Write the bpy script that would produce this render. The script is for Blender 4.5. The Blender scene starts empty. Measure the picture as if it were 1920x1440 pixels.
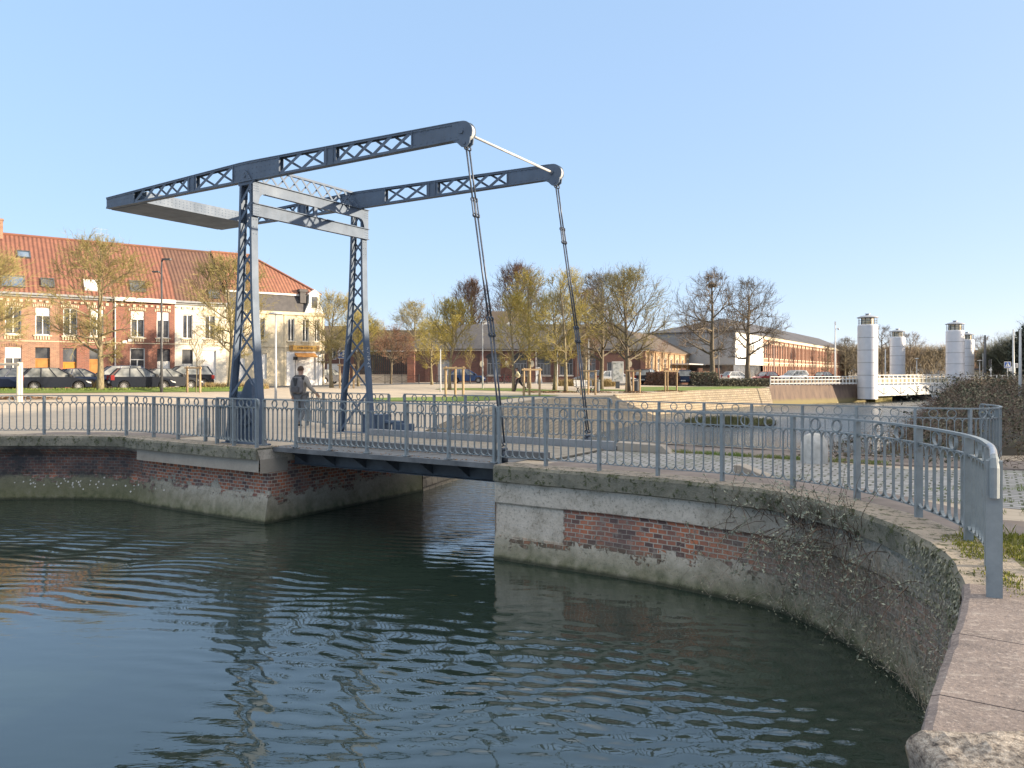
import bpy, bmesh, math, random
from math import sin, cos, pi, radians, sqrt, atan2, hypot
from mathutils import Vector, Matrix
from mathutils.geometry import delaunay_2d_cdt
from mathutils import noise as mnoise

S = bpy.context.scene
COL = S.collection

# ------------------------------------------------------------------ camera, sky, sun, exposure
F, HZ, CZ = 1440.0, 697.0, 1.63          # focal length and horizon row in photo pixels, eye height
cd = bpy.data.cameras.new("camera")
cam = bpy.data.objects.new("camera", cd); COL.objects.link(cam)
cam.location = (0, 0, CZ); cam.rotation_euler = (radians(90), 0, 0)
cd.sensor_width = 36; cd.lens = 36 * F / 1920; cd.shift_y = -(720 - HZ) / 1920
cd.clip_start = 0.1; cd.clip_end = 6000
S.camera = cam
S.render.resolution_x, S.render.resolution_y = 1024, 768

SUN_EL, SUN_AZ = 11.0, 97.0              # azimuth clockwise from +Y (the viewing direction)
W = bpy.data.worlds.new("World"); S.world = W; W.use_nodes = True
wn = W.node_tree; wn.nodes.clear()
sky = wn.nodes.new('ShaderNodeTexSky'); sky.sky_type = 'NISHITA'; sky.sun_disc = False
sky.sun_elevation = radians(SUN_EL); sky.sun_rotation = radians(SUN_AZ)
sky.air_density = 0.6; sky.dust_density = 1.0; sky.ozone_density = 3.0; sky.altitude = 30
bgn = wn.nodes.new('ShaderNodeBackground'); bgn.inputs['Strength'].default_value = 0.15
wo = wn.nodes.new('ShaderNodeOutputWorld')
hs = wn.nodes.new('ShaderNodeHueSaturation'); hs.inputs['Saturation'].default_value = 2.0     # pale winter haze: softens the sky's contrast
gm = wn.nodes.new('ShaderNodeGamma'); gm.inputs['Gamma'].default_value = 0.22
tn = wn.nodes.new('ShaderNodeMix'); tn.data_type = 'RGBA'; tn.blend_type = 'MULTIPLY'; tn.inputs[0].default_value = 1.0; tn.inputs[7].default_value = (.985, .945, .985, 1)
wn.links.new(sky.outputs[0], gm.inputs[0]); wn.links.new(gm.outputs[0], hs.inputs['Color']); wn.links.new(hs.outputs[0], tn.inputs[6])
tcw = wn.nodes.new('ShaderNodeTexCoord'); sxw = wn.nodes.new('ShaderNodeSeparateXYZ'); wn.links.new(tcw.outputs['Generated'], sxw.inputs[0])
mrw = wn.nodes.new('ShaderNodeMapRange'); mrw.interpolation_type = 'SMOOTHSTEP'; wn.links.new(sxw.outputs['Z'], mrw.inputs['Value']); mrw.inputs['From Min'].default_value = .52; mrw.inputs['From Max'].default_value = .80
vl = wn.nodes.new('ShaderNodeMix'); vl.data_type = 'RGBA'; vl.inputs[7].default_value = (2.25, 2.12, 1.95, 1)   # high sky brightened and whitened, added as fill for the shade
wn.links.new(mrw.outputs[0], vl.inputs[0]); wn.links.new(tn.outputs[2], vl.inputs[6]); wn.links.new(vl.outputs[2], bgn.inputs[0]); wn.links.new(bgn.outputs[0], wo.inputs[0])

sl = bpy.data.lights.new("sun", 'SUN'); sl.energy = 2.1; sl.angle = radians(0.5); sl.color = (1.0, 0.82, 0.60)
so = bpy.data.objects.new("sun", sl); COL.objects.link(so)
sd = Vector((sin(radians(SUN_AZ)) * cos(radians(SUN_EL)), cos(radians(SUN_AZ)) * cos(radians(SUN_EL)), sin(radians(SUN_EL))))
so.rotation_euler = sd.to_track_quat('Z', 'Y').to_euler(); so.location = (60, -10, 40)

S.view_settings.view_transform = 'Standard'; S.view_settings.look = 'None'
S.view_settings.exposure = 2.52; S.view_settings.gamma = 1.0
S.cycles.max_bounces = 6; S.cycles.transparent_max_bounces = 8

# ------------------------------------------------------------------ helpers
def gp(px, py, z=0.0):
    Y = F * (CZ - z) / (py - HZ); return ((px - 960) / F * Y, Y, z)
def dp(px, py, Y):
    return ((px - 960) / F * Y, Y, CZ - (py - HZ) / F * Y)
def xat(px, Y): return (px - 960) / F * Y

O2 = Vector((-5.4, 16.8)); U2 = Vector((0.85, -0.527)).normalized(); V2 = Vector((0.527, 0.85)).normalized()
def uv(u, v):
    p = O2 + U2 * u + V2 * v; return (p.x, p.y)
UROT = atan2(U2.y, U2.x)
def smooth(t):
    t = max(0., min(1., t)); return t * t * (3 - 2 * t)
def gz(x, y):
    d = -0.857 * (x + 2.5) + 0.515 * (y - 21)
    return 0.38 * smooth((d - 6) / 24) if y > 12 else 0.0

class MB:
    def __init__(s): s.v = []; s.f = []; s.m = []; s.uvs = None
    def add(s, vs, fs, mi=0):
        o = len(s.v); s.v.extend([tuple(p) for p in vs])
        s.f.extend([tuple(i + o for i in f) for f in fs]); s.m.extend([mi] * len(fs)); return s
    def box(s, x0, x1, y0, y1, z0, z1, mi=0):
        return s.add([(x0,y0,z0),(x1,y0,z0),(x1,y1,z0),(x0,y1,z0),(x0,y0,z1),(x1,y0,z1),(x1,y1,z1),(x0,y1,z1)],
                     [(0,3,2,1),(4,5,6,7),(0,1,5,4),(1,2,6,5),(2,3,7,6),(3,0,4,7)], mi)
    def bar(s, p0, p1, w, h, up=(0,0,1), mi=0):
        p0 = Vector(p0); p1 = Vector(p1); d = (p1 - p0)
        if d.length < 1e-6: return s
        d.normalize(); up = Vector(up)
        a = d.cross(up)
        if a.length < 1e-4: a = d.cross(Vector((0,1,0)))
        a.normalize(); b = a.cross(d).normalized(); a = a * (w/2); b = b * (h/2)
        return s.add([p0-a-b, p0+a-b, p0+a+b, p0-a+b, p1-a-b, p1+a-b, p1+a+b, p1-a+b],
                     [(0,1,2,3),(7,6,5,4),(0,4,5,1),(1,5,6,2),(2,6,7,3),(3,7,4,0)], mi)
    def sweep(s, pts, w, h, mi=0, up=(0,0,1)):
        pts = [Vector(p) for p in pts]; vs = []; fs = []; n = len(pts); up = Vector(up)
        for i, p in enumerate(pts):
            d = (pts[min(i+1,n-1)] - pts[max(i-1,0)]).normalized()
            a = d.cross(up); a.normalize(); b = a.cross(d).normalized()
            vs += [p-a*(w/2)-b*(h/2), p+a*(w/2)-b*(h/2), p+a*(w/2)+b*(h/2), p-a*(w/2)+b*(h/2)]
        for i in range(n-1):
            for k in range(4):
                fs.append((i*4+k, i*4+(k+1)%4, (i+1)*4+(k+1)%4, (i+1)*4+k))
        fs += [(0,3,2,1), tuple((n-1)*4+k for k in range(4))]
        return s.add(vs, fs, mi)
    def tube(s, pts, rads, n=8, mi=0, cap=True):
        pts = [Vector(p) for p in pts]; N = len(pts)
        if not hasattr(rads, '__len__'): rads = [rads]*N
        vs = []; fs = []; a = None
        for i, p in enumerate(pts):
            d = pts[min(i+1,N-1)] - pts[max(i-1,0)]
            d = d.normalized() if d.length > 1e-9 else Vector((0,0,1))
            if a is None:
                a = d.orthogonal().normalized()
            else:
                a = (a - d * a.dot(d))
                a = a.normalized() if a.length > 1e-6 else d.orthogonal().normalized()
            b = d.cross(a)
            for k in range(n):
                t = 2*pi*k/n; vs.append(p + (a*cos(t) + b*sin(t))*rads[i])
        for i in range(N-1):
            for k in range(n):
                fs.append((i*n+k, i*n+(k+1)%n, (i+1)*n+(k+1)%n, (i+1)*n+k))
        if cap: fs += [tuple(range(n))[::-1], tuple((N-1)*n+k for k in range(n))]
        return s.add(vs, fs, mi)
    def lathe(s, prof, c=(0,0,0), n=20, mi=0):
        vs = []; fs = []; m = len(prof)
        for r, z in prof:
            for k in range(n):
                t = 2*pi*k/n; vs.append((c[0]+r*cos(t), c[1]+r*sin(t), c[2]+z))
        for i in range(m-1):
            for k in range(n):
                fs.append((i*n+k, i*n+(k+1)%n, (i+1)*n+(k+1)%n, (i+1)*n+k))
        fs += [tuple(range(n))[::-1], tuple((m-1)*n+k for k in range(n))]
        return s.add(vs, fs, mi)
    def prism(s, poly, fn, t0, t1, mi=0):
        n = len(poly); vs = [fn(a,b,t0) for a,b in poly] + [fn(a,b,t1) for a,b in poly]
        fs = [tuple(range(n))[::-1], tuple(range(n,2*n))] + [(i,(i+1)%n,n+(i+1)%n,n+i) for i in range(n)]
        return s.add(vs, fs, mi)
    def ring(s, c, ax, ay, R, w, h, n=14, mi=0):      # flat bar bent into a ring in the plane (ax, ay); h runs along the plane's normal
        c = Vector(c); ax = Vector(ax); ay = Vector(ay); nz = ax.cross(ay).normalized(); vs = []; fs = []
        for k in range(n):
            t = 2*pi*k/n; d = ax*cos(t)+ay*sin(t)
            vs += [c+d*(R-w)-nz*h/2, c+d*R-nz*h/2, c+d*R+nz*h/2, c+d*(R-w)+nz*h/2]
        for k in range(n):
            j = (k+1)%n
            for q in range(4): fs.append((k*4+q, k*4+(q+1)%4, j*4+(q+1)%4, j*4+q))
        return s.add(vs, fs, mi)
    def build(s, name, mat, parent=None, off=(0,0,0), smooth_=False, uvbox=True, bevel=0, kind=None):
        me = bpy.data.meshes.new(name)
        if off != (0,0,0): s.v = [(p[0]-off[0], p[1]-off[1], p[2]-off[2]) for p in s.v]
        me.from_pydata(s.v, [], s.f)
        mats = mat if isinstance(mat, (list, tuple)) else [mat]
        for m in mats: me.materials.append(m)
        if len(mats) > 1: me.polygons.foreach_set('material_index', s.m)
        if s.uvs is not None:
            l = me.uv_layers.new(name="UVMap"); l.data.foreach_set('uv', [c for f in s.f for i in f for c in s.uvs[i]])
        elif uvbox and len(s.f) < 6000:
            l = me.uv_layers.new(name="UVMap"); buf = []
            for p in me.polygons:
                nx, ny, nz_ = abs(p.normal.x), abs(p.normal.y), abs(p.normal.z)
                for vi in p.vertices:
                    c = me.vertices[vi].co
                    if nz_ >= nx and nz_ >= ny: buf += [c.x, c.y]
                    elif ny >= nx: buf += [c.x, c.z]
                    else: buf += [c.y, c.z]
            l.data.foreach_set('uv', buf)
        if smooth_: me.polygons.foreach_set('use_smooth', [True]*len(me.polygons))
        me.update()
        o = bpy.data.objects.new(name, me); COL.objects.link(o)
        if parent is not None: o.parent = parent
        if bevel:
            b = o.modifiers.new('bevel', 'BEVEL'); b.width = bevel; b.segments = 2; b.limit_method = 'ANGLE'
        if kind: o['kind'] = kind
        return o

def tag(o, label, cat, group=None, kind=None):
    o['label'] = label; o['category'] = cat
    if group: o['group'] = group
    if kind: o['kind'] = kind
    return o
def thing(name, label, cat, loc=(0,0,0), rotz=0, group=None):
    o = bpy.data.objects.new(name, None); COL.objects.link(o); o.empty_display_size = 0.3
    o.location = loc; o.rotation_euler = (0,0,rotz); return tag(o, label, cat, group)
def struct(name, mb, mat, **k):
    return mb.build(name, mat, kind='structure', **k)
def dup(root, loc, rotz=0, label=None, group=None, scale=None):
    r = root.copy(); COL.objects.link(r); r.location = loc; r.rotation_euler = (0,0,rotz)
    if scale: r.scale = scale if hasattr(scale, '__len__') else (scale,)*3
    if label: r['label'] = label
    if group: r['group'] = group
    for ch in list(root.children):
        c = ch.copy(); COL.objects.link(c); c.parent = r
        for g in ch.children:
            d = g.copy(); COL.objects.link(d); d.parent = c
    return r
def remat(root, a, b):                      # give one copied thing its own paint
    for o in root.children_recursive:
        if o.data and any(sl.material == a for sl in o.material_slots):
            o.data = o.data.copy()
            for i, m in enumerate(o.data.materials):
                if m == a: o.data.materials[i] = b
def catmull(pts, per=6):
    P = [Vector(p) for p in pts]; out = []
    for i in range(len(P)-1):
        p0 = P[i-1] if i else P[0]*2-P[1]; p1 = P[i]; p2 = P[i+1]; p3 = P[i+2] if i+2 < len(P) else P[-1]*2-P[-2]
        for k in range(per):
            t = k/per
            out.append(0.5*((2*p1)+(p2-p0)*t+(2*p0-5*p1+4*p2-p3)*t*t+(3*p1-p0-3*p2+p3)*t**3))
    out.append(P[-1]); return out
def offset2(path, d):                       # moves a 2D polyline d metres to its left
    out = []; n = len(path)
    for i in range(n):
        a = Vector(path[max(i-1,0)][:2]); b = Vector(path[min(i+1,n-1)][:2]); t = (b-a).normalized()
        out.append((path[i][0]-t.y*d, path[i][1]+t.x*d))
    return out

# ------------------------------------------------------------------ materials
class NT:
    def __init__(s, name):
        s.mat = bpy.data.materials.new(name); s.mat.use_nodes = True; s.t = s.mat.node_tree
        s.b = s.t.nodes['Principled BSDF']
    def n(s, typ, props=None, **inp):
        nd = s.t.nodes.new(typ)
        for k, v in (props or {}).items(): setattr(nd, k, v)
        for k, v in inp.items():
            k = k.replace('_', ' ')
            if hasattr(v, 'is_output'): s.t.links.new(v, nd.inputs[k])
            else: nd.inputs[k].default_value = v
        return nd
    def l(s, a, b): s.t.links.new(a, b)
    def coord(s, which='Object', scale=(1,1,1), rot=(0,0,0)):
        c = s.n('ShaderNodeTexCoord'); m = s.n('ShaderNodeMapping'); s.l(c.outputs[which], m.inputs['Vector'])
        m.inputs['Scale'].default_value = scale; m.inputs['Rotation'].default_value = rot; return m.outputs[0]
    def noise(s, vec, scale, detail=5, rough=0.6, dist=0.0):
        return s.n('ShaderNodeTexNoise', Vector=vec, Scale=scale, Detail=detail, Roughness=rough, Distortion=dist).outputs['Fac']
    def ramp(s, fac, stops):
        r = s.n('ShaderNodeValToRGB'); s.l(fac, r.inputs[0]); e = r.color_ramp.elements
        while len(e) < len(stops): e.new(0.5)
        for x, (p, c) in zip(e, stops):
            x.position = p; x.color = tuple(c)+(1,) if hasattr(c, '__len__') else (c, c, c, 1)
        return r.outputs[0]
    def mix(s, fac, a, b, mode='MIX'):
        m = s.n('ShaderNodeMix', {'data_type': 'RGBA', 'blend_type': mode})
        for i, v in ((0, fac), (6, a), (7, b)):
            if hasattr(v, 'is_output'): s.l(v, m.inputs[i])
            elif i == 0: m.inputs[0].default_value = v
            else: m.inputs[i].default_value = tuple(v)+(1,) if len(v) == 3 else v
        return m.outputs[2]
    def math(s, op, a, b=0.0):
        m = s.n('ShaderNodeMath', {'operation': op})
        for i, v in ((0, a), (1, b)):
            if hasattr(v, 'is_output'): s.l(v, m.inputs[i])
            else: m.inputs[i].default_value = v
        return m.outputs[0]
    def bump(s, h, strength=0.3, dist=0.02, normal=None):
        b = s.n('ShaderNodeBump', Height=h, Strength=strength, Distance=dist)
        if normal is not None: s.l(normal, b.inputs['Normal'])
        s.l(b.outputs[0], s.b.inputs['Normal']); return b.outputs[0]
    def fin(s, col=None, rough=0.7, metal=0.0, spec=None):
        if col is not None:
            if hasattr(col, 'is_output'): s.l(col, s.b.inputs['Base Color'])
            else: s.b.inputs['Base Color'].default_value = tuple(col)+(1,)
        if hasattr(rough, 'is_output'): s.l(rough, s.b.inputs['Roughness'])
        else: s.b.inputs['Roughness'].default_value = rough
        s.b.inputs['Metallic'].default_value = metal
        if spec is not None: s.b.inputs['Specular IOR Level'].default_value = spec
        return s.mat
def simple(name, c1, c2=None, scale=6, rough=0.65, bump=0.0, metal=0.0, detail=5, bd=0.01, spec=None, lo=.35, hi=.65):
    m = NT(name); c2 = c2 or tuple(x*0.75 for x in c1)
    v = m.coord('Object'); f = m.noise(v, scale, detail)
    if bump: m.bump(f, bump, bd)
    return m.fin(m.ramp(f, [(lo, c1), (hi, c2)]), rough, metal, spec)

# painted steel of the drawbridge: blue-grey with grime and dull streaks
m = NT('painted_steel'); v = m.coord('Object'); f = m.noise(v, 2.2, 8, .65); g = m.noise(m.coord('Object', (9,9,.9)), 3, 5)
c = m.mix(m.math('MULTIPLY', g, .55), m.ramp(f, [(.3,(.10,.15,.225)),(.55,(.083,.125,.19)),(.70,(.065,.10,.15)),(.82,(.12,.095,.08))]), (.075,.085,.105))
STEEL = m.fin(c, m.ramp(f, [(.3,.5),(.7,.65)]), 0.0, .35); m.bump(m.noise(v, 60, 2), .06, .002)
m = NT('rail_paint'); v = m.coord('Object'); f = m.noise(v, 7, 6, .7)
RAILM = m.fin(m.ramp(f, [(.34,(.245,.28,.295)),(.6,(.20,.23,.245)),(.76,(.14,.13,.11))]), .55, 0, .35); m.bump(m.noise(v, 50, 3), .1, .002)
WORNRAIL = simple('worn_handrail', (.34,.355,.37), (.2,.22,.25), 14, .35, .1, .3)
PALESTEEL = simple('pale_metal', (.55,.55,.54), (.4,.41,.42), 6, .45)
DARKSTEEL = simple('dark_steel', (.07,.085,.10), (.045,.05,.06), 4, .6)
DECKM = simple('steel_deck', (.17,.175,.18), (.10,.105,.11), 3, .75, .2)
ASPH = simple('road_asphalt', (.10,.10,.10), (.06,.06,.06), 8, .9, .2)
CHAINM = simple('chain_steel', (.10,.12,.15), (.05,.06,.08), 9, .45, 0, .4)
BARK = NT('bark'); v = BARK.coord('Object', (1,1,.35)); f = BARK.noise(v, 9, 6, .7)
BARK.bump(f, .7, .03); BARKM = BARK.fin(BARK.ramp(f, [(.3,(.07,.055,.038)),(.5,(.20,.165,.10)),(.7,(.28,.25,.15))]), .9)
DBARK = simple('dark_bark', (.085,.07,.055), (.16,.13,.085), 7, .9, .4)
def twig(name, c): return simple('twigs_'+name, c, tuple(x*.62 for x in c), 1.2, .8)
TW_GOLD = twig('golden', (.38,.31,.065)); TW_OLIVE = twig('olive', (.31,.26,.095)); TW_BROWN = twig('brown', (.17,.125,.085)); TW_RED = twig('reddish', (.21,.115,.07)); TW_GREY = twig('grey', (.16,.135,.10))
WOOD = simple('stake_wood', (.42,.30,.17), (.28,.19,.10), 5, .8, .2)
PALEWOOD = simple('pale_wood', (.60,.55,.44), (.47,.42,.32), 5, .8, .2)
GRASSM = NT('lawn_grass'); v = GRASSM.coord('Object'); f = GRASSM.noise(v, .55, 6, .7); g = GRASSM.noise(v, 14, 4)
GRASSM.bump(g, .8, .06); GRASS = GRASSM.fin(GRASSM.mix(GRASSM.math('MULTIPLY', g, .6), GRASSM.ramp(f, [(.35,(.13,.215,.025)),(.6,(.18,.225,.04)),(.75,(.21,.19,.07))]), (.05,.08,.015)), .9)
BLADE = simple('grass_blades', (.14,.22,.035), (.20,.21,.06), 2.5, .8)
MOSSM = simple('moss', (.14,.17,.025), (.27,.25,.045), 9, .95, .5)
LEAFG = simple('grey_green_leaves', (.33,.35,.27), (.20,.215,.16), 3.5, .8)
LEAFD = simple('dull_leaves', (.085,.095,.055), (.15,.125,.08), 2.2, .8)
STEMB = simple('bramble_stems', (.15,.10,.07), (.08,.055,.04), 5, .8)
DRYL = simple('dry_grass', (.36,.28,.13), (.22,.16,.07), 3, .9)
HEDGE = simple('hedge_leaves', (.07,.075,.03), (.16,.10,.05), 2.2, .85)
WHITEP = simple('white_paint', (.78,.77,.73), (.66,.65,.61), 3, .5)
GLASSM = NT('window_glass'); f = GLASSM.noise(GLASSM.coord('Object'), .9, 3); GLASS = GLASSM.fin(GLASSM.ramp(f, [(.35,(.03,.035,.045)),(.65,(.11,.115,.12))]), .08, 0, .8)
BLUEGL = NT('skylight_glass'); f = BLUEGL.noise(BLUEGL.coord('Object'), 1.2, 3); SKYGL = BLUEGL.fin(BLUEGL.ramp(f, [(.35,(.05,.09,.16)),(.65,(.12,.18,.26))]), .1, 0, .8)
STONE = simple('white_stone', (.52,.51,.48), (.36,.35,.32), 7, .85, .35)
CREAM = simple('cream_stone', (.62,.55,.40), (.52,.45,.32), 3, .8, .1)
WHITEBR_C = simple('shutter_white', (.80,.79,.77), (.72,.71,.69), 2, .6)
OCHRE = simple('ochre_door', (.42,.20,.05), (.34,.15,.035), 3, .5)
GREYP = simple('grey_paint', (.28,.29,.30), (.22,.23,.24), 3, .6)
BLACKP = simple('black_paint', (.03,.032,.036), (.02,.02,.022), 3, .45)
SKIN = simple('skin', (.45,.27,.19), (.40,.23,.16), 9, .6)
CONC = NT('concrete'); v = CONC.coord('Object'); f = CONC.noise(v, 1.6, 9, .7); g = CONC.noise(v, 22, 4, .7)
CONC.bump(g, .35, .01); CONCM = CONC.fin(CONC.mix(CONC.math('MULTIPLY', g, .4), CONC.ramp(f, [(.3,(.47,.41,.335)),(.6,(.38,.33,.27)),(.78,(.26,.225,.18))]), (.12,.115,.105)), .9)

def brickmat(name, c1, c2, mortar, dirt=(.1,.08,.07), scale=1.0, var=.5):
    m = NT(name); v = m.coord('UV'); o = m.coord('Object')
    br = m.n('ShaderNodeTexBrick', Vector=v, Color1=c1+(1,), Color2=c2+(1,), Mortar=mortar+(1,), Scale=scale, Mortar_Size=.010, Mortar_Smooth=.3, Bias=0.0, Brick_Width=.23, Row_Height=.075)
    f = m.noise(o, 1.1, 6, .7)
    col = m.mix(m.ramp(f, [(.45, 0.0), (.8, var)]), br.outputs[0], dirt)
    m.bump(br.outputs['Fac'], -.3, .01)
    return m.fin(col, .88)
BR_TAN = brickmat('brick_tan', (.35,.18,.11), (.23,.105,.065), (.34,.28,.21))
BR_RED = brickmat('brick_red', (.26,.085,.055), (.165,.05,.038), (.26,.19,.14))
BR_DARK = brickmat('brick_dark', (.16,.065,.05), (.105,.042,.035), (.16,.12,.10))
BR_ORG = brickmat('brick_orange', (.31,.135,.085), (.22,.09,.055), (.30,.23,.17))
BR_GOLD = brickmat('brick_golden', (.34,.215,.115), (.27,.155,.08), (.36,.29,.19))
BR_WHITE = brickmat('brick_white', (.70,.67,.58), (.62,.59,.50), (.52,.48,.40), (.45,.41,.33), 1, .35)
def tilemat(name, c1, c2, axis=0, pitch=.30, streak=.5):
    m = NT(name); v = m.coord('UV'); o = m.coord('Object')
    w = m.n('ShaderNodeTexWave', {'wave_type':'BANDS','bands_direction':'X'}, Vector=v, Scale=.5/pitch*.63, Distortion=.25, Detail=1).outputs['Fac']
    w2 = m.n('ShaderNodeTexWave', {'wave_type':'BANDS','bands_direction':'Y','wave_profile':'SAW'}, Vector=v, Scale=.5/.34*.63, Distortion=.1).outputs['Fac']
    f = m.noise(o, 1.3, 7, .7); g = m.noise(m.coord('UV', (3.3,2.9,1)), 1.0, 1)
    base = m.ramp(f, [(.3,c1),(.62,c2),(.85,tuple(x*.5 for x in c2))])
    base = m.mix(m.ramp(g, [(.4,0.0),(.7,.35)]), base, tuple(x*.55 for x in c2))
    m.bump(m.math('ADD', w, m.math('MULTIPLY', w2, .35)), .9, .05)
    return m.fin(base, .85)
TILE = tilemat('clay_tiles', (.235,.098,.064), (.175,.075,.052))
TILE_B = tilemat('brown_tiles', (.15,.082,.055), (.115,.06,.045))
TILE_O = tilemat('orange_tiles', (.28,.125,.075), (.215,.09,.058))
SLATE = simple('roof_slate', (.085,.08,.08), (.055,.052,.055), 3, .7, .15)
BROWNROOF = simple('brown_roof', (.115,.085,.06), (.085,.065,.05), 2, .8, .15)

# ------------------------------------------------------------------ the setting: water, ground, quays
RW = [uv(6.18,-.28), uv(7.5,-.3), uv(9.0,-.33), (3.0,11.0), (3.56,10.45), (3.9,9.6), (4.07,8.6), (4.05,7.67), (3.9,6.84), (3.57,6.0), (3.1,5.2), (2.22,3.93), (1.83,3.33), (1.45,2.75)]
RW = [tuple(p) for p in catmull(RW, 4)]
LW = [uv(.42,-.58), uv(-1.5,-.58), uv(-4,-.52), (-9.65,18.95), (-10.75,19.2), (-11.9,19.22), (-13.05,19.1), (-14.1,18.7), (-15.0,18.1), (-18,15.5), (-24,11.5), (-31,10.5), (-34,9)]
LW = LW[:1] + [tuple(p) for p in catmull(LW[1:], 4)]
NEARQ = [(0.5,2.45), (-3,2.4), (-12,2.6), (-30,3.5)]
BANK_T = [uv(.42,4.95), (-2.0,28), (-.6,38), (1.6,46), (6.9,52.5), (16,65.5), (25,74.6), (37.6,82.2), (52,107), (70,137), (95,180)]
BANK_B = [uv(.46,4.95), (.2,27), (3.0,34), (5.5,40.5), (10.8,52), (17,64.6), (25.3,74), (38.2,81.5), (53,106), (71,136), (96,179.5)]
RB_T = [(9.6,15.4), (12.2,17), (28.6,46.5), (44.6,73.5), (55.6,92.5), (77.6,129.5), (105,176)]
RB_B = [(8.5,17.2), (9.6,18.6), (26,48), (42,75), (53,94), (75,131), (102,177)]
FARQ = [uv(6.18,4.95), uv(9,4.95), uv(12.3,4.85), (8.6,14.6)]
HOLE = RW + NEARQ + LW[::-1] + BANK_T + RB_T[::-1] + FARQ[::-1]
def inpoly(x, y, P):
    r = False; j = len(P)-1
    for i in range(len(P)):
        xi, yi = P[i][:2]; xj, yj = P[j][:2]
        if (yi > y) != (yj > y) and x < (xj-xi)*(y-yi)/(yj-yi)+xi: r = not r
        j = i
    return r
def sheet(name, outer, mat, dz=0.0, grid=3.0, holes=(), kind='structure', zf=None, box=None):
    zf = zf or gz
    pts = [Vector(p[:2]) for p in outer]; edges = [(i, (i+1) % len(outer)) for i in range(len(outer))]
    for h in holes:
        b = len(pts); pts += [Vector(p[:2]) for p in h]; edges += [(b+i, b+(i+1) % len(h)) for i in range(len(h))]
    bx = box or (min(p[0] for p in outer), max(p[0] for p in outer), min(p[1] for p in outer), max(p[1] for p in outer))
    rr = random.Random(3); x = bx[0]+grid*.5
    while x < bx[1]:
        y = bx[2]+grid*.5
        while y < bx[3]:
            q = (x+rr.uniform(-.2,.2)*grid, y+rr.uniform(-.2,.2)*grid)
            if inpoly(*q, outer) and not any(inpoly(*q, h) for h in holes): pts.append(Vector(q))
            y += grid
        x += grid
    vs, es, fs, *_ = delaunay_2d_cdt(pts, edges, [], 0, 1e-5)
    mb = MB(); keep = []
    for f in fs:
        c = sum((vs[i] for i in f), Vector((0,0)))/len(f)
        if inpoly(c.x, c.y, outer) and not any(inpoly(c.x, c.y, h) for h in holes): keep.append(tuple(f))
    mb.add([(p.x, p.y, zf(p.x, p.y)+dz) for p in vs], keep)
    o = mb.build(name, mat, smooth_=True, uvbox=False); o['kind'] = kind; return o

# water ---------------------------------------------------------------
m = NT('canal_water')
v = m.coord('Object')
def wv(cx, cy, sc, dist, ds=1.2):
    c = m.n('ShaderNodeTexCoord'); mp = m.n('ShaderNodeMapping'); m.l(c.outputs['Object'], mp.inputs[0]); mp.inputs['Location'].default_value = (-cx, -cy, 0)
    return m.n('ShaderNodeTexWave', {'wave_type':'RINGS','rings_direction':'Z'}, Vector=mp.outputs[0], Scale=sc, Distortion=dist, Detail=2, Detail_Scale=ds, Detail_Roughness=.55).outputs['Fac']
dv = m.n('ShaderNodeVectorMath', {'operation':'ADD'}); m.l(v, dv.inputs[0])
dn = m.n('ShaderNodeTexNoise', Vector=v, Scale=.35, Detail=2.0); ds_ = m.n('ShaderNodeVectorMath', {'operation':'SCALE'}); m.l(dn.outputs['Color'], ds_.inputs[0]); ds_.inputs['Scale'].default_value = 1.1; m.l(ds_.outputs[0], dv.inputs[1])
def rings(cx, cy, sc, stretch=1.0, dist=1.2):
    mp = m.n('ShaderNodeMapping'); m.l(dv.outputs[0], mp.inputs[0]); mp.inputs['Location'].default_value = (-cx*stretch, -cy, 0); mp.inputs['Scale'].default_value = (stretch, 1, 1)
    return m.n('ShaderNodeTexWave', {'wave_type':'RINGS','rings_direction':'Z'}, Vector=mp.outputs[0], Scale=sc, Distortion=dist, Detail=3, Detail_Scale=1.3, Detail_Roughness=.6).outputs['Fac']
w1 = rings(-8.0, 3.5, 1.05, .8, 2.2); w2 = rings(3.0, 22.0, 1.1, .5, 1.7)
nz1 = m.noise(m.coord('Object', (.7,2.0,1)), 1.6, 3, .45, .4); nz2 = m.noise(m.coord('Object', (1,3.0,1)), 3.2, 3, .55, .6)
big = m.ramp(m.noise(m.coord('Object', (.6,1,1)), .45, 2, .5), [(.35,.15),(.65,1.0)])
sx = m.n('ShaderNodeSeparateXYZ'); m.l(m.n('ShaderNodeTexCoord').outputs['Object'], sx.inputs[0])
far = m.n('ShaderNodeMapRange', Value=sx.outputs['Y'], From_Min=14.0, From_Max=20.0).outputs[0]; far2 = m.n('ShaderNodeMapRange', Value=sx.outputs['Y'], From_Min=26.0, From_Max=42.0).outputs[0]
# calm pocket at the left foreground of the basin, quiet water under the left wall
cx_ = m.math('ADD', sx.outputs['X'], 5.2); cy_ = m.math('SUBTRACT', sx.outputs['Y'], 7.0)
rr_ = m.math('ADD', m.math('MULTIPLY', m.math('MULTIPLY', cx_, cx_), .10), m.math('MULTIPLY', m.math('MULTIPLY', cy_, cy_), .13))
act = m.n('ShaderNodeMapRange', Value=rr_, From_Min=.25, From_Max=2.0, To_Min=.08, To_Max=1.0).outputs[0]
h = m.math('ADD', m.math('MULTIPLY', w1, .55), m.math('MULTIPLY', w2, .62))
h = m.math('ADD', h, m.math('MULTIPLY', nz1, .6))
h = m.math('MULTIPLY', h, m.math('MULTIPLY', act, big))
h = m.math('ADD', h, m.math('MULTIPLY', nz2, m.math('ADD', m.math('MULTIPLY', far2, 30.0), m.math('ADD', .12, m.math('MULTIPLY', far, 2.2)))))
m.bump(h, 1.0, .0155)
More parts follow.
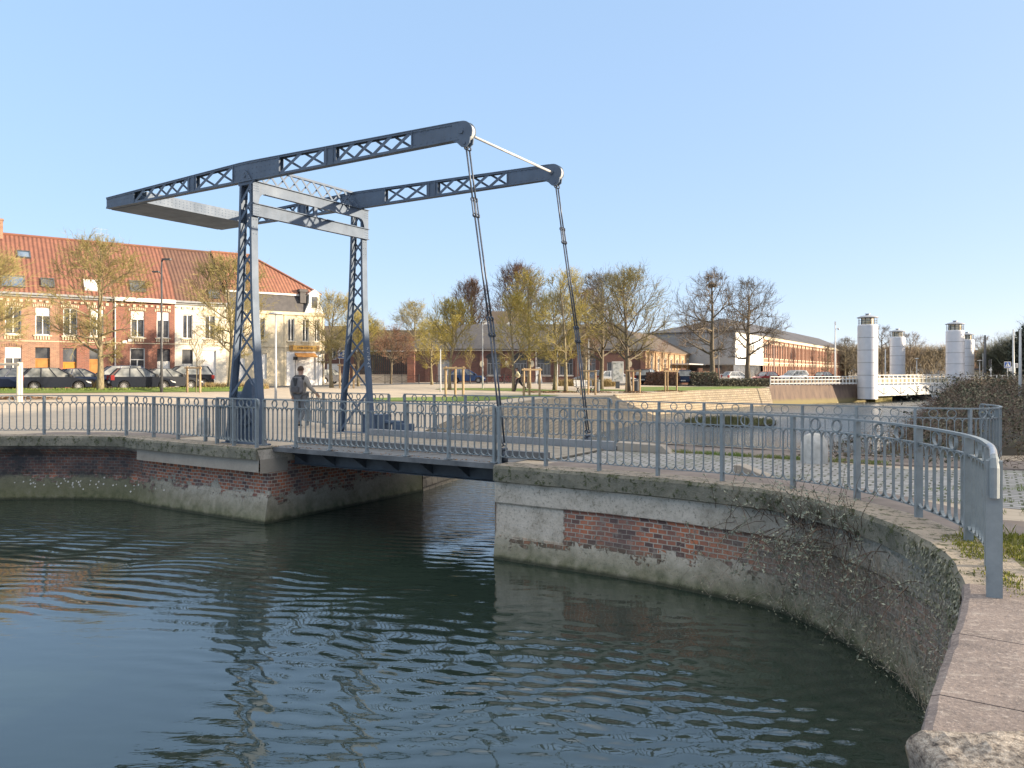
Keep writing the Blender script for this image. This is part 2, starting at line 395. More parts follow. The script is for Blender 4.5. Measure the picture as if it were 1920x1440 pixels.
m.b.inputs['IOR'].default_value = 2.0
WATERM = m.fin(m.ramp(m.noise(v, .5, 3), [(.3,(.015,.026,.021)),(.7,(.022,.036,.028))]), m.math('ADD', .012, m.math('MULTIPLY', far2, .27)), 0, .5)
mb = MB(); mb.add([(-60,-8,-1.6),(150,-8,-1.6),(150,215,-1.6),(-60,215,-1.6)], [(0,1,2,3)])
struct('water', mb, WATERM)

# ground --------------------------------------------------------------
m = NT('plaza_ground'); v = m.coord('Object', rot=(0,0,.555))
br = m.n('ShaderNodeTexBrick', Vector=v, Color1=(.44,.37,.285,1), Color2=(.36,.305,.235,1), Mortar=(.28,.235,.18,1), Scale=1.0, Mortar_Size=.012, Brick_Width=.62, Row_Height=.26)
f = m.noise(m.coord('Object'), .35, 8, .7)
m.bump(br.outputs['Fac'], -.25, .015)
GROUNDM = m.fin(m.mix(m.ramp(f, [(.3,.55),(.7,.05)]), br.outputs[0], (.52,.43,.315)), .9)
sheet('ground', [(-3000,-800),(3000,-800),(3000,3500),(-3000,3500)], GROUNDM, 0.0, 2.2, [HOLE], box=(-48,60,2,110))

m = NT('cobble_setts'); v = m.coord('Object', rot=(0,0,-UROT))
br = m.n('ShaderNodeTexBrick', Vector=v, Color1=(.36,.35,.34,1), Color2=(.25,.24,.235,1), Mortar=(.075,.08,.05,1), Scale=1.0, Mortar_Size=.022, Mortar_Smooth=.5, Brick_Width=.24, Row_Height=.16)
f = m.noise(m.coord('Object'), .9, 6, .7)
m.bump(br.outputs['Fac'], -.9, .03)
COBBLE = m.fin(m.mix(m.ramp(f, [(.5,0.0),(.72,.75)]), br.outputs[0], (.09,.105,.045)), .85)
PAVE = simple('pavement_brown', (.235,.195,.17), (.17,.14,.12), 2.5, .9, .25)
QUAYROAD = [uv(6.5,.75), uv(8,.75), uv(9.4,.6), (4.6,10.7), (5.4,9.6), (6.2,8.9), (9,8.3), (16,7.6), (40,6), (40,9.4), (16,12), (11.5,13.0), uv(12.5,2.9), uv(11,3.35), uv(9,3.45), uv(6.5,3.4)]
sheet('cobbled_road', QUAYROAD, COBBLE, .004, 1.5)
# pavement along the near railing and along the far railing
PV = [p for p in RW[2:37]]
INN = offset2(PV, 1.05)
def ribbon(name, path, d0, d1, z, mat, kind='structure', thick=0.0):
    a = offset2(path, d0); b = offset2(path, d1); mb = MB(); n = len(path); vs = []; fs = []
    for i in range(n): vs += [(a[i][0],a[i][1],z),(b[i][0],b[i][1],z),(b[i][0],b[i][1],z-thick-.3)]
    for i in range(n-1): fs += [(i*3,i*3+3,i*3+4,i*3+1),(i*3+1,i*3+4,i*3+5,i*3+2)]
    mb.add(vs, fs); return mb.build(name, mat, kind=kind, uvbox=False)
ribbon('pavement', PV, .42, 1.25, .012, PAVE)
FP = [uv(6.4,4.35), uv(8,4.35), uv(10,4.3), uv(12,4.2), (9.2,13.2), (13,13.3), (40,10.5)]
ribbon('far_pavement', FP, .55, -.85, .03, PAVE)
LP = LW[4:44]
ribbon('quay_pavement', LP[:26], -.45, -1.4, .01, PAVE)
PATH = [(5.0,8.6),(6.3,8.0),(10,7.2),(30,5.6),(30,4.9),(10,6.3),(5.6,7.3),(4.7,7.7)]
sheet('path', PATH, simple('earth_path', (.255,.205,.165), (.20,.16,.13), 1.8, .95, .2), .006, 1.0)
KERB = [(4.95,8.75),(6.25,8.15),(10,7.35),(30,5.75)]

# grass and moss --------------------------------------------------------
SOIL = simple('bare_soil', (.15,.115,.085), (.10,.08,.055), 3, .95, .4)
def terr_strip(name, pts, dz, mat=GRASS, grid=2.0, hump=0.0):
    cx = sum(p[0] for p in pts)/len(pts); cy = sum(p[1] for p in pts)/len(pts)
    zf = gz
    if hump:
        def zf(x, y):
            d = min(seg_d(x, y, pts[i], pts[(i+1)%len(pts)]) for i in range(len(pts)))
            return gz(x, y) + hump*smooth(d/1.1)
    return sheet(name, pts, mat, dz, grid, (), 'stuff', zf)
def seg_d(x, y, a, b):
    ax, ay = a[:2]; bx, by = b[:2]; L = (bx-ax)**2+(by-ay)**2
    t = max(0, min(1, ((x-ax)*(bx-ax)+(y-ay)*(by-ay))/L)); return hypot(x-ax-t*(bx-ax), y-ay-t*(by-ay))
def on(px, Y): return (xat(px, Y), Y)
VERGE = [on(-120,43.5), on(60,44.2), on(200,45.5), on(330,47.0), on(480,49.5), on(480,51.4), on(330,49.4), on(200,48.0), on(60,46.8), on(-120,46.4)]
o = terr_strip('grass_verge', VERGE, .02, GRASS, .6, .20)
tag(o, 'bright green raised grass verge running in front of the parked cars', 'grass', kind='stuff')
LAWNS = [([on(690,39.5), on(860,41), on(935,43), on(965,46.5), on(1050,50.5), on(1020,52), on(820,46), on(690,43)], 'grass patch behind the far railing with young staked trees'),
         ([on(815,58), on(985,58), on(1090,60), on(985,64), on(900,63), on(830,61)], 'thin oval grass patch in the middle of the pale square'),
         ([on(1200,63), on(1238,63), on(1312,67), on(1368,70.3), on(1424,74.4), on(1440,80), on(1380,82), on(1200,76)], 'lawn sloping down to the far quay wall'),
         ([on(1085,62), on(1180,62), on(1190,66), on(1090,66)], 'small grass strip below the street advertising panel')]
for P, lb in LAWNS:
    o = terr_strip('lawn', P, .02, GRASS, 1.6, .06); tag(o, lb, 'grass', kind='stuff')
ROADP = [(-60,38.5), (-43,49.2), (-30,51.6), (-22,56), (-16,64.5), (-10,76), (0,82), (20,82), (34,98), (34,104), (18,88), (-2,88), (-12,84), (-18.5,73), (-24,64.5), (-37,54.5), (-60,45)]
sheet('road', ROADP, ASPH, .012, 3.0)
mb = MB()
rr = random.Random(11)
def blades(mb, x, y, z, n, r, h, w=.006, mi=0):
    for _ in range(n):
        a = rr.uniform(0, 2*pi); q = r*sqrt(rr.random()); bx, by = x+q*cos(a), y+q*sin(a); t = rr.uniform(0, 2*pi); hh = h*rr.uniform(.5,1.2)
        dx, dy = cos(t)*w, sin(t)*w; lx, ly = rr.uniform(-.5,.5)*hh, rr.uniform(-.5,.5)*hh
        mb.add([(bx-dx,by-dy,z),(bx+dx,by+dy,z),(bx+lx*.4+dx*.6,by+ly*.4+dy*.6,z+hh*.6),(bx+lx,by+ly,z+hh)], [(0,1,2,3)], mi)
for i in range(520):                                        # verge tufts: an uneven upper edge
    t = rr.random(); k = rr.randrange(4); a = VERGE[k]; b = VERGE[k+1]
    x = a[0]+(b[0]-a[0])*t; y = a[1]+(b[1]-a[1])*t+rr.uniform(.7,2.2)
    blades(mb, x, y, gz(x,y)+.15, 7, .22, .14, .02)
tag(mb.build('grass_tufts', BLADE, uvbox=False), 'loose grass tufts standing on the raised verge', 'grass', kind='stuff')

# moss and weeds beside the last railing post
m_moss = MB()
MOSSP = [(3.66,5.9), (3.86,6.4), (4.02,6.9), (4.25,7.5), (4.75,7.75), (5.6,7.2), (10,6.2), (10,4.6), (5.6,4.6), (4.3,4.9), (3.95,5.1), (3.56,5.45)]
MOSSG = NT('mossy_soil'); v = MOSSG.coord('Object'); f = MOSSG.noise(v, 2.2, 8, .75); g = MOSSG.noise(v, 26, 4, .7)
MOSSG.bump(MOSSG.math('ADD', f, MOSSG.math('MULTIPLY', g, .5)), .8, .04)
MOSSGM = MOSSG.fin(MOSSG.mix(MOSSG.ramp(g, [(.4,0.),(.7,.6)]), MOSSG.ramp(f, [(.36,(.21,.20,.04)),(.5,(.12,.125,.03)),(.58,(.15,.12,.09)),(.7,(.19,.155,.125))]), (.06,.05,.035)), .95)
o = sheet('mossy_ground', MOSSP, MOSSGM, .016, .5, kind='structure')
for i in range(1900):
    x = rr.uniform(3.5,6.5); y = rr.uniform(4.7,7.7)
    if not inpoly(x, y, MOSSP): continue
    if mnoise.noise(Vector((x*1.3, y*1.3, 0))) < -.08: continue
    blades(m_moss, x, y, .015, 12, .08, .032, .006)
for i in range(60):
    x = rr.uniform(4.3,8.0); y = rr.uniform(6.0,7.6)
    if inpoly(x, y, MOSSP): blades(m_moss, x, y, .015, 18, .10, .13, .005)
tag(m_moss.build('moss', MOSSM, uvbox=False), 'yellow-green moss and short weeds around the last railing post', 'moss', kind='stuff')
m_j = MB()
for i in range(420):                                        # grass in the road joints and along the far kerb
    if i < 200: u_ = rr.uniform(6.7,12); q = uv(u_, 3.42+rr.gauss(0,.06)); z = .01; h = .07
    elif i < 330: q = (rr.uniform(5.4,9.0), rr.choice([10.6,9.5,8.75])+rr.gauss(0,.09)); z = .008; h = .05
    else: q = (rr.uniform(7.4,9.5), rr.uniform(8.4,12.0)); z = .008; h = .04
    blades(m_j, q[0], q[1], z, 12, .10, h, .005)
tag(m_j.build('joint_grass', BLADE, uvbox=False), 'tufts of grass growing in the cobble joints and along the far kerb', 'grass', kind='stuff')
m_d = MB()
for c in [on(1010,56), on(1050,57), on(1120,58), on(1190,58.5), on(1257,62.5), on(20,36), on(60,36)]:
    for i in range(140):
        a = rr.uniform(0,2*pi); q = 1.3*sqrt(rr.random()); x, y = c[0]+q*cos(a), c[1]+q*sin(a)*.8; z = gz(x,y)+.02+.09*(1-q/1.3); t = rr.uniform(0,6.3); s_ = rr.uniform(.06,.13)
        m_d.add([(x-s_*cos(t),y-s_*sin(t),z),(x+s_*sin(t),y-s_*cos(t),z+.05),(x+s_*cos(t),y+s_*sin(t),z+.01),(x-s_*sin(t),y+s_*cos(t),z+.04)], [(0,1,2,3)])
for i in range(340):                                        # litter on the deck and by the kerb
    q = uv(rr.uniform(.3,6.0), rr.choice([.62,-.12,3.3])+rr.gauss(0,.06)); s_ = rr.uniform(.012,.03); t = rr.uniform(0,6)
    m_d.add([(q[0]-s_*cos(t),q[1]-s_*sin(t),.035),(q[0]+s_*sin(t),q[1]-s_*cos(t),.045),(q[0]+s_*cos(t),q[1]+s_*sin(t),.036),(q[0]-s_*sin(t),q[1]+s_*cos(t),.05)], [(0,1,2,3)])
tag(m_d.build('leaf_litter', simple('dead_leaves', (.27,.16,.08), (.17,.10,.055), 20, .9), uvbox=False), 'brown dead leaves scattered under the young trees and on the bridge deck', 'leaves', kind='stuff')

# quay walls ----------------------------------------------------------
def oldwall(name, corner_u=1.25, soot=0.0, green=.4, plaster=.55, z_top=-.62, z_low=-1.06, planty=None):
    m = NT(name); v = m.coord('UV'); o = m.coord('Object')
    sp = m.n('ShaderNodeSeparateXYZ'); m.l(v, sp.inputs[0]); U, Z = sp.outputs[0], sp.outputs[1]
    wob = m.n('ShaderNodeVectorMath', {'operation':'ADD'}); m.l(v, wob.inputs[0])
    wn_ = m.n('ShaderNodeTexNoise', Vector=o, Scale=3.0, Detail=2.0); sc = m.n('ShaderNodeVectorMath', {'operation':'SCALE'}); m.l(wn_.outputs['Color'], sc.inputs[0]); sc.inputs['Scale'].default_value = .035; m.l(sc.outputs[0], wob.inputs[1])
    br = m.n('ShaderNodeTexBrick', Vector=wob.outputs[0], Color1=(.55,.18,.085,1), Color2=(.19,.10,.085,1), Mortar=(.52,.45,.37,1), Scale=1.0, Mortar_Size=.0105, Mortar_Smooth=.2, Bias=-.05, Brick_Width=.150, Row_Height=.075)
    n1 = m.noise(o, 1.3, 8, .7); n2 = m.noise(o, 5.5, 7, .72); n3 = m.noise(o, 22, 5, .7); n4 = m.noise(o, .7, 4, .6)
    cell = m.n('ShaderNodeTexBrick', Vector=wob.outputs[0], Color1=(0,0,0,1), Color2=(1,1,1,1), Mortar=(.5,.5,.5,1), Scale=1.0, Mortar_Size=.004, Bias=0.0, Brick_Width=.150, Row_Height=.075).outputs[0]
    plast = m.ramp(m.noise(o, 2.4, 9, .72), [(.3,(.66,.59,.50)),(.5,(.54,.48,.40)),(.62,(.38,.335,.27)),(.78,(.20,.175,.135))])
    plast = m.mix(m.ramp(n3, [(.50,0.),(.70,.5)]), plast, (.16,.14,.11))
    bcol = m.mix(m.ramp(n4, [(.50,0.),(.66,.55)]), br.outputs[0], (.15,.115,.11))
    bcol = m.mix(m.ramp(cell, [(.70,0.),(.86,.55)]), bcol, (.075,.06,.062))
    col = m.mix(m.ramp(n2, [(.55,0.),(.66,.7)]), bcol, (.32,.275,.235))
    zn = m.math('ADD', Z, m.math('MULTIPLY', m.math('SUBTRACT', n1, .5), 1.35))
    zn = m.math('ADD', zn, m.math('MULTIPLY', m.math('SUBTRACT', n2, .5), .45))
    zn = m.math('ADD', zn, m.math('MULTIPLY', m.math('SUBTRACT', cell, .5), .16))
    def above(x, t, w): return m.n('ShaderNodeMapRange', Value=x, From_Min=t-w, From_Max=t+w).outputs[0]
    low = m.math('SUBTRACT', 1.0, above(zn, z_low, .015))
    col = m.mix(low, col, plast)
    un = m.math('ADD', U, m.math('MULTIPLY', m.math('SUBTRACT', n2, .5), .35))
    corner = m.math('MULTIPLY', m.math('SUBTRACT', 1.0, above(un, corner_u, .015)), above(Z, -1.2, .03))
    col = m.mix(corner, col, plast)
    topm = above(m.math('ADD', Z, m.math('MULTIPLY', m.math('SUBTRACT', n2, .5), .10)), z_top, .008)
    col = m.mix(topm, col, plast)
    if soot:
        col = m.mix(m.math('MULTIPLY', low, m.math('ADD', .28, m.math('MULTIPLY', above(m.math('ADD', U, m.math('MULTIPLY', n1, 2.0)), 5.0, 1.2), .6))), col, m.ramp(n2, [(.3,(.17,.16,.10)),(.6,(.10,.105,.06)),(.75,(.28,.25,.19))]))
        hi = m.math('MULTIPLY', above(m.math('ADD', Z, m.math('MULTIPLY', m.math('SUBTRACT', n2, .5), .2)), -1.02, .06), m.ramp(n1, [(.40,.95),(.66,.45)]))
        col = m.mix(m.math('MULTIPLY', hi, above(m.math('ADD', U, m.math('MULTIPLY', n1, 2.0)), soot, .7)), col, (.055,.052,.055))
    if planty: col = m.mix(m.math('MULTIPLY', above(m.math('ADD', U, m.math('MULTIPLY', n1, 1.5)), planty, .8), m.ramp(n2, [(.35,.95),(.7,.45)])), col, m.ramp(n3, [(.35,(.12,.125,.09)),(.5,(.24,.225,.185)),(.68,(.46,.42,.37))]))
    za = m.math('ADD', Z, m.math('MULTIPLY', m.math('SUBTRACT', n2, .5), .5))
    alg = m.math('SUBTRACT', 1.0, m.n('ShaderNodeMapRange', Value=za, From_Min=-1.60, From_Max=-1.05).outputs[0])
    col = m.mix(m.math('MULTIPLY', alg, .92), col, m.ramp(n2, [(.35,(.06,.075,.028)),(.5,(.13,.135,.06)),(.65,(.21,.20,.12))]))
    col = m.mix(m.ramp(n3, [(.55,0.),(.72,green)]), col, (.055,.06,.035))
    wet = m.math('SUBTRACT', 1.0, above(m.math('ADD', Z, m.math('MULTIPLY', m.math('SUBTRACT', n2, .5), .08)), -1.54, .03))
    col = m.mix(m.math('MULTIPLY', wet, .8), col, (.018,.022,.014))
    hb = m.math('ADD', m.math('MULTIPLY', m.math('MULTIPLY', br.outputs['Fac'], m.math('SUBTRACT', 1.0, m.math('MAXIMUM', corner, m.math('MAXIMUM', low, topm)))), -1.0), m.math('ADD', m.math('MULTIPLY', n3, .6), m.math('MULTIPLY', m.math('MAXIMUM', m.math('MAXIMUM', low, topm), corner), .9)))
    m.bump(hb, .9, .022)
    return m.fin(col, .9)
def wallstrip(mb, path, prof, out=1, mi=0):
    n = len(path); off = [offset2(path, out*d) for d, z in prof]; cum = [0.0]; k = len(prof)
    for i in range(1, n): cum.append(cum[-1]+hypot(path[i][0]-path[i-1][0], path[i][1]-path[i-1][1]))
    if mb.uvs is None: mb.uvs = []
    vs = []; fs = []
    for i in range(n):
        for j, (d, z) in enumerate(prof): vs.append((off[j][i][0], off[j][i][1], z)); mb.uvs.append((cum[i], z))
    for i in range(n-1):
        for j in range(k-1): fs.append((i*k+j, i*k+j+1, (i+1)*k+j+1, (i+1)*k+j) if out > 0 else (i*k+j, (i+1)*k+j, (i+1)*k+j+1, i*k+j+1))
    mb.add(vs, fs, mi); return mb
def fine(path, step=.4):
    out = [path[0]]
    for a, b in zip(path, path[1:]):
        L = hypot(b[0]-a[0], b[1]-a[1]); n = max(1, int(L/step))
        for i in range(1, n+1): out.append((a[0]+(b[0]-a[0])*i/n, a[1]+(b[1]-a[1])*i/n))
    return out
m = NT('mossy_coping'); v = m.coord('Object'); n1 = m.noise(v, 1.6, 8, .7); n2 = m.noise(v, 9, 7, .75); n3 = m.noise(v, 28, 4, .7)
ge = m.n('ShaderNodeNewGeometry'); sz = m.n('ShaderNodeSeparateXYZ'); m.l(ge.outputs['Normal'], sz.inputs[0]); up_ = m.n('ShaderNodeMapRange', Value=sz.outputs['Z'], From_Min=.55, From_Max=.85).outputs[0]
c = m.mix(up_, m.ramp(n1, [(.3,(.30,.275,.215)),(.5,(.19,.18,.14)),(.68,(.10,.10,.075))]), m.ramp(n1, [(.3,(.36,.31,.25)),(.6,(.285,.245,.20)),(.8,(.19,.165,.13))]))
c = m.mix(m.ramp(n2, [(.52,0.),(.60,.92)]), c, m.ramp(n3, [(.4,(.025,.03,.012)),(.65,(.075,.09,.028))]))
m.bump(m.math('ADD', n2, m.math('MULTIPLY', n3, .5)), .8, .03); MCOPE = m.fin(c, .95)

RWALL = oldwall('right_wall_masonry', corner_u=1.35, z_low=-1.16, green=.5, planty=5.0)
LWALL = oldwall('left_wall_masonry', corner_u=-9, soot=5.6, green=.35, z_top=-.30, z_low=-1.0)
def quay_wall(name, label, loc):
    return thing(name, label, 'quay wall', loc)
qr = quay_wall('quay_wall', 'curved brick quay wall on the right with flaking grey render and a dark mossy coping', (uv(6.18,-.28)[0], uv(6.18,-.28)[1], -1.5))
OFFR = tuple(qr.location)
path = fine(RW, .3)
mb = wallstrip(MB(), path, [(-.02,-.02),(0,-.27),(.0,-.62),(-.04,-.66),(-.02,-1.1),(.05,-1.6),(.08,-2.4)], -1)
inner = fine([uv(6.20,4.95), uv(6.18,-.28)], .5)
wallstrip(mb, inner, [(0,-.02),(0,-.6),(0,-1.6),(0,-2.4)], -1)
mb.build('masonry', RWALL, qr, OFFR)
iC = min(range(len(path)), key=lambda i: hypot(path[i][0]-3.45, path[i][1]-5.72))
cp = path[:iC+1]
mb = wallstrip(MB(), cp, [(-.46,-.05),(-.46,.02),(.045,.02),(.07,-.03),(.07,-.25),(-.03,-.285)], -1); mb.uvs = None
for i, p in enumerate(mb.v):                                  # broken, crumbling edge
    k = mnoise.noise(Vector(p)*2.6)*.028 + mnoise.noise(Vector(p)*9)*.012
    mb.v[i] = (p[0]+k, p[1]+k*.4, p[2]+(mnoise.noise(Vector(p)*4+Vector((7,0,0)))*.012 if i % 6 in (2,3,4) else 0))
mb.f.append((5,4,3,2,1,0)); mb.m.append(0)
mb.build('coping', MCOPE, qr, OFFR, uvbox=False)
sp = path[iC:]
SLABM = NT('worn_slab'); v = SLABM.coord('Object'); n1 = SLABM.noise(v, 1.3, 9, .72); n2 = SLABM.noise(SLABM.coord('Object', (1,2.2,1), (0,0,.5)), 6, 7, .75); n3 = SLABM.noise(v, 40, 4, .7)
c = SLABM.ramp(n1, [(.3,(.25,.205,.18)),(.5,(.195,.16,.145)),(.62,(.13,.108,.10)),(.78,(.235,.20,.175))]); c = SLABM.mix(SLABM.ramp(n2, [(.55,0.),(.70,.8)]), c, (.36,.32,.285)); c = SLABM.mix(SLABM.ramp(n2, [(.28,.6),(.42,0.)]), c, (.06,.05,.048))
c = SLABM.mix(SLABM.ramp(n3, [(.56,0.),(.66,.5)]), c, (.45,.40,.36)); c = SLABM.mix(SLABM.ramp(n3, [(.34,.6),(.44,0.)]), c, (.07,.06,.055))
SLABM.bump(SLABM.math('ADD', n2, SLABM.math('MULTIPLY', n3, .6)), .55, .015); SLAB = SLABM.fin(c, .9)
seg = 0; i0 = 0
lens = [0.0]
for a, b in zip(sp, sp[1:]): lens.append(lens[-1]+hypot(b[0]-a[0], b[1]-a[1]))
cuts = [0, 1.35, 2.42, 3.4, 99]
def at_len(t):
    for i in range(len(lens)-1):
        if lens[i+1] >= t:
            k = (t-lens[i])/(lens[i+1]-lens[i]); return (sp[i][0]+(sp[i+1][0]-sp[i][0])*k, sp[i][1]+(sp[i+1][1]-sp[i][1])*k)
    return sp[-1]
for a, b in zip(cuts, cuts[1:]):
    b = min(b, lens[-1])
    if a >= b: break
    pp = [at_len(a+.006+(b-a-.012)*k/10) for k in range(11)]; mb = MB()
    prof = [(.05,-.26),(.065,-.03),(.05,.015),(.01,.03),(-.3,.032),(-.7,.03),(-1.02,.02),(-1.05,-.1)]
    wallstrip(mb, pp, prof, -1); mb.uvs = None
    k = len(prof); mb.f += [tuple(range(k)), tuple(10*k+j for j in range(k))[::-1]]; mb.m += [0,0]
    for i, p in enumerate(mb.v):
        q = Vector(p); d = mnoise.noise(q*3.0)*.006+mnoise.noise(q*11)*.006
        mb.v[i] = (p[0]+d, p[1]-d*.5, p[2]+mnoise.noise(q*5)*.006)
    mb.build('coping_slab', SLAB, qr, OFFR, uvbox=False)

ql = quay_wall('quay_wall', 'curved brick quay wall on the left, sooty black at one end, with corbelled concrete coping', (uv(.42,-.58)[0], uv(.42,-.58)[1], -1.5))
OFFL = tuple(ql.location)
pl = fine(LW[1:], .35); pl0 = fine([LW[0], LW[1]], .35); fullL = pl0[:-1]+pl
mb = wallstrip(MB(), fullL, [(-.02,-.02),(-.12,-.3),(-.34,-.5),(-.34,-.98),(-.30,-1.05),(-.20,-1.6),(-.16,-2.4)], 1)
innerL = fine([uv(.42,-.24), uv(.42,4.95)], .5); nF = len(mb.v)
wallstrip(mb, innerL, [(0,-.02),(0,-.3),(0,-.5),(0,-.98),(0,-1.05),(.02,-1.6),(.02,-2.4)], -1)
for j in range(6): mb.f.append((nF+j, nF+j+1, j+1, j)); mb.m.append(0)
mb.build('masonry', LWALL, ql, OFFL)
mb = wallstrip(MB(), fullL, [(-.6,-.05),(-.6,.02),(.0,.02),(.02,-.03),(.02,-.22),(-.1,-.24)], 1); mb.uvs = None
for i, p in enumerate(mb.v):
    k = mnoise.noise(Vector(p)*2.4)*.03+mnoise.noise(Vector(p)*8)*.012; mb.v[i] = (p[0]+k*.3, p[1]-k, p[2])
mb.f.append((0,1,2,3,4,5)); mb.m.append(0)
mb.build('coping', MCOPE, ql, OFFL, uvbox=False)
n_c = next(i for i, p in enumerate(fullL) if p[0] < -9.3)
mb = wallstrip(MB(), fullL[:n_c], [(-.06,-.22),(-.05,-.49),(-.31,-.52),(-.5,-.45)], 1)
mb.uvs = None
mb.add([(*uv(.43,-.5),-.225),(*uv(.43,.25),-.225),(*uv(.43,.25),-.52),(*uv(.43,-.5),-.52),(*uv(.1,.25),-.225),(*uv(.1,.25),-.52)], [(0,1,2,3),(1,4,5,2)])
mb.build('corbel', CONCM, ql, OFFL, uvbox=False)
# white dabs on the low rendered ledge of the left wall
mb = MB()
for i in range(46):
    t = rr.gauss(0,1); k = min(range(len(fullL)), key=lambda j: abs(fullL[j][0]-(-10.6+t*.9-(1.6 if i % 5 == 0 else 0))))
    p = offset2(fullL, -.12)[k]; z = -1.17+rr.gauss(0,.07); s_ = rr.uniform(.012,.028)
    dx = rr.uniform(-.2,.2)
    mb.add([(p[0]+dx-s_,p[1]-.06,z),(p[0]+dx,p[1]-.07,z-s_),(p[0]+dx+s_,p[1]-.06,z),(p[0]+dx,p[1]-.05,z+s_)], [(0,1,2,3)])
mb.build('white_stain', STONE, ql, OFFL, uvbox=False)

# quay on the near side, under the photographer, with its rough corner stone
mb = wallstrip(MB(), fine([RW[-1]]+NEARQ+[LW[-1]], 1.5), [(0,0),(.02,-.6),(.06,-2.4)], -1)
q3 = quay_wall('quay_wall', 'near quay wall below the photographer, mostly out of frame behind the rough stone', (1.45,2.75,-1.5)); mb.build('masonry', LWALL, q3, tuple(q3.location))
bm = bmesh.new(); bmesh.ops.create_cube(bm, size=1); bmesh.ops.subdivide_edges(bm, edges=bm.edges[:], cuts=14, use_grid_fill=True)
for vt in bm.verts:
    c = vt.co; ax = c.copy(); r = .06
    c.x *= .95; c.y *= .46; c.z *= .34
    for k, lim in ((0,.475),(1,.23),(2,.17)):
        over = abs(c[k])-(lim-r)
    d = Vector((max(abs(c.x)-.415,0), max(abs(c.y)-.17,0), max(abs(c.z)-.11,0)))
    if d.length > .06:
        k = .06/d.length; c.x = math.copysign(min(abs(c.x),.415)+d.x*k, c.x); c.y = math.copysign(min(abs(c.y),.17)+d.y*k, c.y); c.z = math.copysign(min(abs(c.z),.11)+d.z*k, c.z)
    n = Vector((mnoise.noise(c*4), mnoise.noise(c*4+Vector((9,0,0))), mnoise.noise(c*4+Vector((0,9,0)))))
    vt.co = c+n*.028+c.normalized()*mnoise.noise(c*15)*.016
me = bpy.data.meshes.new('rough_stone'); bm.to_mesh(me); bm.free()
ROUGH = NT('rough_stone'); v = ROUGH.coord('Object'); n1 = ROUGH.noise(v, 6, 8, .75); n2 = ROUGH.noise(v, 30, 5, .75); n3 = ROUGH.noise(v, 3.2, 4)
c = ROUGH.ramp(n2, [(.36,(.06,.05,.045)),(.48,(.26,.225,.19)),(.64,(.50,.45,.39))]); c = ROUGH.mix(ROUGH.ramp(n3, [(.56,0.),(.66,.75)]), c, (.34,.22,.07)); ROUGH.bump(ROUGH.math('ADD', n1, n2), 1.0, .03); me.materials.append(ROUGH.fin(c, .95))
o = bpy.data.objects.new('rough_stone', me); COL.objects.link(o); o.location = (2.02,2.80,.05); o.rotation_euler = (.02,-.02,-.12)
tag(o, 'rough lichen-spotted stone block at the bottom right corner beside the slabs', 'stone')

# sloping cobbled bank and quay of the far left side; slope of the right bank
def lerp_path(A, B, n): return [[(A[i][0]+(B[i][0]-A[i][0])*k/n, A[i][1]+(B[i][1]-A[i][1])*k/n) for k in range(n+1)] for i in range(len(A))]
def bank(name, T, B, zt, zb, mat, split, nseg=6, rough=0):
    mb = MB(); n = 6; Tf = []; Bf = []
    for i in range(len(T)-1):
        for k in range(nseg): t = k/nseg; Tf.append((T[i][0]+(T[i+1][0]-T[i][0])*t, T[i][1]+(T[i+1][1]-T[i][1])*t)); Bf.append((B[i][0]+(B[i+1][0]-B[i][0])*t, B[i][1]+(B[i+1][1]-B[i][1])*t))
    Tf.append(T[-1]); Bf.append(B[-1]); vs = []; fs = []; mb.uvs = []; s = 0
    for i in range(len(Tf)):
        if i: s += hypot(Tf[i][0]-Tf[i-1][0], Tf[i][1]-Tf[i-1][1])
        w = hypot(Tf[i][0]-Bf[i][0], Tf[i][1]-Bf[i][1])
        for k in range(n+1):
            t = k/n; x = Tf[i][0]+(Bf[i][0]-Tf[i][0])*t; y = Tf[i][1]+(Bf[i][1]-Tf[i][1])*t
            z0 = (gz(x,y) if zt is None else zt); vs.append((x,y,z0+(zb-z0)*t)); mb.uvs.append((s, -max(w,1.5)*t))
    for i in range(len(Tf)-1):
        for k in range(n): fs.append((i*(n+1)+k, i*(n+1)+k+1, (i+1)*(n+1)+k+1, (i+1)*(n+1)+k))
    mb.add(vs, fs); return mb.build(name, mat)
m = NT('stone_bank'); v = m.coord('UV'); o = m.coord('Object')
br = m.n('ShaderNodeTexBrick', Vector=v, Color1=(.32,.265,.195,1), Color2=(.22,.185,.14,1), Mortar=(.12,.10,.075,1), Scale=1.0, Mortar_Size=.02, Mortar_Smooth=.4, Brick_Width=.42, Row_Height=.2)
f = m.noise(o, .6, 7, .7); g = m.noise(o, 3.5, 5, .7); m.bump(m.math('ADD', m.math('MULTIPLY', br.outputs['Fac'], -1.), g), .9, .05)
BANKM = m.fin(m.mix(m.ramp(f, [(.4,0.),(.75,.7)]), br.outputs[0], (.20,.165,.10)), .9)
o = bank('cobbled_bank', BANK_T[:5], BANK_B[:5], None, -1.9, BANKM, 0); o['kind'] = 'structure'
fq = quay_wall('quay_wall', 'far sunlit stone quay wall below the lawn, with a darker brown stretch towards the lift bridge', (25,74.6,-1.5))
mb = MB()
def vert_wall(T, B, z0=0.0, h=.12):
    return wallstrip(MB(), fine(T, 2.0), [(0,z0+h),(.12,-.3),(.4,-1.5),(.5,-2.4)], -1)
mb = vert_wall(BANK_T[4:7], None, .02, .05); mb.build('masonry', BANKM, fq, tuple(fq.location))
DARKQ = NT('stained_quay'); v = DARKQ.coord('UV'); o2 = DARKQ.coord('Object'); f = DARKQ.noise(o2, .8, 7, .7); g = DARKQ.noise(DARKQ.coord('UV',(1,.25,1)), 2.5, 5)
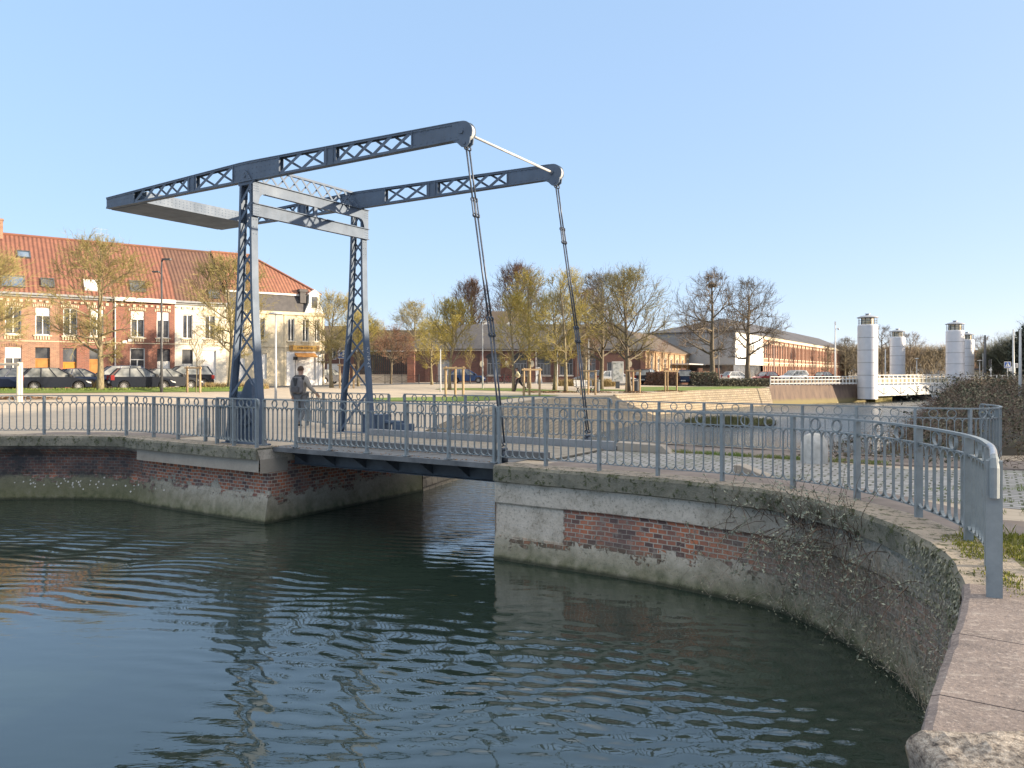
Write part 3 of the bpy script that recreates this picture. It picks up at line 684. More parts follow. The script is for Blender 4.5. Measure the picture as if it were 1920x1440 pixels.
sp_ = DARKQ.n('ShaderNodeSeparateXYZ'); DARKQ.l(v, sp_.inputs[0])
c = DARKQ.ramp(g, [(.3,(.19,.135,.10)),(.6,(.125,.09,.075)),(.8,(.08,.06,.05))])
alg = DARKQ.n('ShaderNodeMapRange', Value=DARKQ.math('ADD', sp_.outputs[1], DARKQ.math('MULTIPLY', f, .5)), From_Min=-1.05, From_Max=-.75).outputs[0]
c = DARKQ.mix(alg, (.19,.16,.075), c); DARKQ.bump(f, .5, .05); DARKQM = DARKQ.fin(c, .9)
mb = vert_wall(BANK_T[6:8]+[(39.2,84.5)], None, .3, .05); mb.build('stained_masonry', DARKQM, fq, tuple(fq.location))
mb = vert_wall(BANK_T[7:], None, .02); mb.build('masonry', DARKQM, fq, tuple(fq.location))
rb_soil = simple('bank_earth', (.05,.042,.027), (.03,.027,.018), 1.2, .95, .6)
o = bank('earth_bank', RB_T, RB_B, 0.0, -1.9, rb_soil, 0); o['kind'] = 'structure'
q4 = quay_wall('quay_wall', 'low quay edge behind the far railing on the right of the canal', (*uv(9,4.95),-1.5))
mb = wallstrip(MB(), fine(FARQ+[RB_T[0]], .5), [(-.3,.03),(0,.03),(.0,-.3),(.02,-2.4)], 1); mb.uvs = None; mb.build('masonry', CONCM, q4, tuple(q4.location))

# ------------------------------------------------------------------ railings
def railing(label, posts, zb=0.0, H=1.03, group='blue-grey hooped railings along the quays and bridge', nb=6, endcaps=(False, False), plate=None, post_w=.045, worn=0):
    x0, y0 = posts[0]
    R = thing('railing', label, 'railing', (x0, y0, zb), 0, group); off = (x0, y0, zb)
    dense = [tuple(p) for p in catmull(posts, 12)]
    def tang(i):
        a = Vector(dense[max(i-1,0)]); b = Vector(dense[min(i+1,len(dense)-1)]); return (b-a).normalized()
    mb = MB(); hp = [(p[0],p[1],zb+H-.012) for p in dense]
    if endcaps[0]:
        t = tang(0); hp = [(hp[0][0]-t.x*.03,hp[0][1]-t.y*.03,zb+H-.20),(hp[0][0]-t.x*.035,hp[0][1]-t.y*.035,zb+H-.09),(hp[0][0]-t.x*.01,hp[0][1]-t.y*.01,zb+H-.03)]+hp
    if endcaps[1]:
        t = tang(len(dense)-1); e = hp[-1]; hp = hp+[(e[0]+t.x*.05,e[1]+t.y*.05,zb+H-.04),(e[0]+t.x*.07,e[1]+t.y*.07,zb+H-.12),(e[0]+t.x*.07,e[1]+t.y*.07,zb+H-.24)]
    if worn:
        k = len(hp)-worn; mb.sweep(hp[:k+1], .048, .026); mb.build('handrail', RAILM, R, off, uvbox=False)
        mb = MB(); mb.tube(hp[k:], [.026]*(len(hp)-k), 10); mb.build('handrail', WORNRAIL, R, off, True, False)
    else:
        mb.sweep(hp, .048, .026); mb.build('handrail', RAILM, R, off, uvbox=False)
    for i, p in enumerate(posts):
        t = tang(i*12); mb = MB(); mb.bar((p[0],p[1],zb-.02),(p[0],p[1],zb+H-.025), .075, post_w if True else .04, up=(t.x,t.y,0))
        mb.bar((p[0],p[1],zb+.012),(p[0],p[1],zb+.03), .13, .13, up=(t.x,t.y,0)) if plate else None
        mb.build('post', RAILM, R, off, uvbox=False)
    zt = zb+H-.185; zl = zb+.13
    for k in range(len(posts)-1):
        seg = dense[k*12:k*12+13]; mb = MB()
        L = [0.0]
        for a, b in zip(seg, seg[1:]): L.append(L[-1]+hypot(b[0]-a[0], b[1]-a[1]))
        def at(s):
            s = max(0, min(L[-1], s))
            for i in range(12):
                if L[i+1] >= s-1e-9:
                    f = (s-L[i])/max(L[i+1]-L[i],1e-9); a = Vector(seg[i]); b = Vector(seg[i+1]); return a+(b-a)*f, (b-a).normalized()
        mb.sweep([(p[0],p[1],zt) for p in seg], .032, .012); mb.sweep([(p[0],p[1],zl-.0) for p in seg], .03, .01)
        n = nb+1; st = L[-1]/n; r = st/2
        for i in range(1, n):
            p, t = at(i*st); mb.bar((p.x,p.y,zl+r),(p.x,p.y,zt-r), .032, .011, up=(t.x,t.y,0))
        for i in range(n):
            c = (i+.5)*st
            for sgn, zc in ((1, zt-r-.006), (-1, zl+r+.005)):
                pts = []
                for q in range(9):
                    a = pi*q/8; p, t = at(c+r*cos(a)*.99); pts.append((p.x,p.y,zc+sgn*r*sin(a)))
                p, t = at(c); mb.sweep(pts, .009 if False else .032, .011, up=(-t.y if False else t.y*0, 0, 1)) if False else None
                nrm = Vector((t.y,-t.x,0))
                for a_, b_ in zip(pts, pts[1:]):
                    d = (Vector(b_)-Vector(a_)); mb.bar(a_, b_, .032, .011, up=d.cross(nrm))
        for fr in (.335,.665):
            p, t = at(L[-1]*fr); R_ = (zb+H-.025-zt)/2; mb.ring((p.x,p.y,zt+R_), (t.x,t.y,0), (0,0,1), R_, .012, .03, 16)
        mb.build('hoop_panel', RAILM, R, off, uvbox=False)
    return R
PR = [uv(6.12,-.04), (.58,13.1), (1.42,12.5), (2.26,11.9), (3.1,11.32), (3.88,10.6), (4.35,9.68), (4.5,8.5), (4.34,7.3), (3.95,6.35), (3.44,5.48)]
r1 = railing('near railing curving towards the viewer and ending at the thick front post', PR, 0, 1.03, endcaps=(True, False), worn=13)
p = PR[-1]; t = (Vector(PR[-1])-Vector(PR[-2])).normalized()
mb = MB(); mb.bar((p[0]+t.x*.035,p[1]+t.y*.035,-.02),(p[0]+t.x*.035,p[1]+t.y*.035,1.0), .10, .055, up=(t.x,t.y,0)); mb.tube([(p[0],p[1],1.018),(p[0]+t.x*.05,p[1]+t.y*.05,1.0),(p[0]+t.x*.075,p[1]+t.y*.075,.95),(p[0]+t.x*.075,p[1]+t.y*.075,.74)], [.027,.03,.033,.031], 10)
mb.build('end_post', RAILM, r1, tuple(r1.location), uvbox=False)
railing('straight railing on the near edge of the bridge deck, above the steel girder', [uv(.02+k*1.0,-.05) for k in range(7)], .01, 1.03, endcaps=(True, True), plate=1)
railing('short railing bulging outward around the foot of the near tower leg', [uv(-1.25,-.28), uv(-.5,-.42), uv(.26,-.44)], 0, 1.06, nb=5, endcaps=(True, True))
railing('curved railing on the left quay above the sooty brick wall', [uv(-.98,-.1), uv(-1.97,-.05), uv(-2.96,-.07), uv(-4,-.02), (-9.75,19.42), (-10.85,19.68), (-12.0,19.7), (-13.2,19.6), (-14.3,19.2), (-15.3,18.6)], 0, 1.03)
ZF = -.05
railing('far railing curling away at its right end above the brambles', [uv(6.3,4.6), uv(7.3,4.6), uv(8.3,4.62), uv(9.3,4.62), uv(10.3,4.6), uv(11.3,4.55), uv(12.3,4.45), (8.2,13.75), (8.85,14.0), (9.35,14.75), (9.6,15.7)], ZF, 1.03, endcaps=(True, False))
railing('far railing of the bridge deck, passing behind the far chain', [uv(.1+k,4.6) for k in range(7)], .01, 1.03, endcaps=(True, True))
railing('far railing between the far tower leg and the bridge deck', [uv(-2.4,4.85), uv(-1.4,4.75), uv(-.5,4.66)], 0, 1.03)
rk = railing('distant railing on the square running away behind the far tower leg, with a small notice', [(-4.7,21.6), (-5.5,22.4), (-6.2,23.3), (-6.8,24.4), (-7.2,25.5), (-7.5,26.7), (-7.7,28.0)], 0, 1.03)
mb = MB(); mb.box(-.24,.24,-.012,.012,-.13,.13)
NOTICE = thing('notice_sign', 'small white notice with a red square tied to the distant railing', 'notice', (-7.06,24.85,.82), atan2(.9,.42)-pi/2-.9)
mb.build('panel', WHITEP, NOTICE)
mb = MB(); mb.box(-.22,-.08,-.016,-.013,-.09,.09); mb.build('red_square', simple('notice_red', (.55,.06,.05)), NOTICE)
mb = MB()
for k in range(5): mb.box(-.04+.055*k,-.005+.055*k,-.016,-.013,-.07,.07)
mb.box(-.04,.2,-.0175,-.0165,-.01,.01); mb.build('dark_marks', simple('notice_ink', (.12,.12,.14)), NOTICE)

# ------------------------------------------------------------------ drawbridge (local x along the deck, y across it, z up)
DB = thing('drawbridge', 'blue-grey lattice drawbridge with raised balance beams, counterweight and chains over the narrow canal', 'drawbridge', (O2.x, O2.y, 0), UROT)
rv = []
def rivet(mb, x, y, z, n, r=.014):        # small domed head on a face with normal n
    n = Vector(n); a = n.orthogonal().normalized(); b = n.cross(a); c = Vector((x,y,z)); vs = [c+(a*cos(pi*k/3)+b*sin(pi*k/3))*r for k in range(6)]+[c+n*r*.7]
    mb.add(vs, [(k,(k+1)%6,6) for k in range(6)])
def leg_hw(z):
    P = [(0,.60),(1.2,.475),(2.0,.39),(2.8,.315),(3.6,.265),(4.6,.23),(5.9,.205)]
    for (a, ha), (b, hb) in zip(P, P[1:]):
        if z <= b: return ha+(hb-ha)*(z-a)/(b-a)
    return P[-1][1]
def leg_cx(z): return -.745+.1*z/5.9
for v0 in (0.0, 3.55):
    mb = MB(); zs = [0,.4,.8,1.2,1.6,2.0,2.4,2.8,3.2,3.6,4.1,4.6,5.2,5.87]
    for s in (-1, 1):
        pts = [(leg_cx(z)+s*(leg_hw(z)-.015), v0+.09, z) for z in zs]
        for a, b in zip(pts, pts[1:]): mb.bar(a, b, .18, .018, up=(1,0,0))
        for vy in (v0+.004, v0+.176):
            ptsf = [(leg_cx(z)+s*(leg_hw(z)-.042), vy, z) for z in zs]
            for a, b in zip(ptsf, ptsf[1:]): mb.bar(a, b, .012, .058, up=(1,0,0))
    mb.box(leg_cx(5.87)-.235, leg_cx(5.87)+.235, v0-.004, v0+.184, 5.80, 5.876)
    mb.box(-.745-.66,-.745+.66,v0-.06,v0+.24,-.03,.035)
    z = .06
    while z < 5.7:
        for s in (-1,1):
            rivet(mb, leg_cx(z)+s*(leg_hw(z)-.04), v0-.002, z, (0,-1,0), .013)
            if z > 4.7: rivet(mb, leg_cx(z)+s*(leg_hw(z)-.004), v0+.05, z, (s,0,0), .013); rivet(mb, leg_cx(z)+s*(leg_hw(z)-.004), v0+.13, z, (s,0,0), .013)
        z += .16
    L = mb.build('leg', STEEL, DB, uvbox=False)
    if v0 == 0: L['label'] = 'near tower leg'
    else: L['label'] = 'far tower leg'
    mb = MB(); lv = [.02,1.08,1.88,2.5,3.02,3.46,3.86,4.25,4.64,5.03,5.42,5.8]
    for a, b in zip(lv, lv[1:]):
        ha, hb = leg_hw(a)-.05, leg_hw(b)-.05
        for vy, s, w in ((v0+.016,1,.060), (v0+.160,-1,.046)):
            mb.bar((leg_cx(a)-s*ha, vy, a), (leg_cx(b)+s*hb, vy, b), .010, w, up=(1,0,0))
    mb.build('lattice', STEEL, L, uvbox=False)
    for k in range(1): pass
# faint scratched tag on the far leg
mb = MB(); rr2 = random.Random(5)
for k in range(6):
    z = 1.72+k*.095; x = leg_cx(z)+leg_hw(z)+.004
    y = 3.60
    for q in range(3):
        mb.bar((x,y+rr2.uniform(0,.1),z+rr2.uniform(0,.07)), (x,y+rr2.uniform(0,.1),z+rr2.uniform(0,.07)), .004, .012, up=(1,0,0))
mb.build('scrawl', WHITEP, DB, uvbox=False)

def top_z(u):
    if u < -.7: return 6.17+(6.33-6.17)*(u+6.1)/5.4
    return 6.33-(6.33-6.215)*(u+.7)/6.1
ZB = 5.88
SOL = [(-6.1,-4.86),(-2.74,-2.40),(-1.10,.45),(1.76,2.11),(4.08,5.45)]
LAT = [(-4.86,-2.74,5),(-2.40,-1.10,2),(.45,1.76,2),(2.11,4.08,4)]
arms = []
for va in (0.0, 3.42):
    mb = MB(); yc = va+.07
    us = [-6.1+k*.35 for k in range(33)]; us = [u for u in us if u < 5.2]+[5.2]
    for a, b in zip(us, us[1:]):
        mb.bar((a,yc,top_z(a)-.009),(b,yc,top_z(b)-.009), .14, .016)
        mb.bar((a,yc,ZB+.009),(b,yc,ZB+.009), .14, .016)
        for y in (va+.014, va+.126):
            mb.bar((a,y,top_z(a)-.034),(b,y,top_z(b)-.034), .012, .036); mb.bar((a,y,ZB+.034),(b,y,ZB+.034), .012, .036)
    for a, b in SOL:
        b2 = min(b, 5.25)
        for y in (va+.022, va+.118):
            mb.add([(a,y-.004,ZB+.02),(b2,y-.004,ZB+.02),(b2,y-.004,top_z(b2)-.02),(a,y-.004,top_z(a)-.02),(a,y+.004,ZB+.02),(b2,y+.004,ZB+.02),(b2,y+.004,top_z(b2)-.02),(a,y+.004,top_z(a)-.02)],
                   [(0,1,2,3),(7,6,5,4),(0,4,5,1),(1,5,6,2),(2,6,7,3),(3,7,4,0)])
        sy = va+.020
        for x in ([b2-.02, a+.02] if b-a > .6 else [(a+b)/2-.09,(a+b)/2+.09]):
            if -6 < x < 5.2: mb.box(x-.012,x+.012,va-.004,va+.02,ZB+.02,top_z(x)-.02)
        x = a+.1
        while x < b2-.06:
            for z in (ZB+.055, top_z(x)-.055): rivet(mb, x, va+.008, z, (0,-1,0), .015)
            if b-a > .6 and (a < -5 or -1.2 < x < .5):
                for z in (ZB+.16, ZB+.27): rivet(mb, x, va+.017, z, (0,-1,0), .015)
            x += .14
    # rounded head with two cheek plates and the lobes that carry the chain
    for y in (va+.018, va+.122):
        hd = [(5.05,ZB+.0),(5.16,5.83),(5.26,5.74),(5.36,5.73),(5.44,5.79),(5.46,5.92)]+[(5.26+.24*cos(t),6.0+.215*sin(t)) for t in [x*pi/14 for x in range(-2,8)]]+[(5.05,top_z(5.05))]
        mb.prism(hd, lambda a,b,t: (a,t,b), y-.012, y+.012)
    A = mb.build('balance_beam', STEEL, DB, uvbox=False)
    A['label'] = 'near balance beam' if va == 0 else 'far balance beam'
    mb = MB()
    for a, b, n in LAT:
        st = (b-a)/n
        for k in range(n):
            x0, x1 = a+k*st, a+(k+1)*st
            mb.bar((x0,va+.022,ZB+.03),(x1,va+.022,top_z(x1)-.03), .010, .066, up=(0,0,1)); mb.bar((x0,va+.118,top_z(x0)-.03),(x1,va+.118,ZB+.03), .010, .050, up=(0,0,1))
    mb.build('lattice', STEEL, A, uvbox=False)
    mb = MB(); mb.prism([(5.34+.155*cos(t),6.0+.155*sin(t)) for t in [k*2*pi/24 for k in range(24)]], lambda a,b,t: (a,t,b), va+.03, va+.11)
    mb.build('sheave', PALESTEEL, A, uvbox=False)
    mb = MB(); mb.tube([(5.26,va-.02,6.03),(5.26,va+.16,6.03)], .05, 12); mb.tube([(5.33,va-.01,5.80),(5.33,va+.15,5.80)], .028, 10); mb.build('pin', STEEL, A, uvbox=False)
    # pivot bracket on the leg head
    mb = MB(); mb.prism([(-.86,5.87),(-.42,5.87),(-.56,6.05),(-.62,6.12),(-.70,6.12),(-.76,6.03)], lambda a,b,t: (a,t,b), va-.03, va+.0)
    for x, z in ((-.77,5.93),(-.5,5.93),(-.64,6.06)): rivet(mb, x, va-.031, z, (0,-1,0), .022)
    mb.tube([(-.64,va-.05,5.99),(-.64,va+.18,5.99)], .035, 10); mb.build('pivot', STEEL, A, uvbox=False)
    arms.append(A)
# counterweight box between the tails
mb = MB(); mb.box(-6.09,-4.55,.145,3.415,ZB+.004,6.16)
yy = .3
while yy < 3.35:
    for z in (ZB+.07, ZB+.14, ZB+.21): rivet(mb, -4.55, yy, z, (1,0,0), .014)
    yy += .11
mb.box(-6.1,-4.53,.15,3.42,ZB-.008,ZB+.003)
mb.build('counterweight', STEEL, DB, uvbox=False)
# portal lattice over the tower
mb = MB(); xp = -.66
mb.bar((xp,.2,6.30),(xp,3.42,6.30), .07, .05); mb.bar((xp,.2,5.93),(xp,3.42,5.93), .07, .05); n = 9; st = 3.22/n
for k in range(n):
    y0 = .2+k*st; mb.bar((xp+.02,y0,6.30),(xp+.02,y0+st*1.0,5.93), .012, .05); mb.bar((xp-.02,y0,5.93),(xp-.02,y0+st,6.30), .012, .035)
mb.build('portal_lattice', STEEL, DB, uvbox=False)
# two cross beams between the legs (I sections), the upper one haunched
xb = leg_cx(5.6)+.24
def ibeam(zt, zb, name, haunch=False):
    mb = MB()
    mb.box(xb-.05, xb+.06, .0, 3.73, zt-.016, zt); mb.box(xb-.05, xb+.06, .0 if not haunch else .0, 3.73, zb, zb+.014) if not haunch else None
    if haunch:
        poly = [(0,zt-.016),(3.73,zt-.016),(3.73,5.39),(3.58,5.39)]+[(3.56-.16*(1-cos(t)),5.42+.20*sin(t)) for t in (.3,.6,.9,1.2,1.5)]+[(.33+.0,5.62)]+[(.17+.16*(1-cos(t)),5.42+.20*sin(t)) for t in (1.2,.9,.6,.3)]+[(.15,5.39),(0,5.39)]
        mb.prism(poly, lambda a,b,t: (t,a,b), xb+.002, xb+.014)
        mb.bar((xb+.0,.33,5.615),(xb+.0,3.40,5.615), .10, .012)
    else:
        mb.box(xb+.002, xb+.014, 0, 3.73, zb+.014, zt-.016)
    for y in (.03,.085,.14,3.60,3.65,3.70):
        for q in range(4): rivet(mb, xb+.015, y, zb+.05+(zt-zb-.1)*q/3, (1,0,0), .013)
    return mb.build(name, STEEL, DB, uvbox=False)
ibeam(5.868, 5.60, 'upper_crossbeam', True); ibeam(5.375, 5.09, 'lower_crossbeam')
mb = MB(); mb.box(xb-.03,xb+.03,1.81,1.91,5.375,5.62); mb.build('hanger', STEEL, DB, uvbox=False)
mb = MB(); mb.tube([(5.26,.2,6.03),(5.26,3.43,6.03)], .026, 10); mb.build('tie_rod', PALESTEEL, DB, (0,0,0), True, False)
# chains: three pairs of eye rods, linked by shackles
def chain(va, vb):
    mb = MB(); root = None
    P = [Vector((5.33,va,5.78)), Vector((5.50,va+(vb-va)*.25,4.62)), Vector((5.84,va+(vb-va)*.6,2.44)), Vector((6.10,vb,.28))]
    for i in range(3):
        a, b = P[i], P[i+1]; d = (b-a).normalized()
        for s in (-1,1):
            o = Vector((0,s*.05,0)); mb.tube([a+o+d*(.19 if i else .08), b+o-d*(.19 if i < 2 else .08)], .0165, 8)
            for q, sg in ((a, 1), (b, -1)):
                c = q+o+d*sg*(.15 if 0 < (P.index(q)) < 3 else .06); mb.ring(c, (1,0,0), d, .045, .018, .024, 12)
    for q in P[1:3]:
        d = (P[2]-P[1]).normalized()
        for s in (-1,1):
            c = q+Vector((0,s*.05,0)); k_ = [c+Vector((0,.038*cos(t),0))+d*(.125*(1 if sin(t) > 0 else -1)+.05*sin(t)) for t in [j*2*pi/14 for j in range(15)]]
            mb.tube(k_, .014, 6, cap=False)
    mb.box(6.04,6.16,vb-.06,vb+.06,.0,.22); mb.tube([(6.10,vb-.1,.25),(6.10,vb+.1,.25)], .03, 10)
    return mb.build('chain', CHAINM, DB, (0,0,0), True, False)
chain(.10, .12); chain(3.52, 3.52)
# leaf: deck, roadway, kerbs, girders and brackets
mb = MB(); mb.box(.30,6.22,-.14,4.70,-.055,.012); mb.box(.28,6.4,-.155,-.135,-.075,.016)
mb.build('deck', DECKM, DB, uvbox=False)
mb = MB(); mb.box(.1,6.7,.95,3.0,.014,.035)
for k in range(33): mb.box(.12+k*.2,.12+k*.2+.188,.97,2.98,.036,.045)
mb.build('roadway', simple('worn_planks', (.30,.27,.22), (.22,.19,.15), 4, .9, .2), DB, uvbox=False)
mb = MB(); mb.box(.15,6.6,.78,.93,.013,.15); mb.build('kerb', DECKM, DB, uvbox=False)
mb = MB(); mb.box(.15,6.9,3.05,3.2,.013,.19); mb.box(.2,6.95,3.2,3.36,.013,.10); mb.build('kerb', GREYP, DB, uvbox=False)
for vg in (.34, 3.5):
    mb = MB(); mb.box(.55,6.16,vg,vg+.015,-.36,-.057); mb.box(.55,6.16,vg-.09,vg+.10,-.375,-.36)
    G = mb.build('girder', DARKSTEEL, DB, uvbox=False)
    for k in range(7):
        mb = MB(); x = .9+k*.86
        mb.prism([(x,-.06),(x+.012,-.06),(x+.012,-.30),(x,-.30)], lambda a,b,t: (a,t,b), vg-.06, vg-.001)
        mb.add([(x,vg-.46,-.06),(x,vg,-.06),(x,vg,-.34),(x+.014,vg-.46,-.06),(x+.014,vg,-.06),(x+.014,vg,-.34)], [(0,1,2),(5,4,3),(0,3,4,1),(1,4,5,2),(2,5,3,0)])
        mb.build('bracket', DARKSTEEL, G, uvbox=False)
# winding gear in the foot of the near leg
GX = -.6
mb = MB(); mb.box(-1.02,-.66,.40,.52,0,1.28); mb.prism([(-.95,1.28),(-.72,1.28),(-.78,1.36),(-.9,1.36)], lambda a,b,t: (a,t,b), .40, .52)
for x, z in ((-.95,1.2),(-.73,1.2),(-.84,.9)): rivet(mb, x, .398, z, (0,-1,0), .03)
mb.prism([(-.62,0),(-.20,0),(-.20,1.55),(-.30,1.72),(-.42,1.62),(-.62,1.2)], lambda a,b,t: (a,t,b), .30, .50)
mb.tube([(-.84,.36,.9),(-.66,.30,.55)], .022, 8); mb.ring((-.45,.28,.75), (1,0,0), (0,0,1), .30, .05, .06, 22)
for k in range(6): mb.bar((-.45,.28,.75),(-.45+.27*cos(k*pi/3),.28,.75+.27*sin(k*pi/3)), .03, .03, up=(0,1,0))
mb.v = [(p[0]+GX, p[1], p[2]*.86) for p in mb.v]; mb.build('winding_gear', STEEL, DB, uvbox=False)
mb = MB(); mb.box(-.72,-.1,3.8,4.3,0,.5); mb.tube([(-.1,4.05,.3),(.5,4.05,.3)], .06, 10); mb.box(.3,.75,3.86,4.22,.05,.28); mb.build('winding_gear', STEEL, DB, uvbox=False)
# masonry footing under the far leg, white guard stones
def footing(u0,u1,v0,v1,h,label):
    x, y = uv((u0+u1)/2,(v0+v1)/2); T = thing('stone_footing', label, 'footing', (x,y,0), UROT)
    mb = MB(); mb.box(-(u1-u0)/2,(u1-u0)/2,-(v1-v0)/2,(v1-v0)/2,-.1,h); mb.build('block', CONCM, T, bevel=.02)
footing(-1.9,.35,3.3,4.1,.028,'flat concrete footing under the far tower leg')
def guard_stone(x, y, s, label, rot=0):
    prof = [(0,0),(.21,0),(.215,.08),(.205,.28),(.185,.40),(.14,.49),(.07,.53),(0,.535)]
    mb = MB(); n = 18; vs = []; fs = []
    for r, z in prof[1:]:
        for k in range(n):
            t = 2*pi*k/n; q = 1+.07*mnoise.noise(Vector((cos(t)*2,sin(t)*2,z*5+x))); e = 1/max(abs(cos(t)),abs(sin(t)))**.45
            vs.append((r*cos(t)*q*e*s, r*sin(t)*q*e*s, z*s))
    m_ = len(prof)-1
    for i in range(m_-1):
        for k in range(n): fs.append((i*n+k,i*n+(k+1)%n,(i+1)*n+(k+1)%n,(i+1)*n+k))
    fs.append(tuple((m_-1)*n+k for k in range(n))); mb.add(vs, fs)
    o = mb.build('guard_stone', STONE, None, smooth_=True, uvbox=False); o.location = (x,y,0); o.rotation_euler = (0,0,rot)
    return tag(o, label, 'guard stone', 'white guard stones by the bridge')
X, Y, _ = gp(345,822); guard_stone(X, Y+1.2, .85, 'white guard stone on the paving behind the left quay railing', .4)
X, Y, _ = gp(1527,868); guard_stone(X, Y, 1.0, 'large whitish guard stone on the far kerb in front of the canal', .2)
x, y, _ = gp(1410,893); T = thing('concrete_block', 'low grey concrete block lying on the cobbles behind the near railing', 'block', (x,y,0), UROT-.2)
mb = MB(); mb.prism([(-.25,0),(.3,0),(.24,.05),(-.15,.17),(-.25,.17)], lambda a,b,t: (a,t,b), -.12, .12); mb.build('block', CONCM, T, bevel=.012)
# sloping grey kerb upstand with a pale end by the far right end of the deck
x, y = uv(7.35,3.28); T = thing('kerb_stone', 'grey kerb with a pale sloping end on the far side of the road', 'kerb', (x,y,0), UROT)
mb = MB(); mb.prism([(-.4,0),(.75,0),(.55,.16),(-.4,.18)], lambda a,b,t: (a,t,b), -.14, .14); mb.build('block', CONCM, T, bevel=.012)

# ------------------------------------------------------------------ trees
def make_tree(seed, Ht, th, tr, crown, shape='round', nl=11, nb=6, nt=6, ntt=4, droop=0.0, up=.35, twr=.012, bend=.22):
    """trunk mesh (trunk, limbs, branches) and crown mesh (twigs) in local metres, base at 0"""
    R = random.Random(seed); T = MB(); Cw = MB()
    a, b0, b1 = crown                                     # radius, bottom and top of the crown envelope
    cz, hz = (b0+b1)/2, (b1-b0)/2
    def room(p, d):                                       # distance to the envelope along d
        x = Vector((p.x/a, p.y/a, (p.z-cz)/hz)); e = Vector((d.x/a, d.y/a, d.z/hz))
        A = e.dot(e); B = 2*x.dot(e); C = x.dot(x)-1; D = B*B-4*A*C
        if D <= 0: return 0.4
        return max(.25, (-B+sqrt(D))/(2*A))
    def limb(p, d, L, r0, r1, n, wob, upw):
        pts = [p.copy()]; q = p.copy(); dd = d.copy()
        for i in range(n):
            dd = (dd+Vector((R.gauss(0,wob),R.gauss(0,wob),R.gauss(0,wob)+upw))).normalized(); q = q+dd*(L/n); pts.append(q.copy())
        return pts, [r0+(r1-r0)*i/n for i in range(n+1)]
    def tw(p, d, L, r, lev):
        d1 = (d+Vector((R.gauss(0,.2),R.gauss(0,.2),R.gauss(0,.2)+up*.25-droop))).normalized(); m = p+d1*L*.5
        d2 = (d1+Vector((R.gauss(0,.25),R.gauss(0,.25),R.gauss(0,.25)+up*.3-droop))).normalized(); e = m+d2*L*.5
        s = d1.orthogonal().normalized(); t = d1.cross(s); o = len(Cw.v)
        for q, k in ((p, r), (m, r*.75)):
            for j in range(3):
                an = 2*pi*j/3; Cw.v.append(tuple(q+(s*cos(an)+t*sin(an))*k))
        Cw.v.append(tuple(e)); F_ = [(o+j,o+(j+1)%3,o+3+(j+1)%3,o+3+j) for j in range(3)]+[(o+3+j,o+3+(j+1)%3,o+6) for j in range(3)]
        Cw.f += F_; Cw.m += [0]*6
        if lev > 0:
            for k in range(ntt):
                f = R.uniform(.2,.95); q = p+(m-p)*(f*2) if f < .5 else m+(e-m)*(f*2-1)
                dd = rot_off(d1, R.uniform(.4,.9)); tw(q, dd, L*R.uniform(.35,.6), r*.7, lev-1)
    def rot_off(d, ang):
        s = d.orthogonal().normalized(); t = d.cross(s); ph = R.uniform(0,2*pi)
        return (d*cos(ang)+(s*cos(ph)+t*sin(ph))*sin(ang)).normalized()
    top = b1*.93 if shape != 'vase' else th*1.25
    tp, trd = limb(Vector((0,0,-.1)), Vector((0,0,1)), top, tr, tr*.18 if shape != 'vase' else tr*.7, 10, bend*.16, .25)
    trd[0] = tr*1.35; trd[1] = tr*1.02
    T.tube(tp, trd, 9)
    for i in range(nl):
        f = (i+.5)/nl
        hgt = th*.85+(top-th*.85)*(f**1.15)*.9 if shape != 'vase' else th*R.uniform(.85,1.2)
        k = min(len(tp)-2, int(hgt/top*10)); base = tp[k]+(tp[k+1]-tp[k])*min(1,max(0,(hgt-tp[k].z)/max(.01,tp[k+1].z-tp[k].z)))
        az = i*2.4+R.uniform(-.5,.5)
        el = (.15+.75*f+R.uniform(-.12,.15)) if shape == 'round' else (.75+.5*f if shape == 'upright' else (.30+.85*f+R.uniform(-.15,.15) if shape == 'fan' else R.uniform(.45,1.25)))
        d = Vector((cos(az)*cos(el), sin(az)*cos(el), sin(el))); L = room(base, d)*R.uniform(.72,.95)
        rb = trd[k]*R.uniform(.45,.62)
        lp, lr = limb(base, d, L, rb, rb*.22, 6, bend*.55, up*.13)
        T.tube(lp, lr, 6, cap=False)
        for j in range(nb+(3 if L > a*.8 else 0)):
            g = R.uniform(.22,1.0); ii = min(5, int(g*6)); q = lp[ii]+(lp[ii+1]-lp[ii])*(g*6-ii if g < 1 else 1); dl = (lp[ii+1]-lp[ii]).normalized()
            d2 = (rot_off(dl, R.uniform(.45,1.0))+Vector((0,0,up*.35-droop))).normalized(); L2 = min(room(q, d2)*R.uniform(.7,1.05), L*R.uniform(.3,.6)+.35)
            r2 = max(lr[ii]*.5, .012)
            bp, brd = limb(q, d2, L2, r2, twr, 4, bend*.7, up*.12-droop*.5)
            T.tube(bp, brd, 4, cap=False)
            for k2 in range(nt):
                g2 = R.uniform(.15,1.0); i2 = min(3, int(g2*4)); q2 = bp[i2]+(bp[i2+1]-bp[i2])*min(1,g2*4-i2); d3 = rot_off((bp[i2+1]-bp[i2]).normalized(), R.uniform(.3,.9))
                tw(q2, d3, min(L2*R.uniform(.4,.75), 1.3)+.1, twr, 1)
    return T, Cw
TREES = {}
def tree_proto(kind, twm, bark, **k):
    T, Cw = make_tree(**k); TREES[kind] = (T, Cw, twm, bark); return kind
tree_proto('golden_round', TW_OLIVE, BARKM, seed=1, Ht=9.2, th=2.4, tr=.19, crown=(3.0,1.9,9.4), nl=19, nb=9, nt=6, ntt=5, droop=.05)
tree_proto('golden_wide', TW_OLIVE, BARKM, seed=2, Ht=8.6, th=2.6, tr=.17, crown=(2.9,2.1,8.6), nl=19, nb=9, nt=6, ntt=5)
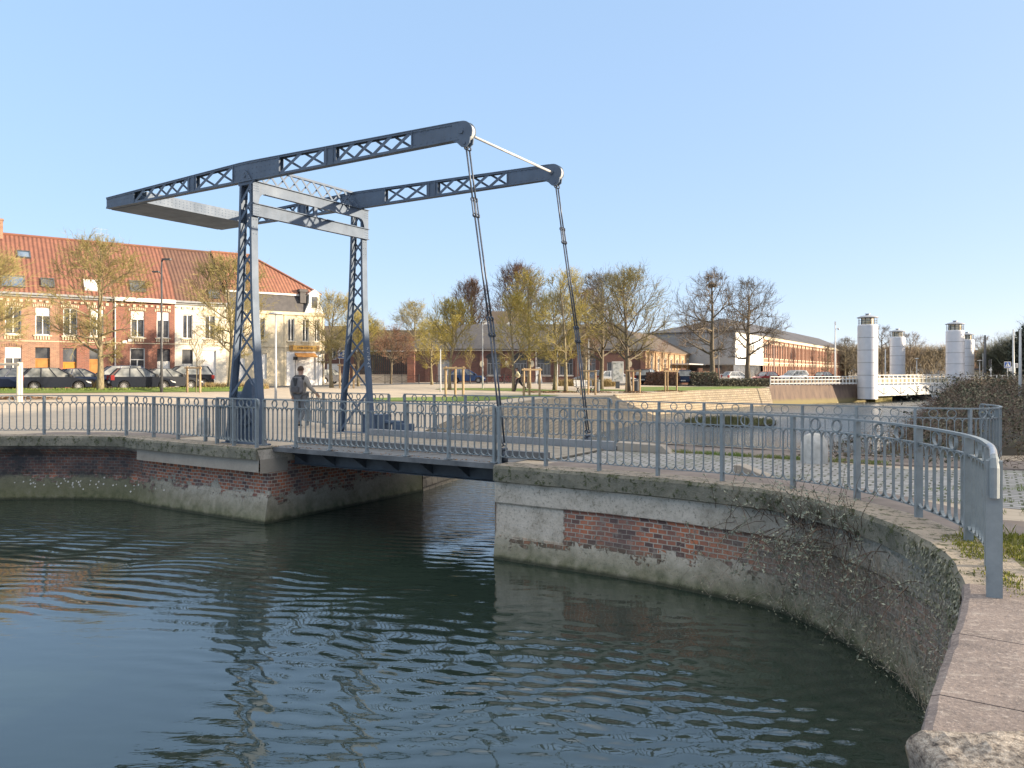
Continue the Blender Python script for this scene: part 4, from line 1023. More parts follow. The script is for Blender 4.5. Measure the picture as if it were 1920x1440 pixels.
tree_proto('golden_small', TW_GOLD, BARKM, seed=3, Ht=6.3, th=1.9, tr=.12, crown=(2.0,1.5,6.5), shape='upright', nl=15, nb=7, nt=6, ntt=4, up=.5)
tree_proto('golden_tall', TW_OLIVE, BARKM, seed=4, Ht=9.5, th=2.3, tr=.15, crown=(2.5,1.9,9.4), shape='fan', nl=16, nb=7, nt=6, ntt=3, up=.45)
tree_proto('dark_fan', TW_GREY, DBARK, seed=5, Ht=9.4, th=2.6, tr=.21, crown=(3.6,2.0,9.6), shape='fan', nl=22, nb=7, nt=6, ntt=4, up=.4, bend=.18)
tree_proto('plane_tree', TW_BROWN, DBARK, seed=6, Ht=12, th=3.6, tr=.33, crown=(5.0,3.0,12.6), nl=17, nb=9, nt=6, ntt=4, bend=.34, twr=.016)
tree_proto('poplar', TW_RED, DBARK, seed=7, Ht=17, th=3.5, tr=.3, crown=(4.6,3,17.5), shape='fan', nl=34, nb=8, nt=6, ntt=4, up=.8, twr=.018)
tree_proto('pruned', TW_RED, DBARK, seed=8, Ht=4.3, th=1.7, tr=.10, crown=(2.0,1.4,4.6), shape='vase', nl=10, nb=7, nt=6, ntt=4)
tree_proto('sapling', TW_GREY, BARKM, seed=9, Ht=4, th=1.6, tr=.03, crown=(.75,1.5,4.1), shape='upright', nl=7, nb=3, nt=3, ntt=2, up=.6, twr=.008)
MADE = {}
def tree(kind, x, y, label, s=1.0, rz=None, group=None, twm=None, z=None, zs=None):
    z = gz(x, y) if z is None else z; rz = rnd.uniform(0, 6.28) if rz is None else rz; sc = (s, s, zs or s)
    group = group or 'bare trees around the square'
    if kind not in MADE:
        T, Cw, tm, bark = TREES[kind]; r = thing('tree', label, 'tree', (x,y,z), rz, group); r.scale = sc
        T.build('trunk', bark, r, smooth_=True, uvbox=False); Cw.build('crown', tm, r, uvbox=False); MADE[kind] = (r, tm)
    else:
        r = dup(MADE[kind][0], (x,y,z), rz, label, group, sc)
        r.scale = sc
    if twm and twm != MADE[kind][1]:
        for c in r.children:
            if c.name.startswith('crown'): c.data = c.data.copy(); c.data.materials[0] = twm
    return r
rnd = random.Random(77)
tree('golden_round', *on(187,46.3), 'big bare tree with golden twigs on the grass verge in front of the brick houses', 1.0, .4)
tree('golden_wide', *on(430,50.5), 'bare tree with dense golden twigs in front of the white house', 1.02, 1.0)
tree('golden_wide', *on(-42,40), 'bare tree at the left edge of the photo, only its branch tips showing', .9, 2.2)
tree('golden_wide', *on(622,60), 'bare golden tree between the corner shop and the far tower leg, beside the blue sign', .86, 3.4)
tree('golden_small', *on(672,66), 'slim tree with a yellowish trunk just behind the far tower leg', 1.0, 1.4)
tree('pruned', *on(733,79), 'low pruned tree with a reddish goblet of twigs before the dark gate', 1.25, 0)
tree('golden_round', *on(700,100), 'bare tree above the dark gate roof, behind the pruned tree', .85, 2.0, twm=TW_OLIVE)
tree('golden_round', *on(778,104), 'tall pale bare tree rising behind the roof, left of the yellow staked tree', 1.15, 5.2)
tree('golden_wide', *on(810,74), 'spreading tree with a forked dark trunk before the brick wall', .72, 4.0, twm=TW_GOLD)
tree('golden_small', *on(843,58), 'bright yellow bushy young tree standing inside the leftmost centre stakes', 1.05, .2)
tree('poplar', *on(885,125), 'narrow reddish bare poplar behind the central roof', .98, 1.0, zs=.93)
tree('poplar', *on(968,122), 'broad reddish bare poplar, tallest of the trees behind the central roof', 1.15, 2.5, zs=1.05)
tree('golden_tall', *on(963,57.5), 'slender golden tree at whose trunk the walker in the pale top passes', .78, 2.6, twm=TW_GOLD)
tree('golden_tall', *on(992,66), 'upright golden tree right of the walker, behind the wooden stakes', 1.08, 4.4)
tree('golden_wide', *on(1040,62), 'golden tree with a pale sunlit trunk left of the far chain', .92, .9)
tree('golden_tall', *on(1061,57), 'golden tree directly behind the lower far chain', .97, 3.2)
tree('golden_round', *on(1098,82), 'reddish golden tree filling the gap right of the far chain', 1.1, 1.8, twm=TW_RED)
tree('dark_fan', *on(1126,66), 'tall bare tree with a fan of dark upright branches beside the advertising panel', 1.04, 2.0)
tree('dark_fan', *on(1178,59), 'bare tree with dark spreading branches standing inside stakes at the ramp', .99, .4, twm=TW_OLIVE)
tree('plane_tree', *on(1334,86), 'large dark plane tree with a bird nest, in front of the white panelled gable', 1.0, .5)
tree('plane_tree', *on(1402,97), 'large plane tree right of the one with the nest, against the white gable', 1.04, 2.6, twm=TW_GREY)
tree('golden_tall', *on(1552,150), 'small bare tree in front of the long brick building, left of the two', .72, 1, twm=TW_BROWN, z=.1)
tree('golden_round', *on(1585,152), 'small dark bare tree at the right end of the long brick building', .88, 3, twm=TW_GREY, z=.1)
tree('plane_tree', *on(1655,170), 'tall bare tree between the two left silver towers', .92, 4, z=0)
tree('plane_tree', *on(1705,185), 'spreading bare tree right of the second silver tower', .86, 1.2, z=0)
tree('plane_tree', *on(1845,190), 'bare tree between the far right silver tower and the black pole', .82, 5.1, z=0)
tree('sapling', *on(368,46.7), 'thin staked sapling in front of the white house', .95, 0, group='staked saplings')
tree('sapling', *on(1247,62.7), 'thin staked sapling at the ramp left of the hedge', 1.0, 1, group='staked saplings', twm=TW_RED)
tree('sapling', *on(882,80), 'thin yellowish sapling beside the blue car', .9, 2, group='staked saplings', twm=TW_GOLD)
tree('sapling', *on(1098,53.5), 'thin sapling inside the stakes behind the bench', .8, 3, group='staked saplings')
# nest
nx, ny = on(1335,86); T = thing('bird_nest', 'dark bundle of sticks, a bird nest high in the plane tree', 'nest', (nx-.1,ny-.3,gz(nx,ny)+11.2))
mb = MB(); r3 = random.Random(4)
for i in range(170):
    p = Vector((r3.gauss(0,.28),r3.gauss(0,.28),r3.gauss(0,.13))); d = Vector((r3.gauss(0,1),r3.gauss(0,1),r3.gauss(0,.4))).normalized()*.3; mb.bar(p-d, p+d, .02, .02)
mb.build('sticks', DBARK, T, uvbox=False)

# stakes round young trees: three posts and a top rail frame
def stake_proto(label, x, y, h=1.75, r=.07, w=.95, m=WOOD, rot=0):
    T = thing('tree_stake', label, 'tree stakes', (x,y,gz(x,y)), rot, 'wooden stakes round young trees'); P = [(-w/2,0),(w/2,0),(.0,w*.7)]
    for px_, py_ in P:
        mb = MB(); mb.tube([(px_,py_,-.1),(px_,py_,h)], r, 8); mb.build('post', m, T, smooth_=False, uvbox=False)
    mb = MB()
    mb.bar((-w/2-.15,-r*.9,h-.1),(w/2+.15,-r*.9,h-.1), r*1.2, r*1.4); mb.bar((-w/2,0,h-.07),(0,w*.7,h-.07), r, r); mb.bar((w/2,0,h-.07),(0,w*.7,h-.07), r, r)
    mb.build('rail', m, T, uvbox=False); return T
x, y = on(852,46); st = stake_proto('wooden stakes round the bright yellow young tree', x, y, 1.85, .075, 1.05)
for px_, Y_, s_, lb in ((997,49,.98,'wooden stakes right of the walker in the pale top'),(1103,53,.93,'wooden stakes behind the bench on the square'),(1187,58,.95,'wooden stakes at the top of the ramp, round the dark spreading tree'),(1258,62,.95,'wooden stakes round the sapling left of the lawn'),(363,46.5,.85,'wooden stakes in front of the white house'),(650,58,1.0,'grey wooden stakes behind the blue sign')):
    x, y = on(px_, Y_); dup(st, (x,y,gz(x,y)), rnd.uniform(-.3,.3), lb, scale=s_)
x, y = on(12,33); stake_proto('pale barked timber frame round a tree at the left edge', x, y, 1.75, .07, 1.15, PALEWOOD, -.15)

# far woodland, hedges, brambles ---------------------------------------
def leaf_mass(mb, fn, n, s0, s1, rg):
    for i in range(n):
        p = fn(rg); s = rg.uniform(s0, s1); a = Vector((rg.gauss(0,1),rg.gauss(0,1),rg.gauss(0,1))).normalized(); b = a.orthogonal().normalized()*s; c = a.cross(b)*rg.uniform(.45,.9); p = Vector(p)
        mb.add([p-b, p-c, p+b, p+c], [(0,1,2,3)])
WOODM = simple('far_twigs', (.175,.135,.085), (.10,.085,.05), .25, .9); WOODG = simple('far_greenery', (.09,.10,.06), (.06,.065,.045), .3, .9)
def wood(label, p0, p1, depth, h0, h1, n, mat, twig_=True, seed=1, name='far_wood', z0=0, lw=.05):
    rg = random.Random(seed); mb = MB(); a = Vector(p0); b = Vector(p1); t = (b-a); nrm = Vector((-t.y,t.x)).normalized()
    for i in range(n):
        f = rg.random(); q = a+t*f+nrm*rg.uniform(0,depth); top = (h0+(h1-h0)*f)*(.80+.26*mnoise.noise(Vector((f*t.length*.09,seed,0)))+.10*mnoise.noise(Vector((f*t.length*.5,seed,3))))
        z = top*(rg.random()**.6); l = rg.uniform(.7,1.8)*min(1.5,top*.2+.3); d = Vector((rg.gauss(0,.45),rg.gauss(0,.45),1)).normalized(); p = Vector((q.x,q.y,z0+z-.3)); w = lw*rg.uniform(.6,1.4)
        s = d.orthogonal().normalized()*w
        e = p+d*l; mb.add([p-s, p+s, e], [(0,1,2)])
        for k in range(2):
            m_ = p+d*l*rg.uniform(.2,.8); d2 = (d+Vector((rg.gauss(0,.8),rg.gauss(0,.8),rg.gauss(0,.4)))).normalized()*l*.5; mb.add([m_-s*.6, m_+s*.6, m_+d2], [(0,1,2)])
    return tag(mb.build(name, mat, uvbox=False), label, 'trees', kind='stuff')
wood('distant mass of bare brown trees behind the silver towers', on(1600,200), on(1840,215), 26, 9.4, 9.8, 17000, WOODM, seed=3, lw=.10)
wood('low distant treeline between the square and the brick hall roof', on(1210,260), on(1320,260), 30, 7, 7, 1500, WOODM, seed=5, lw=.1)
wood('dark wooded bank rising to the right edge of the photo', on(1826,150), on(1975,88), 14, 6.2, 9.6, 26000, WOODG, seed=8, lw=.075)
wood('bare hedge trees behind the wooded bank', on(1840,165), on(1990,112), 20, 8.0, 9.5, 5000, WOODM, seed=9, lw=.06)
# conifer-like tall dark tree at the right edge
def shrub(label, c, r, h, n, mat, seed, s0=.03, s1=.07, name='shrub', stems=30, cat='shrub', group=None, flat=1.0, off=(0,0,0)):
    rg = random.Random(seed); T = thing(name, label, cat, c, 0, group); mb = MB(); L = MB()
    for i in range(stems):
        a = rg.uniform(0,2*pi); q = r*sqrt(rg.random())*.8; p = Vector((q*cos(a)*.5,q*sin(a)*.5*flat,0)); e = Vector((q*cos(a)*.9,q*sin(a)*.9*flat,h*rg.uniform(.4,.72))); m_ = (p+e)/2+Vector((rg.gauss(0,.1),rg.gauss(0,.1),h*.15))
        mb.tube([p,m_,e], [.012*h,.008*h,.003*h], 4)
    def fn(g):
        while True:
            p = Vector((g.uniform(-1,1),g.uniform(-1,1),g.uniform(0,1)))
            if p.length < 1 and p.length > .35 and mnoise.noise(p*2.7+Vector((seed,0,0))) > -.25: return (p.x*r, p.y*r*flat, p.z*h)
    leaf_mass(L, fn, n, s0, s1, rg)
    mb.build('stems', STEMB, T, uvbox=False); L.build('foliage', mat, T, uvbox=False); return T
x, y = on(1926,96); shrub('tall dark evergreen bush at the far right edge behind the grey pole', (x,y,0), 2.6, 7.6, 3800, simple('evergreen', (.035,.045,.03), (.055,.06,.04), 1, .9), 21, .12, .26, 'evergreen_tree', 7, 'tree')
# bramble thicket of the right bank: one tangled mass that follows the bank
rg = random.Random(15); mb = MB(); ml = MB()
def mound(x, y):                                       # height of the thicket
    best = 1e9
    P = [(9.6,15.4),(12.2,17),(28.6,46.5),(44.6,73.5),(52,88)]
    d = min(seg_d(x, y, P[i], P[i+1]) for i in range(4))
    return d
BR = []
for i in range(42000):
    f = rg.random()**2.1; 
    yy = 13.2+f*72; xm = 8.6+(yy-15)*.60
    q = rg.uniform(-2.6, 7.0+f*6); x = xm+q*.857; y = yy-q*.515
    if y < 12.6 or hypot(x-8.6,y-14.0) < .9: continue
    if x < 9.5 and y < 15.2 and rg.random() < .8: continue
    g0 = -1.4+1.4*smooth((q+2.6)/2.4) if y > 15.5 else 0
    hump = (.66+.45*mnoise.noise(Vector((x*.35,y*.35,2)))+.3*mnoise.noise(Vector((x*1.1,y*1.1,5))))*smooth((q+2.9)/2.6)*(.35+.65*smooth((y-12.8)/4.5))*(1+.1*smooth((y-20)/20))*(1 if y < 60 else max(.15, 1-(y-60)/24))
    z = g0+hump*rg.random()**.55
    sc = .5+y/34
    BR.append((x,y,z))
    if i % 40 == 0 and q > -1 and y > 14.5:
        d = Vector((rg.gauss(0,.5),rg.gauss(0,.5),1)).normalized()*rg.uniform(.5,1.0)*min(1.4,sc); b_ = Vector((rg.gauss(0,.5),rg.gauss(0,.5),-.25)); P_ = [Vector((x,y,z))+d*t+b_*t*t*.8*min(1.4,sc) for t in (0,.3,.6,.85,1.0)]; mb.tube(P_, [.006*sc,.005*sc,.004*sc,.003*sc,.002*sc], 3, cap=False)
        for k in range(9):
            p = P_[rg.randrange(1,5)]+Vector((rg.gauss(0,.06),rg.gauss(0,.06),rg.gauss(0,.06)))*sc; a = Vector((rg.gauss(0,1),rg.gauss(0,1),rg.gauss(0,1))).normalized(); b = a.orthogonal().normalized()*.04*sc; c = a.cross(b)*.6; ml.add([p-b,p-c,p+b,p+c],[(0,1,2,3)])
    if i % 3 == 0:
        d = Vector((rg.gauss(0,1),rg.gauss(0,1),rg.gauss(.2,.5))).normalized()*rg.uniform(.25,.65)*sc; m_ = Vector((x,y,z))+d*.5+Vector((0,0,.07)); mb.tube([(x,y,z),m_,Vector((x,y,z))+d-Vector((0,0,.1))], [.005*sc,.0045*sc,.002*sc], 3, cap=False)
    else:
        s = rg.uniform(.022,.055)*sc; a = Vector((rg.gauss(0,1),rg.gauss(0,1),rg.gauss(0,1))).normalized(); b = a.orthogonal().normalized()*s; c = a.cross(b)*.6; p = Vector((x,y,z)); ml.add([p-b,p-c,p+b,p+c],[(0,1,2,3)])
BT = thing('bramble_thicket', 'tangled brown-green bramble thicket covering the right canal bank behind the far railing', 'brambles', (12.2,17,0)); BT['kind'] = 'stuff'
mb.build('stems', STEMB, BT, (12.2,17,0), uvbox=False); ml.build('leaves', LEAFD, BT, (12.2,17,0), uvbox=False)
gb = MB()
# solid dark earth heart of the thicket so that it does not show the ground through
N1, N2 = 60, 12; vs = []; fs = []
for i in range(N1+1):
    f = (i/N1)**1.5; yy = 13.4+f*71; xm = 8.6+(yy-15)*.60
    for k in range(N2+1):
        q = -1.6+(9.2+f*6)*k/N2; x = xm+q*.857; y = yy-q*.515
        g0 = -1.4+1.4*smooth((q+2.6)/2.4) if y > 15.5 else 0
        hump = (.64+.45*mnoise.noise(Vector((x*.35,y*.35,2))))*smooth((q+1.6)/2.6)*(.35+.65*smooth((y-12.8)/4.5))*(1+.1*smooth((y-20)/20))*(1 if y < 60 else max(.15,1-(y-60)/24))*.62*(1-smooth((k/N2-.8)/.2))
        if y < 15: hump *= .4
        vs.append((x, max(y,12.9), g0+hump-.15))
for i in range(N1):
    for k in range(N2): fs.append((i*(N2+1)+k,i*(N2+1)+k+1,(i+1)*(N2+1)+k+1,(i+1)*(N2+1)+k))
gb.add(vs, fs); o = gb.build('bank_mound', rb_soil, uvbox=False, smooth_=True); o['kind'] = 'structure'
# grey-leaved shrub rooted in the right quay wall, with dry creepers over the masonry
rg = random.Random(31)
root = Vector((3.78,9.35,-.32)); BS = thing('wall_shrub', 'grey-leaved straggly shrub growing out of the right quay wall', 'shrub', tuple(root)); ms = MB(); mlf = MB()
def wallpt(s, z, out=.06):                              # a point on the wall face, s metres along the top edge
    L = 0
    for a, b in zip(path, path[1:]):
        d = hypot(b[0]-a[0], b[1]-a[1])
        if L+d >= s:
            t = (s-L)/d; x = a[0]+(b[0]-a[0])*t; y = a[1]+(b[1]-a[1])*t; tx, ty = (b[0]-a[0])/d, (b[1]-a[1])/d
            q = out+(.0 if z > -.66 else .0+(-.66-z)*.03); return Vector((x+ty*q, y-tx*q, z))
        L += d
    return Vector((*path[-1], z))
def leaf(mb, p, s, d=None):
    a = d or Vector((rg.gauss(0,1),rg.gauss(0,1),rg.gauss(.3,.7))).normalized(); b = a.orthogonal().normalized(); b = (b*cos(rg.uniform(0,6))+a.cross(b)*sin(rg.uniform(0,6))).normalized()
    mb.add([p, p+a*s*.5+b*s*.2, p+a*s, p+a*s*.5-b*s*.2], [(0,1,2,3)])
s0 = 7.15
def length_to(pt):
    L = 0; best = (1e9, 0)
    for a, b in zip(path, path[1:]):
        d = hypot(a[0]-pt[0], a[1]-pt[1]); best = min(best, (d, L)); L += hypot(b[0]-a[0], b[1]-a[1])
    return best[1]
s0 = length_to((3.85,9.6))
for i in range(170):
    up_ = rg.random() < .42
    st = s0+rg.gauss(-.1,.75); z0 = rg.uniform(-.45,-.25) if up_ else rg.uniform(-.75,-.2)
    p = wallpt(st, z0, .03); pts = [p]; L = rg.uniform(.35,.95) if up_ else rg.uniform(.45,1.15); n = 7
    d = Vector((rg.gauss(0,.55)-.15, rg.gauss(0,.55)-.2, 1.0)) if up_ else Vector((rg.gauss(-.45,.35), rg.gauss(-.35,.6), rg.gauss(.1,.35)))
    d.normalize()
    for k in range(n):
        d = (d+Vector((rg.gauss(0,.18),rg.gauss(0,.18),(.02 if up_ else -.22)))).normalized(); pts.append(pts[-1]+d*L/n)
    ms.tube(pts, [.0055-.0045*k/n for k in range(n+1)], 4, cap=False)
    for k in range(int(15*L) if not up_ else int(12*L)):
        f = rg.uniform(.25,1)*n; j = min(n-1, int(f)); q = pts[j]+(pts[j+1]-pts[j])*(f-j); 
        for w in range(2 if not up_ else 1): leaf(mlf, q, rg.uniform(.025,.06))
ms.build('stems', STEMB, BS, tuple(root), uvbox=False); mlf.build('foliage', LEAFG, BS, tuple(root), uvbox=False)
CR = thing('wall_creeper', 'dry grey creeper and moss matted over the right end of the quay wall', 'creeper', tuple(wallpt(s0+1.2,-.8))); mc = MB(); ml = MB(); oc = tuple(CR.location)
for i in range(850):
    s = s0+rg.uniform(-2.2,3.8); z = rg.uniform(-1.5,-.28)
    if s < s0 and z > -.75-.25*(s-s0+2) and rg.random() < .75: continue
    if s < s0-1.0 and rg.random() < .6: continue
    p = wallpt(s, z, .045); q = wallpt(s+rg.gauss(0,.16), max(-1.56,z-rg.uniform(.05,.30)), rg.uniform(.03,.11)); m_ = (p+q)/2+Vector((rg.gauss(0,.03),rg.gauss(0,.03),.02))
    mc.tube([p,m_,q], [.0035,.003,.002], 3, cap=False)
    for k in range(5): leaf(ml, q+Vector((rg.gauss(0,.07),rg.gauss(0,.07),rg.gauss(0,.07))), rg.uniform(.018,.045))
for i in range(1500):                                   # hanging moss at the coping's end
    s = s0+rg.uniform(1.9,4.0); z = -.02-rg.random()**1.6*.55; leaf(ml, wallpt(s, z, .08), rg.uniform(.02,.05), Vector((rg.gauss(0,.4),rg.gauss(0,.4),-1)).normalized())
mc.build('stems', simple('dry_stems', (.40,.34,.27), (.22,.18,.14), 9, .9), CR, oc, uvbox=False); ml.build('leaves', simple('wall_moss', (.17,.18,.10), (.42,.39,.31), 9, .95), CR, oc, uvbox=False)
# moss cushions along the coping lip
mk = MB(); rg = random.Random(8)
for P_, out, lo, hi in ((cp, -1, 0, len(cp)-1), (fullL, 1, 2, 40)):
    for i in range(230):
        k = rg.randrange(lo, min(hi, len(P_)-1)); t = rg.random(); a, b = P_[k], P_[k+1]; d = Vector((b[0]-a[0],b[1]-a[1])).normalized(); nr = Vector((d.y,-d.x))*(1 if out < 0 else -1); c = Vector((a[0]+(b[0]-a[0])*t, a[1]+(b[1]-a[1])*t))+nr*rg.uniform(-.02,.05)
        if mnoise.noise(Vector((c.x*1.7,c.y*1.7,1))) < -.05: continue
        for q in range(9):
            leaf(mk, Vector((c.x+rg.gauss(0,.05),c.y+rg.gauss(0,.05),.012+rg.uniform(-.09,.015))), rg.uniform(.015,.035))
tag(mk.build('coping_moss', simple('coping_moss', (.045,.055,.018), (.085,.10,.03), 7, .95), uvbox=False), 'dark green moss cushions along the lips of both quay copings', 'moss', kind='stuff')
# floating planted island
x, y = 13.6, 48.0; T = thing('floating_island', 'low floating raft of rushes in the middle of the canal', 'floating island', (x,y,-1.6), -.25); rg = random.Random(2)
mb = MB(); mb.prism([(2.75*cos(t),3.6*sin(t)) for t in [k*2*pi/28 for k in range(28)]], lambda a,b,t: (a,b,t), -.1, .10); mb.build('raft', rb_soil, T, uvbox=False)
mb = MB(); 
for i in range(2600):
    a = rg.uniform(0,2*pi); q = sqrt(rg.random()); px_, py_ = 2.75*q*cos(a), 3.6*q*sin(a); h = rg.uniform(.15,.5)*(1.1-.5*q); t = rg.uniform(0,6.3); w = .025; lx, ly = rg.gauss(0,.12), rg.gauss(0,.12)
    mb.add([(px_-w*cos(t),py_-w*sin(t),.08),(px_+w*cos(t),py_+w*sin(t),.08),(px_+lx,py_+ly,.08+h)], [(0,1,2)])
mb.build('rushes', simple('rushes', (.13,.135,.05), (.08,.08,.035), 2, .9), T, uvbox=False)
# hedges
def hedge(label, x, y, L, D, h, rot, mat, seed, z=None):
    rg = random.Random(seed); T = thing('hedge', label, 'hedge', (x,y,gz(x,y) if z is None else z), rot, 'clipped hedges beside the far parked cars'); mb = MB(); mb.box(-L/2+.1,L/2-.1,-D/2+.1,D/2-.1,0,h-.12); mb.build('core', STEMB, T, uvbox=False); mb = MB()
    def fn(g):
        k = g.random(); p = [g.uniform(-L/2,L/2), g.uniform(-D/2,D/2), g.uniform(0,h)]
        if k < .45: p[1] = -D/2+g.gauss(0,.06)
        elif k < .75: p[2] = h+g.gauss(0,.06)
        else: p[0] = g.choice((-L/2,L/2))+g.gauss(0,.06)
        return p
    leaf_mass(mb, fn, int(900*L*.5), .05, .12, rg); mb.build('foliage', mat, T, uvbox=False)
HG = simple('hedge_grey', (.10,.10,.065), (.15,.14,.10), 2, .9)
x, y = on(1242,83); hedge('reddish-brown leafless hedge left of the dark van', x, y, 3.3, 1.2, 1.35, 0, simple('hedge_red', (.17,.09,.055), (.11,.065,.045), 2, .9), 1)
x, y = on(1318,84); hedge('grey-green clipped hedge right of the dark van', x, y, 2.9, 1.2, 1.4, 0, HG, 2)
x, y = on(1395,84); hedge('long low grey-green hedge in front of the white parked cars', x, y, 6.4, 1.0, .78, .12, HG, 3)
def drygrass(label, x, y, L, D, h, seed):
    rg = random.Random(seed); mb = MB()
    for i in range(int(260*L)):
        a, b = rg.uniform(-L/2,L/2), rg.uniform(-D/2,D/2); blades_r(mb, x+a, y+b, gz(x,y), 2, .15, h, .025, rg)
    return tag(mb.build('dry_grass', DRYL, uvbox=False), label, 'dry grass', kind='stuff')
def blades_r(mb, x, y, z, n, r, h, w, rg):
    for _ in range(n):
        bx, by = x+rg.gauss(0,r), y+rg.gauss(0,r); t = rg.uniform(0,6.3); hh = h*rg.uniform(.5,1.1); dx, dy = cos(t)*w, sin(t)*w; lx, ly = rg.gauss(0,.35)*hh, rg.gauss(0,.35)*hh
        mb.add([(bx-dx,by-dy,z),(bx+dx,by+dy,z),(bx+lx,by+ly,z+hh)], [(0,1,2)])
x, y = on(1095,74); drygrass('golden dry ornamental grass behind the bench', x, y, 5.6, 1.0, .75, 1)
x, y = on(1135,76); drygrass('golden dry ornamental grass left of the advertising panel', x, y, 1.8, 1.0, .8, 2)
x, y = on(420,56); drygrass('dry brown grass strip below the white house', x, y, 6.0, .7, .5, 3)
x, y = on(25,52); drygrass('dry reddish grass behind the timber frame at the left edge', x, y, 3.2, .6, .7, 4)
x, y = on(168,51); drygrass('dry grass clump behind the big tree trunk', x, y, 1.5, .6, .7, 5)

# ------------------------------------------------------------------ buildings
def wall_open(mb, x0, x1, z0, z1, ops, y=0.0, rev=.18, mi=0):
    xs = sorted({x0, x1, *[o[0] for o in ops], *[o[1] for o in ops]}); zs = sorted({z0, z1, *[o[2] for o in ops], *[o[3] for o in ops]})
    for a, b in zip(xs, xs[1:]):
        for c, d in zip(zs, zs[1:]):
            mx, mz = (a+b)/2, (c+d)/2
            if any(o[0] < mx < o[1] and o[2] < mz < o[3] for o in ops): continue
            mb.add([(a,y,c),(b,y,c),(b,y,d),(a,y,d)], [(0,1,2,3)], mi)
    for a, b, c, d in [o[:4] for o in ops]:
        mb.add([(a,y,c),(b,y,c),(b,y,d),(a,y,d),(a,y+rev,c),(b,y+rev,c),(b,y+rev,d),(a,y+rev,d)], [(0,4,5,1),(1,5,6,2),(2,6,7,3),(3,7,4,0)], mi)
def window(R, a, b, c, d, y=0.0, frame=WHITEP, glass=GLASS, blind=0.0, mull=1, transom=.0, sill=None, lintel=None, name='window', rev=.18):
    mb = MB(); mb.add([(a,y+rev-.02,c),(b,y+rev-.02,c),(b,y+rev-.02,d),(a,y+rev-.02,d)], [(0,1,2,3)]); g = mb.build(name, glass, R)
    mb = MB(); t = .07; yy = y+rev-.09
    mb.box(a,a+t,yy,yy+.06,c,d); mb.box(b-t,b,yy,yy+.06,c,d); mb.box(a+t,b-t,yy,yy+.06,c,c+t); mb.box(a+t,b-t,yy,yy+.06,d-t,d)
    for k in range(mull): x = a+(b-a)*(k+1)/(mull+1); mb.box(x-.035,x+.035,yy+.005,yy+.055,c+t,(d-t) if not transom else c+(d-c)*transom)
    if transom: z = c+(d-c)*transom; mb.box(a+t,b-t,yy-.005,yy+.05,z,z+.07)
    mb.build('frame', frame, g)
    if blind: mb = MB(); mb.box(a+.03,b-.03,yy-.03,yy-.006,d-(d-c)*blind,d-.01); mb.build('blind', WHITEBR_C, g)
    if sill is not None:
        mb = MB(); mb.box(a-.12,b+.12,y-.10,y+.02,c-.09,c); n = 6; st = (b-a+.1)/n
        for k in range(n): mb.box(a-.05+k*st,a-.05+k*st+st*.52,y-.05,y-.002,c-.34,c-.09)
        mb.build('sill', sill, g)
    if lintel is not None:
        mb = MB(); n = 9; st = (b-a+.3)/n
        for k in range(n):
            f = (k+.5)/n*2-1; z = d+.10-.10*f*f; mb.box(a-.15+k*st,a-.15+k*st+st*.55,y-.045,y-.002,z,z+.20)
        mb.build('lintel', lintel, g)
    return g
def door(R, a, b, c, d, y=0.0, m=OCHRE, fan=.28, glass=GLASS, rev=.2, panels=True):
    mb = MB(); zt = d-(d-c)*fan; mb.box(a+.0,b-.0,y+rev-.05,y+rev,c,zt)
    if panels:
        mb.box(a+.12,b-.12,y+rev-.065,y+rev-.05,c+.2,c+(zt-c)*.45); mb.box(a+.12,b-.12,y+rev-.065,y+rev-.05,c+(zt-c)*.52,zt-.14)
    mb.box(a,b,y+rev-.08,y+rev,zt,zt+.07); D = mb.build('door', m, R)
    mb = MB(); mb.box(a,b,y+rev-.03,y+rev,zt+.07,d); mb.build('fanlight', glass, D)
    mb = MB(); mb.box(b-.2,b-.1,y+rev-.12,y+rev-.065,c+1.0,c+1.05); mb.build('handle', PALESTEEL, D)
    return D
RE = atan2(.6,.8); ZG = .38
def rowpt(s, d=0): return (-37.3+.8*s-.6*d, 56+.6*s+.8*d, ZG)
PROF = [(-.28,7.02),(1.05,8.75),(4.7,12.0),(8.6,7.2)]
def roof_y(z):
    for (a,za),(b,zb) in zip(PROF, PROF[1:]):
        if za <= z <= zb: return a+(b-a)*(z-za)/(zb-za), atan2(zb-za, b-a)
    return 4.7, 0
def roof_strip(w, prof=PROF):
    mb = MB(); n = len(prof); mb.uvs = []; cum = [0]
    for a, b in zip(prof, prof[1:]): cum.append(cum[-1]+hypot(b[0]-a[0], b[1]-a[1]))
    nx = max(2, int(w/.5)); vs = []
    for i in range(nx+1):
        x = w*i/nx
        for k, (y, z) in enumerate(prof): s = mnoise.noise(Vector((x*.7,y*.6,w)))*.05; vs.append((x,y,z+s)); mb.uvs.append((x,cum[k]))
    mb.add(vs, [(i*n+k,i*n+n+k,i*n+n+k+1,i*n+k+1) for i in range(nx) for k in range(n-1)])
    return mb
